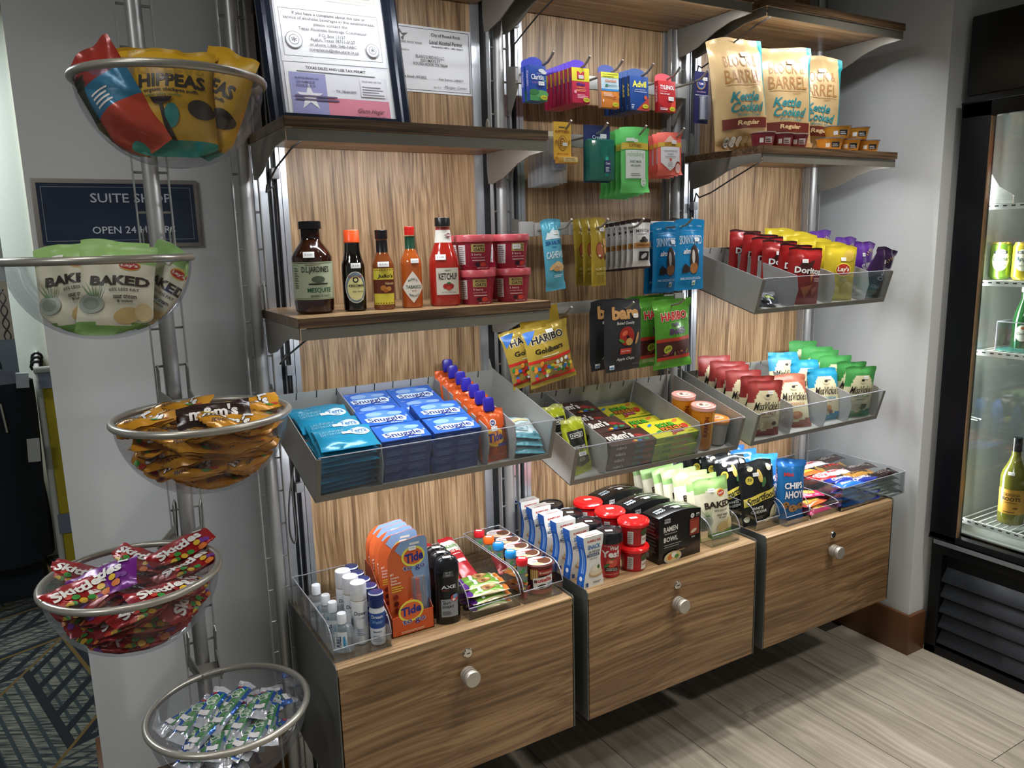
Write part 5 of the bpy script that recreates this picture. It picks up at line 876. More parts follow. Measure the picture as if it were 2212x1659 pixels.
def foil(): return pouch('candy_pack', .055, .075, .018, lambda u, v: '#33393f' if v < .6 else '#8a8f94', [('r', -.014, .02, .012, .03, '#9ab04a'), ('l', -.02, .035, .018, .05, 3, '#c8ccd0')], nu=10, nv=12, crumple=.003, seed=130, fm=lambda c: mat(c, .18, .5, .1, .4, 40.))
for i, (x, s, h, a) in enumerate(((.045, .020, .012, 10), (.100, .030, .012, -30), (.070, .055, .018, 50), (.120, .060, .014, 80), (.050, .080, .016, -60), (.095, .085, .026, 20))): tput('foil', foil, ['front left', 'front middle', 'centre', 'right hand', 'rear left', 'topmost rear'][i] + ' dark silver foil candy pack in the upper tray', 'candy pack', 'dark foil candy packs', 4, x, s, h, -80, 0, a)
# ================================================================== CABINET TOP BINS
def clear_bin(w_, d_, hb, hf, label, x, y, rz=0, grp='clear plastic organiser bins'):
    root = G().box((0, 0, 0), (w_, d_, .002), CLR).obj('clear_bin'); root.location = (x, y, ZT + .0005); root.rotation_euler = (0, 0, rz); tag(root, label, 'storage bin', grp)
    n = 7; prf = [(0, 0), (0, hf)] + [(.050 * (1 - cos(pi / 2 * i / n)) + .002, hf + (hb - hf) * sin(pi / 2 * i / n)) for i in range(1, n + 1)] + [(d_, hb), (d_, 0)]
    for a in (0, w_ - .002): G().prism([(p, q) for p, q in prf], a, a + .002, 0, CLR).obj('side_wall', root)
    G().box((.002, 0, .002), (w_ - .002, .002, hf), CLR).obj('front_wall', root); G().box((.002, d_ - .002, .002), (w_ - .002, d_, hb), CLR).obj('rear_wall', root)
    sd = [(0, p, q) for p, q in prf[1:-1]]; loop = sd + [(w_, p, q) for p, q in reversed(prf[1:-1])]
    G().tube(loop, .0013, CLRE, 6, True).obj('rim', root)  # added thin pale tube, edge highlight put into the colour to show the outline
    return root
clear_bin(.132, .310, .078, .030, 'clear bin at the left cabinet edge holding sanitizer and spray cans', .006, -.360)
clear_bin(.142, .290, .082, .030, 'clear bin holding the green granola bars and red snack bars', .336, -.352)
clear_bin(.115, .320, .080, .034, 'clear bin holding candy tubes and hazelnut spread cups', .486, -.354)
clear_bin(.112, .330, .080, .036, 'clear bin under the cream baked chip bags', 1.118, -.352)
clear_bin(.100, .250, .080, .030, 'clear bin holding the black popcorn bags', 1.318, -.335)
clear_bin(.105, .250, .080, .030, 'clear bin holding the blue mini cookie bags', 1.420, -.360)
clear_bin(.128, .300, .045, .032, 'low clear bin holding the pink and yellow candy packs', 1.532, -.362)
o = clear_bin(.330, .340, .082, .078, 'wide clear bin of candy bars overhanging the right cabinet end', 1.665, -.370)
def sanit():
    g = G().lathe([(.018, 0), (.0205, .003), (.0205, .052), (.017, .060), (.0085, .064), (.0085, .068)], clear('gel', (.90, .95, .97), .25, .05, .12, (.75, .82, .88)), 20, sq=(1.2, .75)); root = g.obj('sanitizer_bottle'); G().lathe([(.0105, .066), (.0105, .086), (.0095, .088), (0, .088)], PL('#dfe3e8', .25), 18).obj('cap', root)
    lay(G(), [('r', -.012, .012, .012, .050, '#dfe6ea'), ('t', 'PURELL', -.004, .028, .026, .009, '#1f2f6a', {'b': 2.5, 'a': pi / 2}), ('r', .004, .012, .008, .040, '#3a9ac8'), ('r', .009, .012, .011, .032, '#8ac8e0')], cylmap((0, 0), .0205, 0, (1.2, .75)), L=.006).obj('printed_label', root); return root
for i, (x, y) in enumerate(((.040, -.322), (.040, -.258), (.038, -.214), (.035, -.150))): put('sanit', sanit, od[i] + ' clear hand sanitizer bottle in the left bin', 'sanitizer bottle', 'small hand sanitizer bottles', (x, y, ZT + .003), (0, 0, -.6))
def mousse():
    root = G().lathe([(.0165, 0), (.0180, .003), (.0182, .088), (.0182, .102, mat('#a08848', .3, .4)), (.0170, .106)], PL('#dcdde0', .25), 24).obj('spray_can')
    G().lathe([(.0178, .103), (.0182, .136), (.0170, .141), (.0, .142)], clear('cap_frost', (.9, .9, .95), .25, .1, .65, (.82, .84, .9)), 24).obj('cap', root)
    lay(G(), [('t', 'Dove', .004, .074, .026, .009, '#22304a', {'b': 1, 'sh': .2}), ('t', '+ CARE', .004, .063, .018, .004, '#a0a4ac'), ('l', -.004, .022, .014, .040, 4, '#8a9ab8'), ('r', -.024, .04, -.014, .06, '#6a7a9a')], cylmap((0, 0), .0182), L=.006).obj('printed_label', root); return root
for i in range(3): put('mousse', mousse, ('front', 'middle', 'rear')[i] + ' white spray can with a gold band and clear cap', 'spray can', 'white spray cans in the left bin', (.087 - .004 * i, -.304 + .040 * i, ZT + .003), (0, 0, -.5))
def dream():
    root = G().lathe([(.0155, 0), (.0170, .004), (.0172, .040, P('#1c4a9a')), (.0175, .076), (.0155, .086), (.0158, .092)], P('#dfe2e8'), 24).obj('drink_shot'); G().lathe([(.0165, .088), (.0168, .118, PL('#e6e6f0')), (.0155, .1205), (0, .121)], PL('#1a2a5c', .25), 24).obj('cap', root)
    lay(G(), [('t', 'Dream', .001, .068, .025, .008, '#eef2fa', {'b': 1}), ('t', 'Water', .001, .056, .025, .008, '#8ab8e8', {'b': .6}), ('t', 'Beautiful', 0, .033, .018, .004, '#2a3a6a'), ('l', -.01, .010, .010, .026, 4, '#8a90a4')], cylmap((0, 0), .0172), L=.006, off=.0007).obj('printed_label', root); return root
for i in range(5): put('dream', dream, od[i] + ' blue and white sleep drink bottle in the left bin', 'drink bottle', 'small blue and white drink bottles', (.118, -.330 + .041 * i, ZT + .003), (0, 0, -.4))
# stain pen counter display
td = empty('counter_display', (.203, -.331, ZT)); tag(td, 'orange cardboard counter display box for stain remover pens', 'display box')
OR_ = P('#d9531e'); OD = P('#a8421c')
g = G().box((-.052, 0, 0), (.052, .160, .002), OR_).prism([(-.052, 0), (.052, 0), (.052, .050), (.022, .050), (.016, .074), (0, .084), (-.016, .080), (-.026, .070), (-.030, .050), (-.052, .046)], 0, .0015, 1, OR_); g.obj('tray_front', td)
for a in (-.052, .0505): G().prism([(0, 0), (.160, 0), (.160, .135), (.120, .132), (.060, .085), (.018, .062), (0, .050)], a, a + .0015, 0, OD).obj('tray_side', td)
G().box((-.052, .158, 0), (.052, .160, .135), P('#c8cdd8')).obj('tray_back', td)
lay(G(), [('e', -.004, .056, .031, .026, '#e8dc3a'), ('e', -.004, .056, .026, .021, '#e8622a'), ('t', 'Tide', -.004, .058, .050, .021, '#24308c', {'b': 3, 'sh': .1, 'a': .1}), ('t', 'to go', .002, .030, .058, .017, '#f0f0fa', {'b': 3}), ('t', 'to go', .002, .030, .056, .015, '#2a3490', {'b': 1}), ('l', -.03, .006, .03, .012, 2, '#f0c8a0')], plane((0, 0, 0))).obj('printed_label', td)
def card():
    n = 10; pts = [(-.050, 0), (.050, 0), (.052, .10), (.050, .205)] + [(.044, .212), (.030, .213), (.010, .210)] + [(-.010 - .040 * sin(pi / 2 * i / n), .208 - .050 * (1 - cos(pi / 2 * i / n))) for i in range(n + 1)] + [(-.052, .10)]
    root = G().prism(pts, 0, .0012, 1, P('#d9602c')).obj('stain_pen_card')
    blue = [(.000, .030), (.010, .070), (.012, .120), (-.002, .160), (-.030, .190), (-.014, .2075), (.010, .2095), (.030, .2125), (.044, .2115), (.0495, .2045), (.0515, .10), (.0495, .001), (.006, .001)]
    lay(G(), [('p', blue, '#7fa2cf'), ('e', .014, .168, .029, .024, '#e8e04a'), ('e', .014, .168, .024, .019, '#e8622a'), ('t', 'Tide', .016, .166, .046, .022, '#24308c', {'b': 3, 'sh': .1, 'a': .1}), ('t', 'to go', .014, .141, .056, .016, '#eef0fa', {'b': 3}), ('t', 'to go', .014, .141, .054, .014, '#2a3490', {'b': 1}), ('t', '#1', -.042, .136, .008, .006, '#fbe8d8', {'b': 1.5}), ('t', 'Instant', -.035, .128, .020, .005, '#fbe8d8'), ('t', 'Stain', -.038, .121, .014, .005, '#fbe8d8'), ('t', 'Remover', -.033, .114, .024, .005, '#fbe8d8'), ('l', -.045, .094, -.014, .110, 3, '#e8c83a'), ('e', -.036, .082, .006, .006, '#8a2418'), ('e', -.036, .066, .006, .006, '#5a1a14'), ('e', -.036, .050, .006, .006, '#7a2018'), ('r', .006, .196, .030, .201, '#e8e4d8')] + STK(.012, .188, .8), plane((0, 0, 0))).obj('printed_label', root)
    G().box((.002, -.014, .010), (.036, 0, .122), BLIST).obj('blister', root, bevel=.006); G().cyl((.019, -.007, .02), (.017, -.007, .080), .0065, PL('#e8663a'), n=14).cyl((.017, -.007, .080), (.0165, -.007, .116), .0060, PL('#c03a20'), r1=.0050, n=14).obj('stain_pen', root)
    return root
for i, (y, x) in enumerate(((-.312, .209), (-.262, .207), (-.236, .207), (-.206, .206), (-.184, .205))): put('card', card, od[i] + ' orange and blue stain pen card in the counter display', 'stain pen card', 'stain pen cards', (x, y, ZT + .004), (radians(-4), 0, 0))
def axe():
    root = G().lathe([(.0265, 0), (.0290, .004), (.0285, .060), (.0270, .095), (.0290, .118), (.0290, .126)], PL('#0e0f11', .22), 30, sq=(1, .58)).obj('deodorant_stick'); G().lathe([(.0294, .127), (.0285, .145), (.0240, .158), (.0170, .163), (.0, .164)], PL('#17191c', .25), 12, sq=(1, .60)).obj('cap', root)
    lay(G(), [('p', [(-.010, .132), (.010, .132), (.014, .118), (-.014, .118)], '#4a4c50'), ('t', 'NEW', 0, .129, .012, .0035, '#c8ccd0'), ('t', 'DRY', 0, .123, .012, .0035, '#c8ccd0'), ('t', 'AXE', 0, .094, .034, .0085, '#d8dce0', {'b': 2}), ('t', 'ESSENCE', -.008, .086, .016, .003, '#a03030'), ('r', -.019, .020, .021, .064, '#8d9196'), ('t', '48H', -.013, .060, .007, .003, '#1c1c1e'), ('t', 'ANTI', -.006, .054, .018, .006, '#1c1c1e', {'b': 1.5}), ('t', 'SWEAT', -.003, .045, .026, .006, '#1c1c1e', {'b': 1.5}), ('l', -.016, .026, .004, .036, 3, '#4a4c50'), ('e', .012, .066, .009, .009, '#c83a3a', .5), ('e', .014, .070, .006, .005, '#6a9ad0', .5), ('e', .010, .062, .004, .003, '#e8e0e0')], cylmap((0, 0), .0288, 0, (1, .58)), L=.005, off=.0010).obj('printed_label', root)
    lay(G(), STK(0, 0, .9), plane((0, -.008, .1640), (1, 0, 0), (0, 1, 0), (0, 0, 1))).obj('price_sticker', root); return root
for i, (x, y) in enumerate(((.294, -.326), (.296, -.292), (.299, -.259))): put('axe', axe, ('front', 'middle', 'rear')[i] + ' black deodorant stick beside the stain pen display', 'deodorant stick', 'black deodorant sticks', (x, y, ZT), (0, 0, -.22))
# granola bars and snack bars in bin 2
def granola():
    return pouch('granola_bar', .040, .110, .020, lambda u, v: '#cfc4a0' if abs(u) > .7 else ('#c8742c' if v > .86 else '#6a9a34' if v > .12 else '#5a2f8a'), [('e', 0, .060, .011, .020, '#a8743c', .2), ('e', .004, .056, .005, .006, '#6a3f1c'), ('e', -.004, .070, .005, .006, '#d8b078'), ('r', -.012, .030, .012, .038, '#f0f0ee'), ('t', 'NATURE', 0, .090, .026, .006, '#f0ecd8', {'b': 1.5})], nu=10, nv=22, crumple=.0016, seed=140, st=.09, sb=.09, fm=lambda c: mat(c, .2, .2, .1, .3, 40.))
GB = [(.400, -.335, .006, 78), (.402, -.298, .006, 80), (.404, -.262, .006, 76), (.402, -.333, .022, 80), (.404, -.296, .024, 77), (.398, -.322, .038, 72), (.404, -.290, .042, 74), (.408, -.255, .040, 70)]
for i, (x, y, z, a) in enumerate(GB):
    put('granola', granola, ('green granola bar lying lowest at the front of its bin', 'green granola bar lying lowest in the middle of its bin', 'green granola bar lying lowest at the rear of the pile', 'green granola bar in the second layer at the front', 'green granola bar in the second layer at the rear', 'top front green granola bar in the pile', 'top middle green granola bar in the pile', 'top rear green granola bar in the pile')[i], 'granola bar', 'green granola bars in a clear bin', (x - .052, y + .006, ZT + .010 + z), (radians(-90), 0, radians(a - 180 + 12)))
def kash():
    return pouch('snack_bar', .046, .150, .018, lambda u, v: '#b8242c' if v < .70 or v > .93 else '#dcd6d0', [('t', 'Kashi', 0, .116, .034, .012, '#5a9a3a', {'b': 1}), ('t', 'Trail Mix', 0, .098, .036, .008, '#e8d8c0', {'b': 1}), ('l', -.012, .085, .012, .091, 1, '#e8b0a8'), ('r', -.010, .058, .012, .068, '#f0f0ee')], nu=10, nv=22, crumple=.0016, seed=144)
for i, (x, y, z, rz, rx) in enumerate(((.372, -.225, .030, 14, -62), (.412, -.230, .032, 22, -60), (.380, -.210, .014, 8, -64), (.425, -.205, .014, 26, -62))): put('kash', kash, ['top left', 'top right', 'lower left', 'lower right'][i] + ' red and white snack bar at the rear of its bin', 'snack bar', 'red and white snack bars', (x, y, ZT + .004 + z), (radians(rx), 0, radians(-rz + 30)))
# tubes and hazelnut cups
def minis(c):
    def mk():
        root = G().lathe([(.0125, 0), (.0130, .002, P('#2f3a8a' if c != '#c8202a' else '#a82a2a')), (.0130, .020, clear('tube_clear', (.85, .85, .87), .2, .05, .35, (.35, .45, .40))), (.0130, .085)], P(c), 20).obj('candy_tube')
        G().lathe([(.0145, .086), (.0150, .089), (.0150, .099), (.0135, .1015), (.0, .102)], PL(c, .2), 20).obj('cap', root)
        rr = random.Random(7); it = [('e', rr.uniform(-.016, .016), rr.uniform(.024, .080), .0035, .0030, ['#c8282a', '#e8b82a', '#2f7ac8', '#3a9a4a', '#e8782a'][k % 5]) for k in range(26)]
        lay(G(), it, cylmap((0, 0), .0130), L=.006, off=.0005).obj('candy_pieces', root); lay(G(), STK(0, 0, .75), plane((0, 0, .1021), (1, 0, 0), (0, 1, 0), (0, 0, 1))).obj('price_sticker', root); return root
    return mk
for i, (y, c, n) in enumerate(((-.318, '#c8202a', 'red'), (-.262, '#1f84c8', 'blue'), (-.200, '#1f84c9', 'blue'), (-.148, '#e8641e', 'orange'), (-.094, '#c8202a', 'red'))): put('minis' + c, minis(c), ['front red-capped candy tube in its clear bin', 'front blue-capped candy tube, behind the red one', 'rear blue-capped candy tube in its bin', 'orange-capped candy tube in its clear bin', 'rearmost red-capped candy tube in its bin'][i], 'candy tube', 'candy tubes in a clear bin', (.504, y, ZT + .003), (0, 0, -.6))
def nut():
    root = G().lathe([(.030, 0), (.0315, .002, P('#b8401c')), (.0325, .014, P('#3a1512')), (.0345, .066), (.0350, .074)], P('#8a2a1c'), 30, sq=(1, .80)).obj('spread_cup')
    G().lathe([(.0375, .0745), (.0380, .0765, P('#7a2a1c')), (.036, .0785), (.0, .079)], P('#2a1410'), 30, sq=(1, .82)).obj('lid', root)
    lay(G(), [('e', 0, 0, .034, .028, '#e4d8cc'), ('e', .012, .002, .018, .020, '#6a3a20'), ('e', -.006, -.018, .014, .006, '#e8c890'), ('p', [(-.034, -.002), (-.030, .012), (.008, .024), (.020, .020), (-.010, .004)], '#f2f0f0'), ('t', 'nutella', -.006, .010, .036, .008, '#c82a24', {'b': 2, 'a': .2}), ('t', '&GO!', .016, .020, .014, .006, '#3a8ac8', {'b': 1, 'a': .2})] + STK(-.012, 0, .7), plane((0, 0, .0791), (1, 0, 0), (0, 1, 0), (0, 0, 1))).obj('lid_print', root)
    rf = lambda z: .0317 + .003 * z / .066
    lay(G(), [('r', -.030, .040, -.008, .066, '#b8863c')] + [('r', -.029 + .005 * i, .040, -.0265 + .005 * i, .068, '#d8b060') for i in range(4)] + [('r', -.008, .052, .034, .066, '#a8281e'), ('t', 'Breadsticks', .012, .059, .034, .006, '#f0d8c0', {'b': 1}), ('p', [(-.022, .044), (.030, .052), (.032, .022), (-.020, .014)], '#e8e2da'), ('t', 'nutella', .004, .040, .044, .011, '#c8241e', {'b': 2.5, 'a': .1}), ('t', 'n', -.0155, .0365, .006, .008, '#1a1210', {'b': 2.5}), ('e', .0, .024, .011, .005, '#3a2018', .3), ('t', '&GO!', .022, .028, .016, .008, '#3a8ac8', {'b': 1})], cylmap((0, 0), rf, 0, (1, .8)), L=.006, off=.0008).obj('printed_label', root); return root
for i, (x, y) in enumerate(((.558, -.312), (.559, -.252), (.560, -.196), (.564, -.146), (.566, -.090))): put('nut', nut, ('front', 'second', 'third', 'fourth', 'rearmost')[i] + ' oval hazelnut spread cup in the clear bin', 'spread cup', 'hazelnut spread cups', (x, y, ZT + .003), (0, 0, -.35))
# ================================================================== MIDDLE CABINET TOP
def tuna():
    root = empty('snack_kit_box'); w_, d_, h_ = .064, .030, .137
    pts = [(0, 0), (d_, 0), (d_, h_), (0, h_)]
    n = 10; L_ = [(-w_ / 2 + .010 * sin(pi * i / n) ** 2 * (1 if i / n < .8 else .8), h_ * i / n) for i in range(n + 1)]; R_ = [(-x, z) for x, z in L_][::-1]
    root = G().prism(L_ + R_, 0, d_, 1, P('#e6e3dc')).obj('snack_kit_box')
    g = G()
    for i in range(n):
        (x0, z0), (x1, z1) = L_[i], L_[i + 1]; g.add([(x0 - .0003, 0, z0), (x0 - .0003, d_, z0), (x1 - .0003, d_, z1), (x1 - .0003, 0, z1)], [(0, 1, 2, 3)], P('#1f5fc0'))
    g.obj('blue_side', root); rr = [('l', -.02, .04, .0, .11, 9, '#8ab0e8')]
    f = lambda x, y, o: (-w_ / 2 - .0006 + .010 * sin(pi * y / h_) ** 2 * (1 if y / h_ < .8 else .8), d_ / 2 - x, y)
    lay(G(), [('r', -.004, .036, .002, .112, '#7aa4e0'), ('r', .004, .036, .008, .108, '#6a96da'), ('e', 0, .022, .006, .006, '#e8eef8'), ('e', 0, .009, .006, .006, '#3f7ad0')], f, L=.01).obj('side_print', root)
    lay(G(), [('t', 'BUMBLE BEE', .002, .124, .042, .006, '#c8382c', {'b': 2}), ('t', 'SNACK', .002, .108, .040, .012, '#3a78b8', {'b': 2.5}), ('t', 'ON THE RUN!', .002, .095, .036, .007, '#22262c', {'b': 1}), ('r', -.021, .083, .018, .090, '#1f3a6a'), ('t', 'TUNA SALAD KIT', -.002, .0865, .034, .004, '#e8ecf0', {'b': 1}), ('t', 'with Crackers', 0, .077, .024, .004, '#3a3a3a', {'sh': .2}), ('e', .006, .036, .022, .010, '#c89a62'), ('e', .006, .040, .019, .010, '#e2cfae'), ('e', .004, .049, .012, .008, '#e8dcc4'), ('e', .014, .052, .004, .005, '#3a6a2c'), ('l', -.004, .010, .026, .016, 2, '#4a4a4a'), ('r', -.027, .004, -.019, .015, '#2a4a8a')], plane((0, 0, 0))).obj('printed_label', root)
    lay(G(), [('e', 0, .016, .010, .007, '#3a3f4a'), ('e', 0, .014, .010, .007, '#e6e3dc'), ('t', 'BUMBLE BEE', 0, .007, .040, .005, '#c86a5c', {'b': 1.5})], plane((0, 0, h_), (1, 0, 0), (0, 1, 0), (0, 0, 1))).obj('top_print', root); return root
for i in range(6): put('tuna', tuna, (od[i] if i < 5 else 'rearmost') + ' white and blue tuna snack box in the row', 'snack box', 'white and blue tuna snack boxes', (.690 + .002 * i, -.364 + .064 * i, ZT), (0, 0, .02))
def soup():
    root = G().lathe([(.0265, 0), (.028, .002), (.0345, .098), (.0345, .100)], mat('#b01f26', .25), 30).obj('soup_cup'); G().lathe([(.0375, .097), (.0378, .112), (.0362, .120), (.0345, .124), (.033, .1215), (.012, .1215), (0, .1215)], PL('#16181b', .25), 32).box((-.010, -.030, .1215), (.010, -.022, .1235), PL('#24272b')).obj('lid', root)
    rf = lambda z: .0278 + .0067 * z / .1
    lay(G(), [('t', "Campbell's", -.008, .091, .022, .004, '#f0dcd8', {'sh': .3}), ('t', 'Well', .008, .085, .024, .011, '#f4eeea', {'b': 1.5, 'sh': .2}), ('t', 'Yes!', -.002, .069, .048, .020, '#f4eeea', {'b': 3}), ('e', .002, .043, .015, .013, '#d84a30'), ('e', .0, .047, .006, .004, '#f08a6a'), ('e', -.012, .036, .009, .004, '#3a7a34', .6), ('e', .003, .055, .005, .002, '#3a6a2c'), ('r', -.016, .020, .020, .031, '#1c1a1a'), ('t', 'TOMATO &', .002, .028, .026, .003, '#f0e8e4', {'b': 1}), ('t', 'SWEET BASIL', .002, .0235, .030, .003, '#f0e8e4', {'b': 1}), ('t', 'SIPPING SOUP', .002, .012, .034, .004, '#e88a80')], cylmap((0, 0), rf), L=.006, off=.0007).obj('printed_label', root)
    lay(G(), STK(.0, 0, .9), plane((0, 0, .1217), (1, 0, 0), (0, 1, 0), (0, 0, 1))).obj('price_sticker', root); return root
for i, (x, y) in enumerate(((.768, -.326), (.766, -.240), (.764, -.154), (.760, -.062))): put('soup', soup, ('front', 'second', 'third', 'rearmost')[i] + ' red soup cup with a black lid', 'soup cup', 'red soup cups with black lids', (x, y, ZT), (0, 0, -.45))
def rbowl():
    root = G().lathe([(.029, 0), (.031, .002), (.0345, .052), (.0400, .056), (.0400, .058)], mat('#a8161a', .25), 32).obj('soup_bowl'); G().lathe([(.0425, .0565), (.0432, .064), (.0405, .0675), (.037, .0668), (.034, .070), (0, .0705)], PL('#dc1c1c', .2), 32).obj('lid', root)
    rf = lambda z: .0312 + .0034 * z / .052
    lay(G(), [('r', -.032, .008, -.016, .044, '#cfc8c4'), ('l', -.030, .010, -.018, .042, 6, '#8a7a78'), ('r', .006, .006, .030, .030, '#e8e4da'), ('e', .018, .040, .014, .010, '#4a5a34'), ('t', 'SOUP', .018, .020, .018, .006, '#a8161a', {'b': 1.5})], cylmap((0, 0), rf), L=.006, off=.0006).obj('printed_label', root)
    return root
for i, (x, y) in enumerate(((.848, -.330), (.842, -.236), (.836, -.140))):
    for k in range(2):
        o = put('rbowl', rbowl, ('front', 'middle', 'rear')[i] + ' stack, ' + ('lower', 'upper')[k] + ' red soup bowl with a red lid', 'soup bowl', 'stacked red soup bowls', (x, y, ZT + k * .0708), (0, 0, -.2))
        if k: lay(G(), STK(.0, 0, .95), plane((0, 0, .0706), (1, 0, 0), (0, 1, 0), (0, 0, 1))).obj('price_sticker', o)
def ramen():
    w_, d_, h_ = .158, .068, .132; n = 12; BK = mat('#141414', .22, 0, .04)
    pts = [(-w_ / 2, 0), (w_ / 2, 0)] + [(w_ / 2 - w_ * i / n, h_ + .010 * sin(pi * i / n)) for i in range(n + 1)]
    root = G().prism(pts, 0, d_, 1, BK).obj('ramen_box', bevel=.0008)
    lay(G(), [('t', 'OCEANS', -.048, .124, .022, .005, '#dcdcd8', {'b': 2}), ('t', 'HALO', -.048, .117, .022, .007, '#dcdcd8', {'b': 2.5}), ('t', 'RAMEN', -.036, .096, .052, .015, '#e4e0d8', {'b': 2}), ('t', 'Tonkotsu-style', -.036, .083, .048, .006, '#c8c0b4', {'b': .6}), ('t', 'BOWL', -.036, .067, .052, .014, '#e4e0d8', {'b': 2}), ('l', -.062, .044, .010, .056, 2, '#8a8680'), ('r', .034, .060, .072, .108, '#8a2f20'), ('r', .038, .076, .066, .100, '#a83a26'), ('e', .050, .072, .012, .005, '#d8c0a0', .3), ('t', '240', .048, .055, .014, .005, '#c8c4bc'), ('e', .044, .117, .007, .007, '#e4e4e0'), ('t', 'n', .044, .117, .004, .005, '#141414', {'b': 2}), ('r', .058, .113, .070, .122, '#c8c8c4'), ('r', .059, .114, .069, .118, '#141414'), ('e', -.030, .014, .033, .017, '#b8b0a4'), ('e', -.030, .016, .029, .014, '#d8c07a'), ('e', -.040, .016, .010, .008, '#d86a2a', .4), ('e', -.026, .020, .010, .008, '#e8e4da'), ('e', -.016, .014, .008, .006, '#4a8a34'), ('r', -.040, .028, .014, .0295, '#c89a5c')], plane((0, 0, 0))).obj('printed_label', root)
    tp = lambda x, y, o: (x, y, h_ + .010 * sin(pi * (x + w_ / 2) / w_) + o + .0004)
    lay(G(), [('t', 'OCEANS', -.048, .040, .032, .007, '#cfe4ee', {'b': 2}), ('t', 'HALO', -.048, .028, .032, .010, '#cfe4ee', {'b': 2.5}), ('t', 'RAMEN TONKOTSU-STYLE BOWL', .020, .046, .076, .004, '#d8d8d4', {'b': 1}), ('l', -.01, .028, .07, .036, 1, '#a8a8a4')] + STK(.006, .022, .9), tp, L=.012).obj('top_print', root)
    sm = plane((-w_ / 2, d_, 0), (0, -1, 0), (0, 0, 1), (-1, 0, 0)); lay(G(), [('l', .006, .03, .062, .12, 9, '#4a4a48'), ('r', .008, .01, .03, .024, '#8a8a86')], sm).obj('side_print', root); return root
for i, (x, y, rz) in enumerate(((.992, -.356, 2), (.974, -.252, 4), (.966, -.142, 6))): put('ramen', ramen, ('front', 'middle', 'rear')[i] + ' black ramen bowl box with an arched top', 'ramen box', 'black ramen bowl boxes', (x, y, ZT), (0, 0, radians(rz)))
def baked():
    return pouch('chip_bag', .122, .182, .042, lambda u, v: '#8db36a' if v > .80 + .03 * cos(u * 3) else ('#6f9a4c' if v < .10 + .06 * abs(u) else '#d6d2b8'), [('e', .022, .138, .016, .011, '#e8b83a'), ('e', .022, .137, .015, .008, '#c02a20'), ('t', "Lay's", .022, .137, .024, .008, '#f4ecd8', {'b': 2}), ('t', 'BAKED', .008, .106, .090, .019, '#33241c', {'b': 3}), ('t', '65% LESS FAT', .016, .088, .046, .006, '#3a342c', {'b': 1}), ('t', 'sour cream', .018, .074, .036, .006, '#33241c', {'b': 1.5}), ('t', '& onion', .018, .066, .024, .005, '#33241c', {'b': 1.5}), ('e', -.034, .060, .020, .019, '#a8b0a0'), ('e', -.034, .060, .013, .012, '#8a9484')] + [('p', [(-.036 + .003 * k, .074), (-.052 + .008 * k, .100 + .004 * (k % 3)), (-.034 + .003 * k, .076)], '#5a8a4a') for k in range(6)] + [('e', .022, .038, .022, .015, '#cfae6a', .3), ('e', .046, .046, .012, .018, '#dcc48a')] + STK(-.012, .150, .9), nu=22, nv=28, crumple=.0028, seed=150, st=.05, pinch=.05, fm=lambda c: mat(c, .4, 0, .08, .3, 30.), bendtop=.003)
for i in range(7): put('baked', baked, (od[i] if i < 6 else 'rearmost') + ' cream and green baked chip bag on the middle cabinet', 'chip bag', 'cream and green baked chip bags', (1.172 - .004 * i, -.312 + .040 * i, ZT + .003), (radians(-8 + 2 * sin(i * 2)), radians(-2 + 2 * sin(i)), radians(6 * sin(i * 1.9) - 8)))
# ================================================================== RIGHT CABINET TOP
def smart():
    return pouch('popcorn_bag', .128, .198, .040, lambda u, v: '#1d1f1f', [('p', [(-.056, .060), (.060, .086), (.060, .112), (-.056, .086)], '#e2cc4a'), ('t', 'Smartfood', .002, .086, .100, .021, '#22221c', {'b': 2, 'a': .22, 'sh': .2}), ('t', 'WHITE', -.014, .054, .044, .009, '#e8e4d8', {'b': 1.5}), ('t', 'CHEDDAR', -.008, .042, .058, .009, '#e8e4d8', {'b': 1.5}), ('e', -.034, .142, .013, .013, '#d8c23c'), ('t', '70', -.034, .144, .014, .010, '#2a2a1c', {'b': 1.5}), ('e', .002, .152, .008, .020, '#d0b050', .1), ('e', .012, .132, .006, .016, '#3a6a3a', -.4), ('e', -.026, .176, .010, .008, '#d8d2b4', .3), ('e', .042, .174, .010, .011, '#d8d2b4'), ('e', .046, .036, .012, .024, '#cfc49a', -.3), ('e', -.050, .022, .010, .009, '#d0cab0'), ('e', .030, .012, .014, .006, '#cfc49a', .4), ('l', -.022, .020, .012, .030, 3, '#8a8a80')] + STK(-.012, .158, .9), nu=20, nv=28, crumple=.0026, seed=160, st=.05, pinch=.04, bendtop=.003)
for i, (x, y, rz, rx) in enumerate(((1.372, -.300, -12, -8), (1.350, -.222, -8, -10), (1.366, -.150, -12, -8), (1.345, -.100, -6, -8))): put('smart', smart, ('front', 'second', 'third', 'rearmost')[i] + ' black popcorn bag with yellow banner', 'popcorn bag', 'black popcorn bags', (x, y, ZT + .003), (radians(rx), radians(-2), radians(rz)))
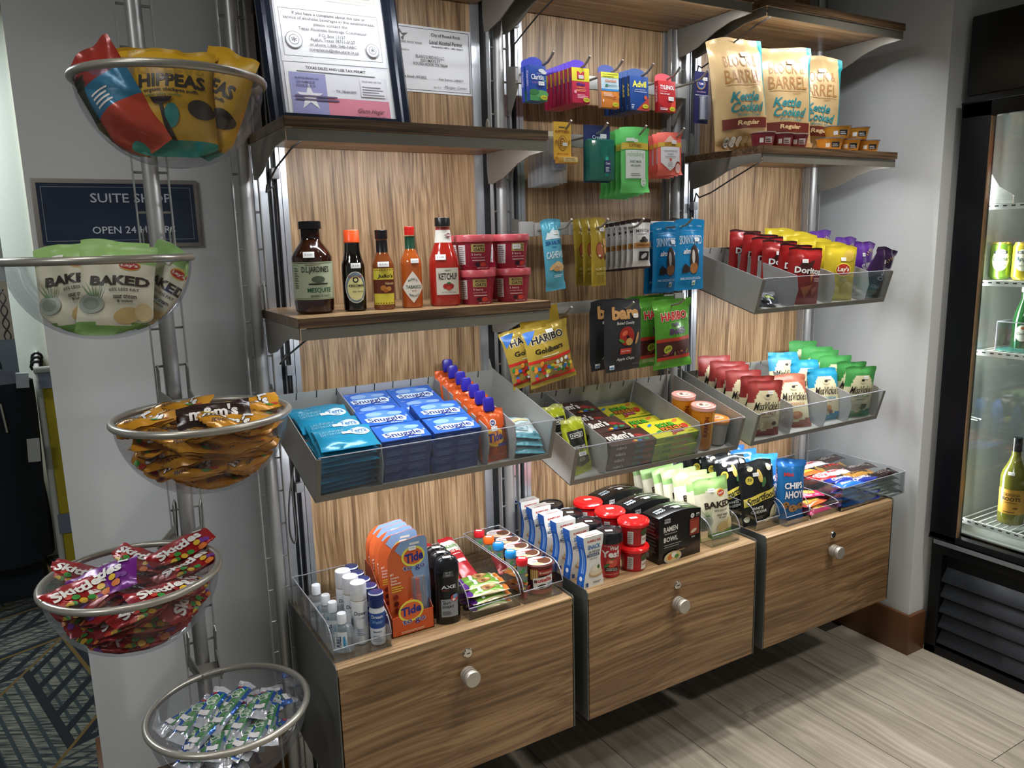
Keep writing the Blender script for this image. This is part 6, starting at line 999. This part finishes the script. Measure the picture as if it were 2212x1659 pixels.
def ahoy():
    return pouch('cookie_bag', .104, .190, .040, lambda u, v: '#1c6cb4' if v < .90 else '#2a78d0', [('t', 'Mini', -.018, .142, .030, .012, '#c83030', {'b': 3}), ('t', 'CHIPS', 0, .108, .062, .022, '#123a7a', {'b': 7, 'a': .12}), ('t', 'CHIPS', 0, .108, .060, .020, '#f0f0f4', {'b': 3, 'a': .12}), ('t', 'AHOY!', .002, .080, .066, .026, '#123a7a', {'b': 7, 'a': .12}), ('t', 'AHOY!', .002, .080, .064, .024, '#f0f0f4', {'b': 3, 'a': .12}), ('e', -.022, .046, .014, .011, '#a8743c'), ('e', .006, .036, .016, .012, '#b8824a'), ('e', .030, .046, .013, .011, '#a8743c'), ('e', .002, .040, .003, .003, '#3a2014'), ('e', .010, .032, .003, .003, '#3a2014'), ('e', -.024, .050, .003, .003, '#3a2014'), ('e', .030, .048, .003, .003, '#3a2014'), ('e', -.016, .042, .003, .003, '#3a2014')], nu=18, nv=26, crumple=.003, seed=170, st=.07)
for i, (x, y, rz, ry) in enumerate(((1.474, -.322, -14, 7), (1.462, -.240, -6, 4), (1.458, -.170, -4, 0), (1.456, -.110, -2, 4))): put('ahoy', ahoy, ('front', 'second', 'third', 'rearmost')[i] + ' blue mini cookie bag beside the popcorn', 'cookie bag', 'blue mini cookie bags', (x, y, ZT + .003), (radians(-8), radians(ry), radians(rz)))
def barp(w_, l_, t_, c, c2, txt, tc, ell=None, seed=1):
    def mk():
        it = ([('e', 0, l_ / 2, l_ * .34, w_ * .36, ell, pi / 2)] if ell else []) + [('t', txt, 0, l_ / 2, l_ * .62, w_ * .42, tc, {'b': 2.5, 'a': pi / 2, 'sh': .1})]
        return pouch('candy_bar', w_, l_, t_, lambda u, v: c if .10 < v < .90 else c2, it, nu=8, nv=16, crumple=.0012, seed=seed, st=.08, sb=.08, pinch=.0)
    return mk
def bars(key, mk, n, label, grp, x, y, z0, dz, rz, rx=-90, xs=0): 
    for j in range(n):
        l = label + (', on top' if j == n - 1 else ', %s below the top' % ('just' if j == n - 2 else 'two' if j == n - 3 else 'three' if j == n - 4 else 'four'))
        put(key, mk, l, 'candy bar', grp, (x + xs * (j % 2), y, ZT + .010 + z0 + dz * j), (radians(rx), 0, radians(rz + 2 * sin(j * 2 + x * 50))))
gb = 'candy bars in the wide clear bin'
KK = barp(.055, .100, .016, '#c8201c', '#b01a18', 'KitKat', '#c8201c', '#f0ecec', 180)
def turn(x, y): return x, y
# bars lie with their length along the shelf (x): local +z becomes +x
def lie(key, mk, label, x, y, z, a=0, grp=gb, tilt=0):
    m = Matrix.Rotation(radians(a), 3, 'Z') @ Matrix.Rotation(radians(90), 3, 'Z') @ Matrix.Rotation(radians(-90), 3, 'X')
    m = Matrix.Rotation(radians(a), 3, 'Z') @ Matrix(((0, 0, 1), (-1, 0, 0), (0, -1, 0))) if False else Matrix.Rotation(radians(a - 90), 3, 'Z') @ Matrix.Rotation(radians(-90), 3, 'X')
    return put(key, mk, label, 'candy bar', grp, (x, y, ZT + z), tuple(m.to_euler()))
kinds = [('kk', KK, 'red wafer bar'), ('re', barp(.050, .110, .016, '#e8641c', '#d8581a', 'Reese\'s', '#f0d83a', None, 181), 'orange peanut butter cup pack'), ('zz', barp(.045, .125, .018, '#d8d4d4', '#c8c4c8', 'PayDay', '#c03028', None, 182), 'white candy bar'), ('ch', barp(.048, .125, .018, '#b07c2c', '#9a6a24', 'Chunky', '#3a2414', None, 183), 'gold candy bar'), ('bf', barp(.046, .125, .018, '#2436a0', '#1f2f90', 'CRUNCH', '#e8e4ec', None, 184), 'dark blue candy bar'), ('aj', barp(.046, .120, .020, '#1f6fd0', '#1a5fb8', 'Almond Joy', '#f0f0f6', None, 185), 'bright blue candy bar'), ('he', barp(.050, .140, .016, '#4a3a38', '#3f3230', "HERSHEY'S", '#9a9490', None, 186), 'brown chocolate bar'), ('tw', barp(.045, .125, .018, '#5a4030', '#a07a3a', 'TWIX', '#c8241c', None, 187), 'brown and red caramel bar'), ('sn', barp(.044, .120, .018, '#2a1a18', '#241614', 'dark', '#6a5a58', None, 188), 'dark wrapped candy bar')]
KD = {k[0]: k for k in kinds}
# columns: (kind, x of left end, y, number in stack)
cols_ = [('aj', 1.672, -.340, 4, 'front left'), ('bf', 1.690, -.290, 4, 'second row left'), ('bf', 1.745, -.335, 4, 'front middle'), ('ch', 1.795, -.285, 4, 'middle'), ('zz', 1.745, -.232, 4, 'third row middle'), ('sn', 1.868, -.334, 4, 'front right'), ('he', 1.850, -.232, 4, 'third row right'), ('re', 1.672, -.180, 4, 'left rear'), ('zz', 1.760, -.130, 4, 'rear middle'), ('tw', 1.785, -.180, 4, 'fourth row'), ('he', 1.850, -.120, 4, 'right rear'), ('kk', 1.672, -.240, 4, 'third row left')]
for ci, (k, x, y, n, nm) in enumerate(cols_):
    _, mk, lb = KD[k]
    for j in range(n):
        if y > -.31 and j < n - 1: continue
        lie('b_' + k, mk, '%s %s, %s' % (nm, lb, 'on top of its pile' if j == n - 1 else ('just under the top' if j == n - 2 else 'at the bottom of its pile' if j == 0 else 'second from the bottom')), x + .002 * (j % 2), y, .012 + .0205 * j, -4 + 5 * sin(ci * 2.3 + j))
SB = barp(.048, .115, .018, '#d8386a', '#c02a5a', 'STARBURST', '#f6e03a', None, 190); SY = barp(.048, .115, .018, '#e86a2c', '#d84a3a', 'SKITTLES', '#f4e84a', None, 191)
gk = 'wrapped candy in the low clear bin'
for i, (k, mk, l, x, y, z, a) in enumerate((('sb', SB, 'pink fruit chew pack lying lowest in the low bin', 1.540, -.330, .012, 2), ('sy', SY, 'orange fruit chew pack in the second layer of the low bin', 1.536, -.315, .030, 6), ('sb', SB, 'pink fruit chew pack behind the orange one', 1.540, -.255, .030, -8), ('sb', SB, 'pink fruit chew pack on top, leaning on the wide bin', 1.544, -.270, .048, -14), ('kk', KK, 'red wafer bar on top of the rear pile, left', 1.530, -.175, .064, 10), ('kk', KK, 'red wafer bar on top of the rear pile, right', 1.585, -.140, .066, -12), ('re', KD['re'][1], 'orange peanut butter cup pack on the rear pile', 1.560, -.080, .066, 8), ('kk', KK, 'red wafer bar in the middle of the rear pile', 1.545, -.190, .044, 0), ('kk', KK, 'red wafer bar low in the rear pile', 1.548, -.170, .024, 0), ('sb', SB, 'pink fruit chew pack under the rear pile', 1.545, -.120, .024, 0))): lie(('b_' + k), mk, l, x, y, z, a, gk)
# ================================================================== BOWL CONTENTS
def BR(z): 
    t = min(1, max(0, -z) / .147); a = math.acos(min(1, t ** (1 / 1.06))); return .158 * sin(a) ** .90
def fit(o, k):
    """press a soft pack against the inside of bowl k"""
    cx, cy, cz, _ = BW[k]; M = Matrix.LocRotScale(o.location, o.rotation_euler, o.scale); Mi = M.inverted()
    for q in [o] + list(o.children):
        if q.type != 'MESH': continue
        me = q.data.copy(); q.data = me; gap = .004 if q is o else .0030
        for v in me.vertices:
            p = M @ v.co; dz = p.z - cz
            if dz < -.136: p.z = cz - .136 + (dz + .136) * .02; dz = p.z - cz
            r = math.hypot(p.x - cx, p.y - cy); rm = max(.01, BR(min(0, dz) - .004) - gap - (0 if dz < 0 else 0))
            if r > rm and dz < .012:
                s_ = rm / r * (1 - .03 * min(1, (r - rm) / .05)); s_ = s_ + (1 - s_) * max(0, dz / .012)
                p.x = cx + (p.x - cx) * s_; p.y = cy + (p.y - cy) * s_; p.z += (r - rm) * .25
            v.co = Mi @ p
        me.update()
    return o
def yel():
    return pouch('chip_bag', .150, .210, .070, lambda u, v: '#b98f14' if v > .13 else '#1f7f70', [('t', 'HIPPEAS', 0, .138, .112, .027, '#2a1c10', {'b': 3}), ('t', 'organic chickpea puffs', -.002, .1175, .092, .009, '#2a1c10', {'b': 1.5}), ('t', 'vegan white cheddar', -.014, .1085, .064, .006, '#3f7a3a', {'b': 1}),
        ('e', .048, .086, .022, .019, '#2a1c14'), ('e', -.002, .070, .013, .022, '#1f7f78', -.1), ('p', [(-.022, .090), (-.016, .090), (-.010, .052), (.006, .024), (-.004, .028), (-.016, .054)], '#2a1c14'), ('p', [(-.038, .104), (-.030, .092), (-.018, .090), (-.004, .096), (.002, .104), (-.004, .103), (-.018, .097), (-.030, .100)], '#2a1c14')], nu=24, nv=30, crumple=.004, seed=200, st=.05, fm=lambda c: mat(c, .42, 0, .08, .3, 24.))
o = put('yel', yel, 'big yellow puff bag facing the viewer in the topmost bowl', 'chip bag', 'yellow puff bags in the topmost bowl', (-.205, -.345, 1.668), (radians(-10), radians(2), radians(-14))); o.scale = (.96, .96, .90); fit(o, 0)
o = put('yel', yel, 'yellow puff bag leaning right in the topmost bowl', 'chip bag', 'yellow puff bags in the topmost bowl', (-.155, -.290, 1.674), (radians(-10), radians(22), radians(-60))); o.scale = (.9, .9, .95); fit(o, 0)
o = put('yel', yel, 'yellow puff bag at the back of the topmost bowl', 'chip bag', 'yellow puff bags in the topmost bowl', (-.215, -.262, 1.680), (radians(-2), radians(-6), radians(10))); o.scale = (.95, .95, .88); fit(o, 0)
o = pouch('chip_bag', .120, .200, .055, lambda u, v: '#c8452c' if v < .48 else ('#2a7fa8' if v < .72 else '#a8322a'), [('l', -.03, .1, .02, .13, 4, '#e8e0d8')], crumple=.005, seed=205); o.location = (-.245, -.335, 1.672); o.scale = (.85, .85, 1.0); o.rotation_euler = (radians(4), radians(-28), radians(-40)); fit(o, 0); tag(o, 'red and blue chip bag leaning left in the topmost bowl', 'chip bag')
o = pouch('chip_bag', .110, .150, .050, lambda u, v: '#3a3f2c' if v > .5 else '#6a5a34', [('l', -.03, .06, .02, .09, 4, '#a89a6a')], crumple=.005, seed=206); o.location = (-.250, -.255, 1.680); o.rotation_euler = (radians(0), radians(-24), radians(20)); fit(o, 0); tag(o, 'dark olive chip bag behind the red and blue one', 'chip bag')
for i, (dx, dy, z, rx, ry, rz) in enumerate(((.006, -.050, 1.352, -16, 4, -20), (-.052, -.005, 1.356, -14, -6, -28), (.052, .000, 1.358, -16, 30, -42), (.02, .050, 1.358, -10, 6, 4))):
    o = put('baked', baked, ['front cream and green baked chip bag in the second bowl', 'left cream and green baked chip bag in the second bowl', 'cream and green baked chip bag tipped right in the second bowl', 'rear cream and green baked chip bag in the second bowl'][i], 'chip bag', 'baked chip bags in the second bowl', (-.338 + dx, -.218 + dy, z), (radians(rx), radians(ry), radians(rz))); o.scale = (1.12 if i < 2 else 1, .95, .95); fit(o, 1)
def pile(key, mk, names, grp, cat, cx, cy, cz, layers, half, seed, flat=14, ln=.034, bk=2):
    rr = random.Random(seed); k = 0
    for z, n, rad in layers:
        a0 = rr.uniform(0, 6)
        for i in range(n):
            a = a0 + 2 * pi * i / n + rr.uniform(-.2, .2); sc = min(1, BR(z) / .10); r = max(0., BR(z) - ln * sc - .004) * (.75 + .25 * rr.random())
            x = cx + r * cos(a); y = cy + r * sin(a); rz = rr.uniform(-pi, pi) if abs(y - cy) < 9 else 0
            rz = a + pi / 2 + rr.uniform(-.35, .35) if z < -.02 else rr.uniform(-1.0, .6)
            m = Matrix.Rotation(rz, 3, 'Z') @ Matrix.Rotation(radians(rr.uniform(-flat, flat)), 3, 'Y') @ Matrix.Rotation(radians(-90 + rr.uniform(-2, flat * 1.6)), 3, 'X')
            p = Vector((x, y, cz + z)) - m @ Vector((0, 0, half * sc)); wd_ = '%s, %s %s' % (names, 'top layer' if z > -.02 else 'upper middle' if z > -.05 else 'lower middle' if z > -.09 else 'bottom', ('right', 'rear right', 'rear', 'rear left', 'left', 'front left', 'front', 'front right')[int((a % (2 * pi)) / (pi / 4) + .5) % 8]); q = put(key, mk, wd_, cat, grp, p, tuple(m.to_euler())); q.scale = (sc, sc, sc); fit(q, bk); k += 1
def mmp(): 
    rr = random.Random(9); return pouch('candy_pack', .128, .070, .020, lambda u, v: '#d8921a' if abs(u) < .95 else '#b87412', [('t', "m&m's", -.004, .040, .082, .032, '#1c1210', {'b': 6, 'sh': .1}), ('t', "m&m's", -.004, .040, .080, .030, '#ece6e0', {'b': 3, 'sh': .1}), ('e', .040, .020, .010, .006, '#c8322a'), ('e', .030, .012, .008, .005, '#3a9a3a'), ('e', -.042, .056, .014, .007, '#d8b83a'), ('t', 'PEANUT', -.010, .014, .030, .006, '#3a1c10', {'b': 1.5})] + STK(.030, .056, .8), nu=16, nv=12, crumple=.004, seed=210, st=.03, sb=.03, pinch=.0)
pile('mmp', mmp, 'yellow peanut candy pack in the middle bowl', 'yellow candy packs in the middle bowl', 'candy pack', -.199, -.307, 1.189, [(-.112, 2, .03), (-.096, 5, .055), (-.080, 6, .075), (-.062, 7, .088), (-.046, 7, .095), (-.028, 7, .098), (-.012, 7, .085), (.004, 4, .05)], .035, 3, bk=2)
o = pouch('candy_pack', .130, .046, .020, lambda u, v: '#33201c', [('t', "m&m's", 0, .023, .085, .026, '#ece6e0', {'b': 3})], nu=16, nv=10, crumple=.003, seed=212, st=.04, sb=.04, pinch=0.); o.location = (-.190, -.385, 1.186); o.rotation_euler = (radians(-40), radians(-2), radians(-8)); tag(o, 'single dark brown candy pack on top of the yellow ones', 'candy pack')
def skp(c='#b01c1e'):
    def mk():
        rr = random.Random(4); cs = ['#3a9a3a', '#e8b82a', '#d83a2a', '#7a3a9a', '#e8782a']
        return pouch('candy_pack', .135, .075, .020, lambda u, v: c, [('e', rr.uniform(-.05, .055), rr.uniform(.010, .030), .007, .006, cs[k % 5]) for k in range(12)] + [('t', 'Skittles', -.004, .044, .096, .024, '#f2efe8', {'b': 3, 'a': .08})] + [('r', .036, .058, .054, .068, '#ecece8')], nu=16, nv=12, crumple=.004, seed=220, st=.03, sb=.03, pinch=0.)
    return mk
pile('skp', skp(), 'red fruit candy pack in the fourth bowl', 'red candy packs in the fourth bowl', 'candy pack', -.350, -.261, .882, [(-.112, 2, .03), (-.096, 4, .05), (-.080, 5, .07), (-.062, 6, .085), (-.044, 6, .09), (-.026, 6, .09), (-.010, 5, .075), (.006, 2, .04)], .037, 8, 20, bk=3)
o = skp('#7a2290')(); o.location = (-.410, -.330, .880); o.rotation_euler = (radians(-62), radians(-18), radians(-18)); tag(o, 'single purple fruit candy pack on top of the red ones', 'candy pack')
def ric():
    return pouch('snack_bar', .036, .112, .018, lambda u, v: '#c9ccd0' if v > .86 or v < .20 else ('#1f58a8' if v > .50 or u < -.4 else '#8f9aa4'), [('r', -.012, .086, -.002, .094, '#b82a30'), ('e', 0, .068, .013, .016, '#dfe8d8'), ('e', 0, .068, .011, .014, '#2f7a3f'), ('t', 'RICE', 0, .071, .017, .006, '#e4ecd8', {'b': 2}), ('t', 'KRISP', 0, .063, .017, .006, '#e4ecd8', {'b': 2}), ('r', -.004, .040, .012, .050, '#3f8a3a'), ('r', -.012, .026, .010, .038, '#e4e0dc'), ('r', .010, .02, .014, .09, '#2f7a3f')], nu=10, nv=20, crumple=.002, seed=230, st=.10, sb=.10, pinch=0., fm=lambda c: mat(c, .15, .35, .12, .4, 50.))
rr = random.Random(12); gz = .561
for i in range(46):
    if i < 20: z = -.108 + .004 * i; rad = .02 + .0045 * i; a = rr.uniform(0, 2 * pi); x, y = rad * cos(a), rad * sin(a); rz = rr.uniform(0, 6.3); nm = 'blue and silver snack bar %s, %s of the lowest bowl' % (('at the bottom', 'in the lower layer', 'in the middle layer')[min(2, i // 7)], ('right', 'rear', 'left', 'front')[int((a % (2 * pi)) / (pi / 2) + .5) % 4])
    else: j = i - 20; x = -.085 + .026 * (j % 7) + rr.uniform(-.006, .006); y = -.055 + .030 * (j // 7) + rr.uniform(-.006, .006); z = -.046 + .010 * (j // 7) + .006 * (j % 3); rz = rr.uniform(-.9, .1) - .25; nm = 'blue and silver snack bar on top, %s row, %s in the lowest bowl' % (('front', 'second', 'third', 'rear')[j // 7], ('leftmost', 'second', 'third', 'middle', 'fifth', 'sixth', 'rightmost')[j % 7])
    m = Matrix.Rotation(rz, 3, 'Z') @ Matrix.Rotation(radians(rr.uniform(-10, 10)), 3, 'Y') @ Matrix.Rotation(radians(-84 + rr.uniform(-10, 8)), 3, 'X')
    o = put('ric', ric, nm, 'snack bar', 'blue and silver snack bars in the lowest bowl', Vector((-.203 + x, -.292 + y, gz + z)) - m @ Vector((0, 0, .056)), tuple(m.to_euler())); fit(o, 4)
# ================================================================== COOLER CONTENTS
FXx = 2.345
o = bottle('wine_bottle', [(.036, 0), (.0405, .004), (.041, .165), (.036, .185), (.022, .215), (.0145, .240), (.0140, .285)], [(.0150, .255), (.0150, .300), (.0145, .302), (0, .302)], mat('#6a6a24', .08, 0, .04, 0, 60., .6, 0., .5), PL('#121212', .3),
    [('t', 'CALIFORNIA', 0, .108, .050, .010, '#2a2214', {'b': .6}), ('t', 'ROOTS', 0, .093, .056, .013, '#2a2214', {'b': 2}), ('t', 'CHARDONNAY', 0, .080, .044, .004, '#2a2214'), ('e', .014, .062, .008, .003, '#5a4218'), ('l', -.02, .046, .02, .052, 1, '#5a4218')] + STK(-.006, .182, .9), label=(.040, .126, 1.25, '#e2a32c', 0), a0=-pi / 2 + .35)
o.location = (FXx, -.545, .505); tag(o, 'tall pale green wine bottle with yellow-orange label in the cooler', 'bottle')
def can(c, t, tc):
    def mk():
        root = G().lathe([(.026, 0), (.0325, .008), (.033, .010), (.033, .108), (.028, .118)], mat(c, .25, .4), 30).obj('drink_can'); G().lathe([(.0285, .117), (.0285, .1215), (.026, .1215), (.025, .119), (0, .119)], mat('#c8b45a', .25, .8), 30).obj('lid', root)
        lay(G(), [('e', 0, .064, .026, .036, '#dfe0c4'), ('r', -.020, .084, .020, .094, '#22324a'), ('t', 'SELTZER', 0, .089, .030, .006, '#e8e8d8'), ('t', t, 0, .066, .046, .018, tc, {'b': 1, 'sh': .25}), ('t', 'HARD CIDER', 0, .046, .034, .005, '#3a4a4a')], cylmap((0, 0), .033, -pi / 2 + .4), L=.007).obj('printed_label', root); return root
    return mk
for i, (k, c, t, y, l) in enumerate((('o', '#5a7a2a', 'Original', -.440, 'green and cream'), ('a', '#b8a82a', 'Apple', -.512, 'yellow and green'))):
    put('can' + k, can(c, t, '#22505a'), l + ' drink can on the second cooler shelf', 'drink can', None, (2.34, y, 1.3395))
o = bottle('wine_bottle', [(.030, 0), (.033, .004), (.033, .090), (.027, .125), (.0135, .165), (.012, .205)], [(.014, .19), (.014, .22), (0, .222)], mat('#1c4a24', .08, 0, .04, 0, 60., .6, 0., .5), PL('#c8c8a0', .3), [('e', 0, .055, .021, .028, '#dcd8c8'), ('e', 0, .072, .005, .005, '#c8642c'), ('t', 'Cook\'s', 0, .054, .032, .010, '#5a5a4a', {'sh': .3})], a0=-pi / 2 + .4)
o.location = (2.36, -.520, 1.108); tag(o, 'small green sparkling wine bottle in a clear bin inside the cooler', 'bottle')
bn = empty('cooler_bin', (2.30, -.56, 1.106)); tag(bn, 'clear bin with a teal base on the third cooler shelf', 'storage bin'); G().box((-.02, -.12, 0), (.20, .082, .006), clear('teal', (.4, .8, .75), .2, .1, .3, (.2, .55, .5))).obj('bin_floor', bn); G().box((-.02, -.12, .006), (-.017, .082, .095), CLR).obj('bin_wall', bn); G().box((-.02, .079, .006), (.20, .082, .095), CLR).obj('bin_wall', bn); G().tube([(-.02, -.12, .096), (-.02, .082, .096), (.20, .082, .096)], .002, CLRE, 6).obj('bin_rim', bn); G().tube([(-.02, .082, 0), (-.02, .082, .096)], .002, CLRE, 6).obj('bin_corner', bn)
o = bottle('drink_bottle', [(.026, 0), (.031, .004, P('#c82420')), (.031, .020, P('#e4e4e4')), (.031, .110, P('#c82420')), (.024, .145), (.0135, .175), (.013, .215)], [(.0145, .205), (.0145, .222), (0, .223)], P('#c82420'), PL('#c02020', .3), [('t', 'Budweiser', 0, .055, .048, .016, '#3a3a40', {'b': 1, 'sh': .2}), ('e', 0, .088, .018, .014, '#c8ccd0'), ('l', -.02, .03, .02, .042, 2, '#7a7a80')], a0=-pi / 2 + .5)
o.location = (2.33, -.560, 1.588); tag(o, 'red and white bottle on the top cooler shelf', 'bottle')
o = G().box((2.262, -.600, 1.5875), (2.266, -.540, 1.70), mat('#d8d8d0', .3)).prism([(-.415, 1.5875), (-.500, 1.5875), (-.500, 1.61), (-.455, 1.64), (-.415, 1.70)], 2.262, 2.266, 0, clear('divider_white', (.9, .9, .9), .2, .1, .7, (.7, .72, .68))).obj('shelf_divider'); tag(o, 'white plastic divider on the top cooler shelf', 'shelf divider')
# ================================================================== FAR ROOM ON THE LEFT
bx = empty('laundry_cart', (-.238, 2.25, 0)); tag(bx, 'tall yellow laundry bag hanging on a white pipe frame', 'laundry cart')
YE = mat('#b5a21e', .75, 0, .12, .3, 9.); g = G(); Y0, Y1, X0, X1 = -.25, .35, -.265, .30
n = 8
for (xa, ya, xb, yb) in ((X0, Y1, X0, Y0), (X0, Y0, X1, Y0), (X1, Y0, X1, Y1), (X1, Y1, X0, Y1)):
    vs = []
    for j in range(n + 1):
        for i in range(n + 1):
            t = i / n; z = .08 + .90 * j / n; bul = .012 * sin(pi * j / n) * sin(pi * t) + .004 * sin(9 * t + 7 * j)
            dx, dy = yb - ya, xa - xb; L_ = sqrt(dx * dx + dy * dy); vs.append((xa + (xb - xa) * t + dx / L_ * bul, ya + (yb - ya) * t + dy / L_ * bul, z))
    g.add(vs, [(j * (n + 1) + i, j * (n + 1) + i + 1, (j + 1) * (n + 1) + i + 1, (j + 1) * (n + 1) + i) for j in range(n) for i in range(n)], YE)
g.box((X0, Y0, .07), (X1, Y1, .08), YE); g.obj('yellow_bag', bx)
g = G(); GB_ = mat('#747c8a', .6)
for z0, z1 in ((.93, 1.0), (.27, .36)):
    g = G(); g.box((X0 - .012, Y0 - .014, z0), (X1 + .012, Y0 - .008, z1), GB_).box((X0 - .016, Y0 - .012, z0), (X0 - .010, Y1, z1), GB_); g.obj('grey_band', bx)
WP = PL('#c8c8c0', .35); g = G().tube([(X0 - .015, Y0 - .01, 1.01), (X0 - .015, Y1, 1.03), (X1, Y1, 1.03), (X1, Y0 - .01, 1.01)], .016, WP, 10, True)
for x in (X0 - .015, X1):
    for y in (Y0, Y1): g.cyl((x, y, .06), (x, y, 1.01), .014, WP)
g.obj('pipe_frame', bx)
for k in range(3): G().tube([(X0 - .015 + .021 * cos(a), Y0 + .10 + .14 * k, 1.015 + .003 * k + .021 * sin(a)) for a in [2 * pi * i / 10 for i in range(10)]], .006, BLK, 6, True).obj('black_tie', bx)
for x in (X0, X1):
    for y in (Y0, Y1): G().cyl((x - .01, y, .035), (x + .01, y, .035), .034, DKG, n=16).obj('castor', bx)
# dark jacket draped over a chair back
jk = empty('lounge_chair', (-1.02, 2.62, 0)); tag(jk, 'grey upholstered lounge chair under the dark jacket', 'chair', 'grey lounge chairs'); CH = mat('#4b5358', .9, 0, .1, .2, 60.)
def chair(r):
    g = G(); g.box((-.32, -.30, .20), (.32, .34, .44), CH); g.obj('seat', r, bevel=.05); g = G(); g.box((-.33, .22, .30), (.33, .36, 1.00), CH); g.obj('backrest', r, bevel=.06)
    for s in (-1, 1): g = G(); g.box((s * .34 - .05, -.30, .20), (s * .34 + .05, .34, .62), CH); g.obj('armrest', r, bevel=.04)
    for sx in (-1, 1):
        for sy in (-.24, .26): G().cyl((sx * .28, sy, 0), (sx * .28, sy, .21), .014, BLK, r1=.02).obj('leg', r)
chair(jk)
ck = empty('lounge_chair', (-.86, 3.34, 0)); tag(ck, 'grey upholstered lounge chair behind the laundry cart', 'chair', 'grey lounge chairs'); chair(ck)
JM = mat('#10161f', .8, 0, .3, .4, 7.); vs = []; nu, nv = 22, 26
g = G()
for j in range(nv + 1):
    for i in range(nu + 1):
        u = i / nu * 2 * pi; v = j / nv; wd = .25 - .04 * v; dp = .12 + .03 * sin(2.2 * v)
        k = 1 + .06 * sin(5 * u + 3 * v) + .04 * sin(9 * u - 5 * v); sh = 1 if v < .93 else max(.05, 1 - (v - .93) * 10)
        vs.append((wd * cos(u) * k * sh, dp * sin(u) * k * sh, .20 + .86 * v))
g.add(vs, [(j * (nu + 1) + i, j * (nu + 1) + i + 1, (j + 1) * (nu + 1) + i + 1, (j + 1) * (nu + 1) + i) for j in range(nv) for i in range(nu)], JM)
ja = g.obj('jacket'); ja.location = (-.812, 2.00, 0); ja.rotation_euler = (radians(2), radians(3), 0); tag(ja, 'dark navy jacket hanging with a silver pen and a white tag', 'jacket')
G().cyl((.125, -.135, .80), (.110, -.130, .92), .0045, CHROME, n=8).obj('pen', ja); G().box((.190, -.115, .66), (.235, -.112, .76), P('#b8b8b0')).obj('white_tag', ja); G().box((.17, -.128, .98), (.215, -.10, 1.04), mat('#c8ccd4', .2, .8)).obj('silver_clip', ja)
G().prism([(-.20, .20), (.20, .20), (.24, -.10), (.10, -.22), (-.15, -.2)], .0, .24, 1, JM).obj('jacket_hem', ja)
# high-backed patterned chair
cu = empty('patterned_chair', (-.66, 4.10, 0)); tag(cu, 'high-backed beige chair with a dark wavy lattice, behind the grey chairs', 'chair'); g = G(); n = 14; 
for sg in (-1, 1):
    vs = [((-1 + 2 * i / n) * .22, sg * .07 * (max(0, (1 - (-1 + 2 * i / n) ** 4) * (1 - (-1 + 2 * j / n) ** 4))) ** .5, .22 + (-1 + 2 * j / n) * .30) for j in range(n + 1) for i in range(n + 1)]
    g.add(vs, [(j * (n + 1) + i, j * (n + 1) + i + 1, (j + 1) * (n + 1) + i + 1, (j + 1) * (n + 1) + i) for j in range(n) for i in range(n)], mat('#8f8474', .9, 0, .08, .1, 90.))
g.obj('upholstered_back', cu, (0, 0, .50)).scale = (1, 1, 1.6)
G().box((-.23, -.34, .36), (.23, .02, .46), mat('#8f8474', .9, 0, .08, .1, 90.)).obj('seat', cu, bevel=.03)
for sx in (-1, 1):
    for sy in (-.30, .04): G().cyl((sx * .19, sy, 0), (sx * .19, sy, .40), .012, BLK, r1=.018).obj('leg', cu)
g = G()
for k in range(6):
    for s in (-1, 1):
        pts = [(-.19 + .076 * k + s * .018 * cos(z * 62), -.071 * (max(0, (1 - ((-.19 + .076 * k) / .22) ** 4) * (1 - ((z - .22) / .30) ** 4))) ** .5 - .004, z) for z in [-.05 + .54 * t / 60 for t in range(61)]]; g.tube(pts, .0035, P('#2a2826'), 5)
g.obj('lattice_print', cu, (0, 0, .50)).scale = (1, 1, 1.6)
# framed picture edge and door panel on the far wall
fp = empty('framed_picture', (-1.62, 4.40, 1.62)); tag(fp, 'large dark blue framed picture on the far pale wall', 'picture'); G().box((-.60, -.03, -.80), (.60, -.012, .55), mat('#9aa3a2', .7)).obj('picture_sheet', fp)
g = G().box((.58, -.04, -.82), (.62, 0, .57), P('#1d3a50')).box((-.62, -.04, -.82), (-.58, 0, .57), P('#1d3a50')).box((-.62, -.04, .55), (.62, 0, .59), P('#1d3a50')).box((-.62, -.04, -.84), (.62, 0, -.80), P('#1d3a50')); g.obj('picture_frame', fp)
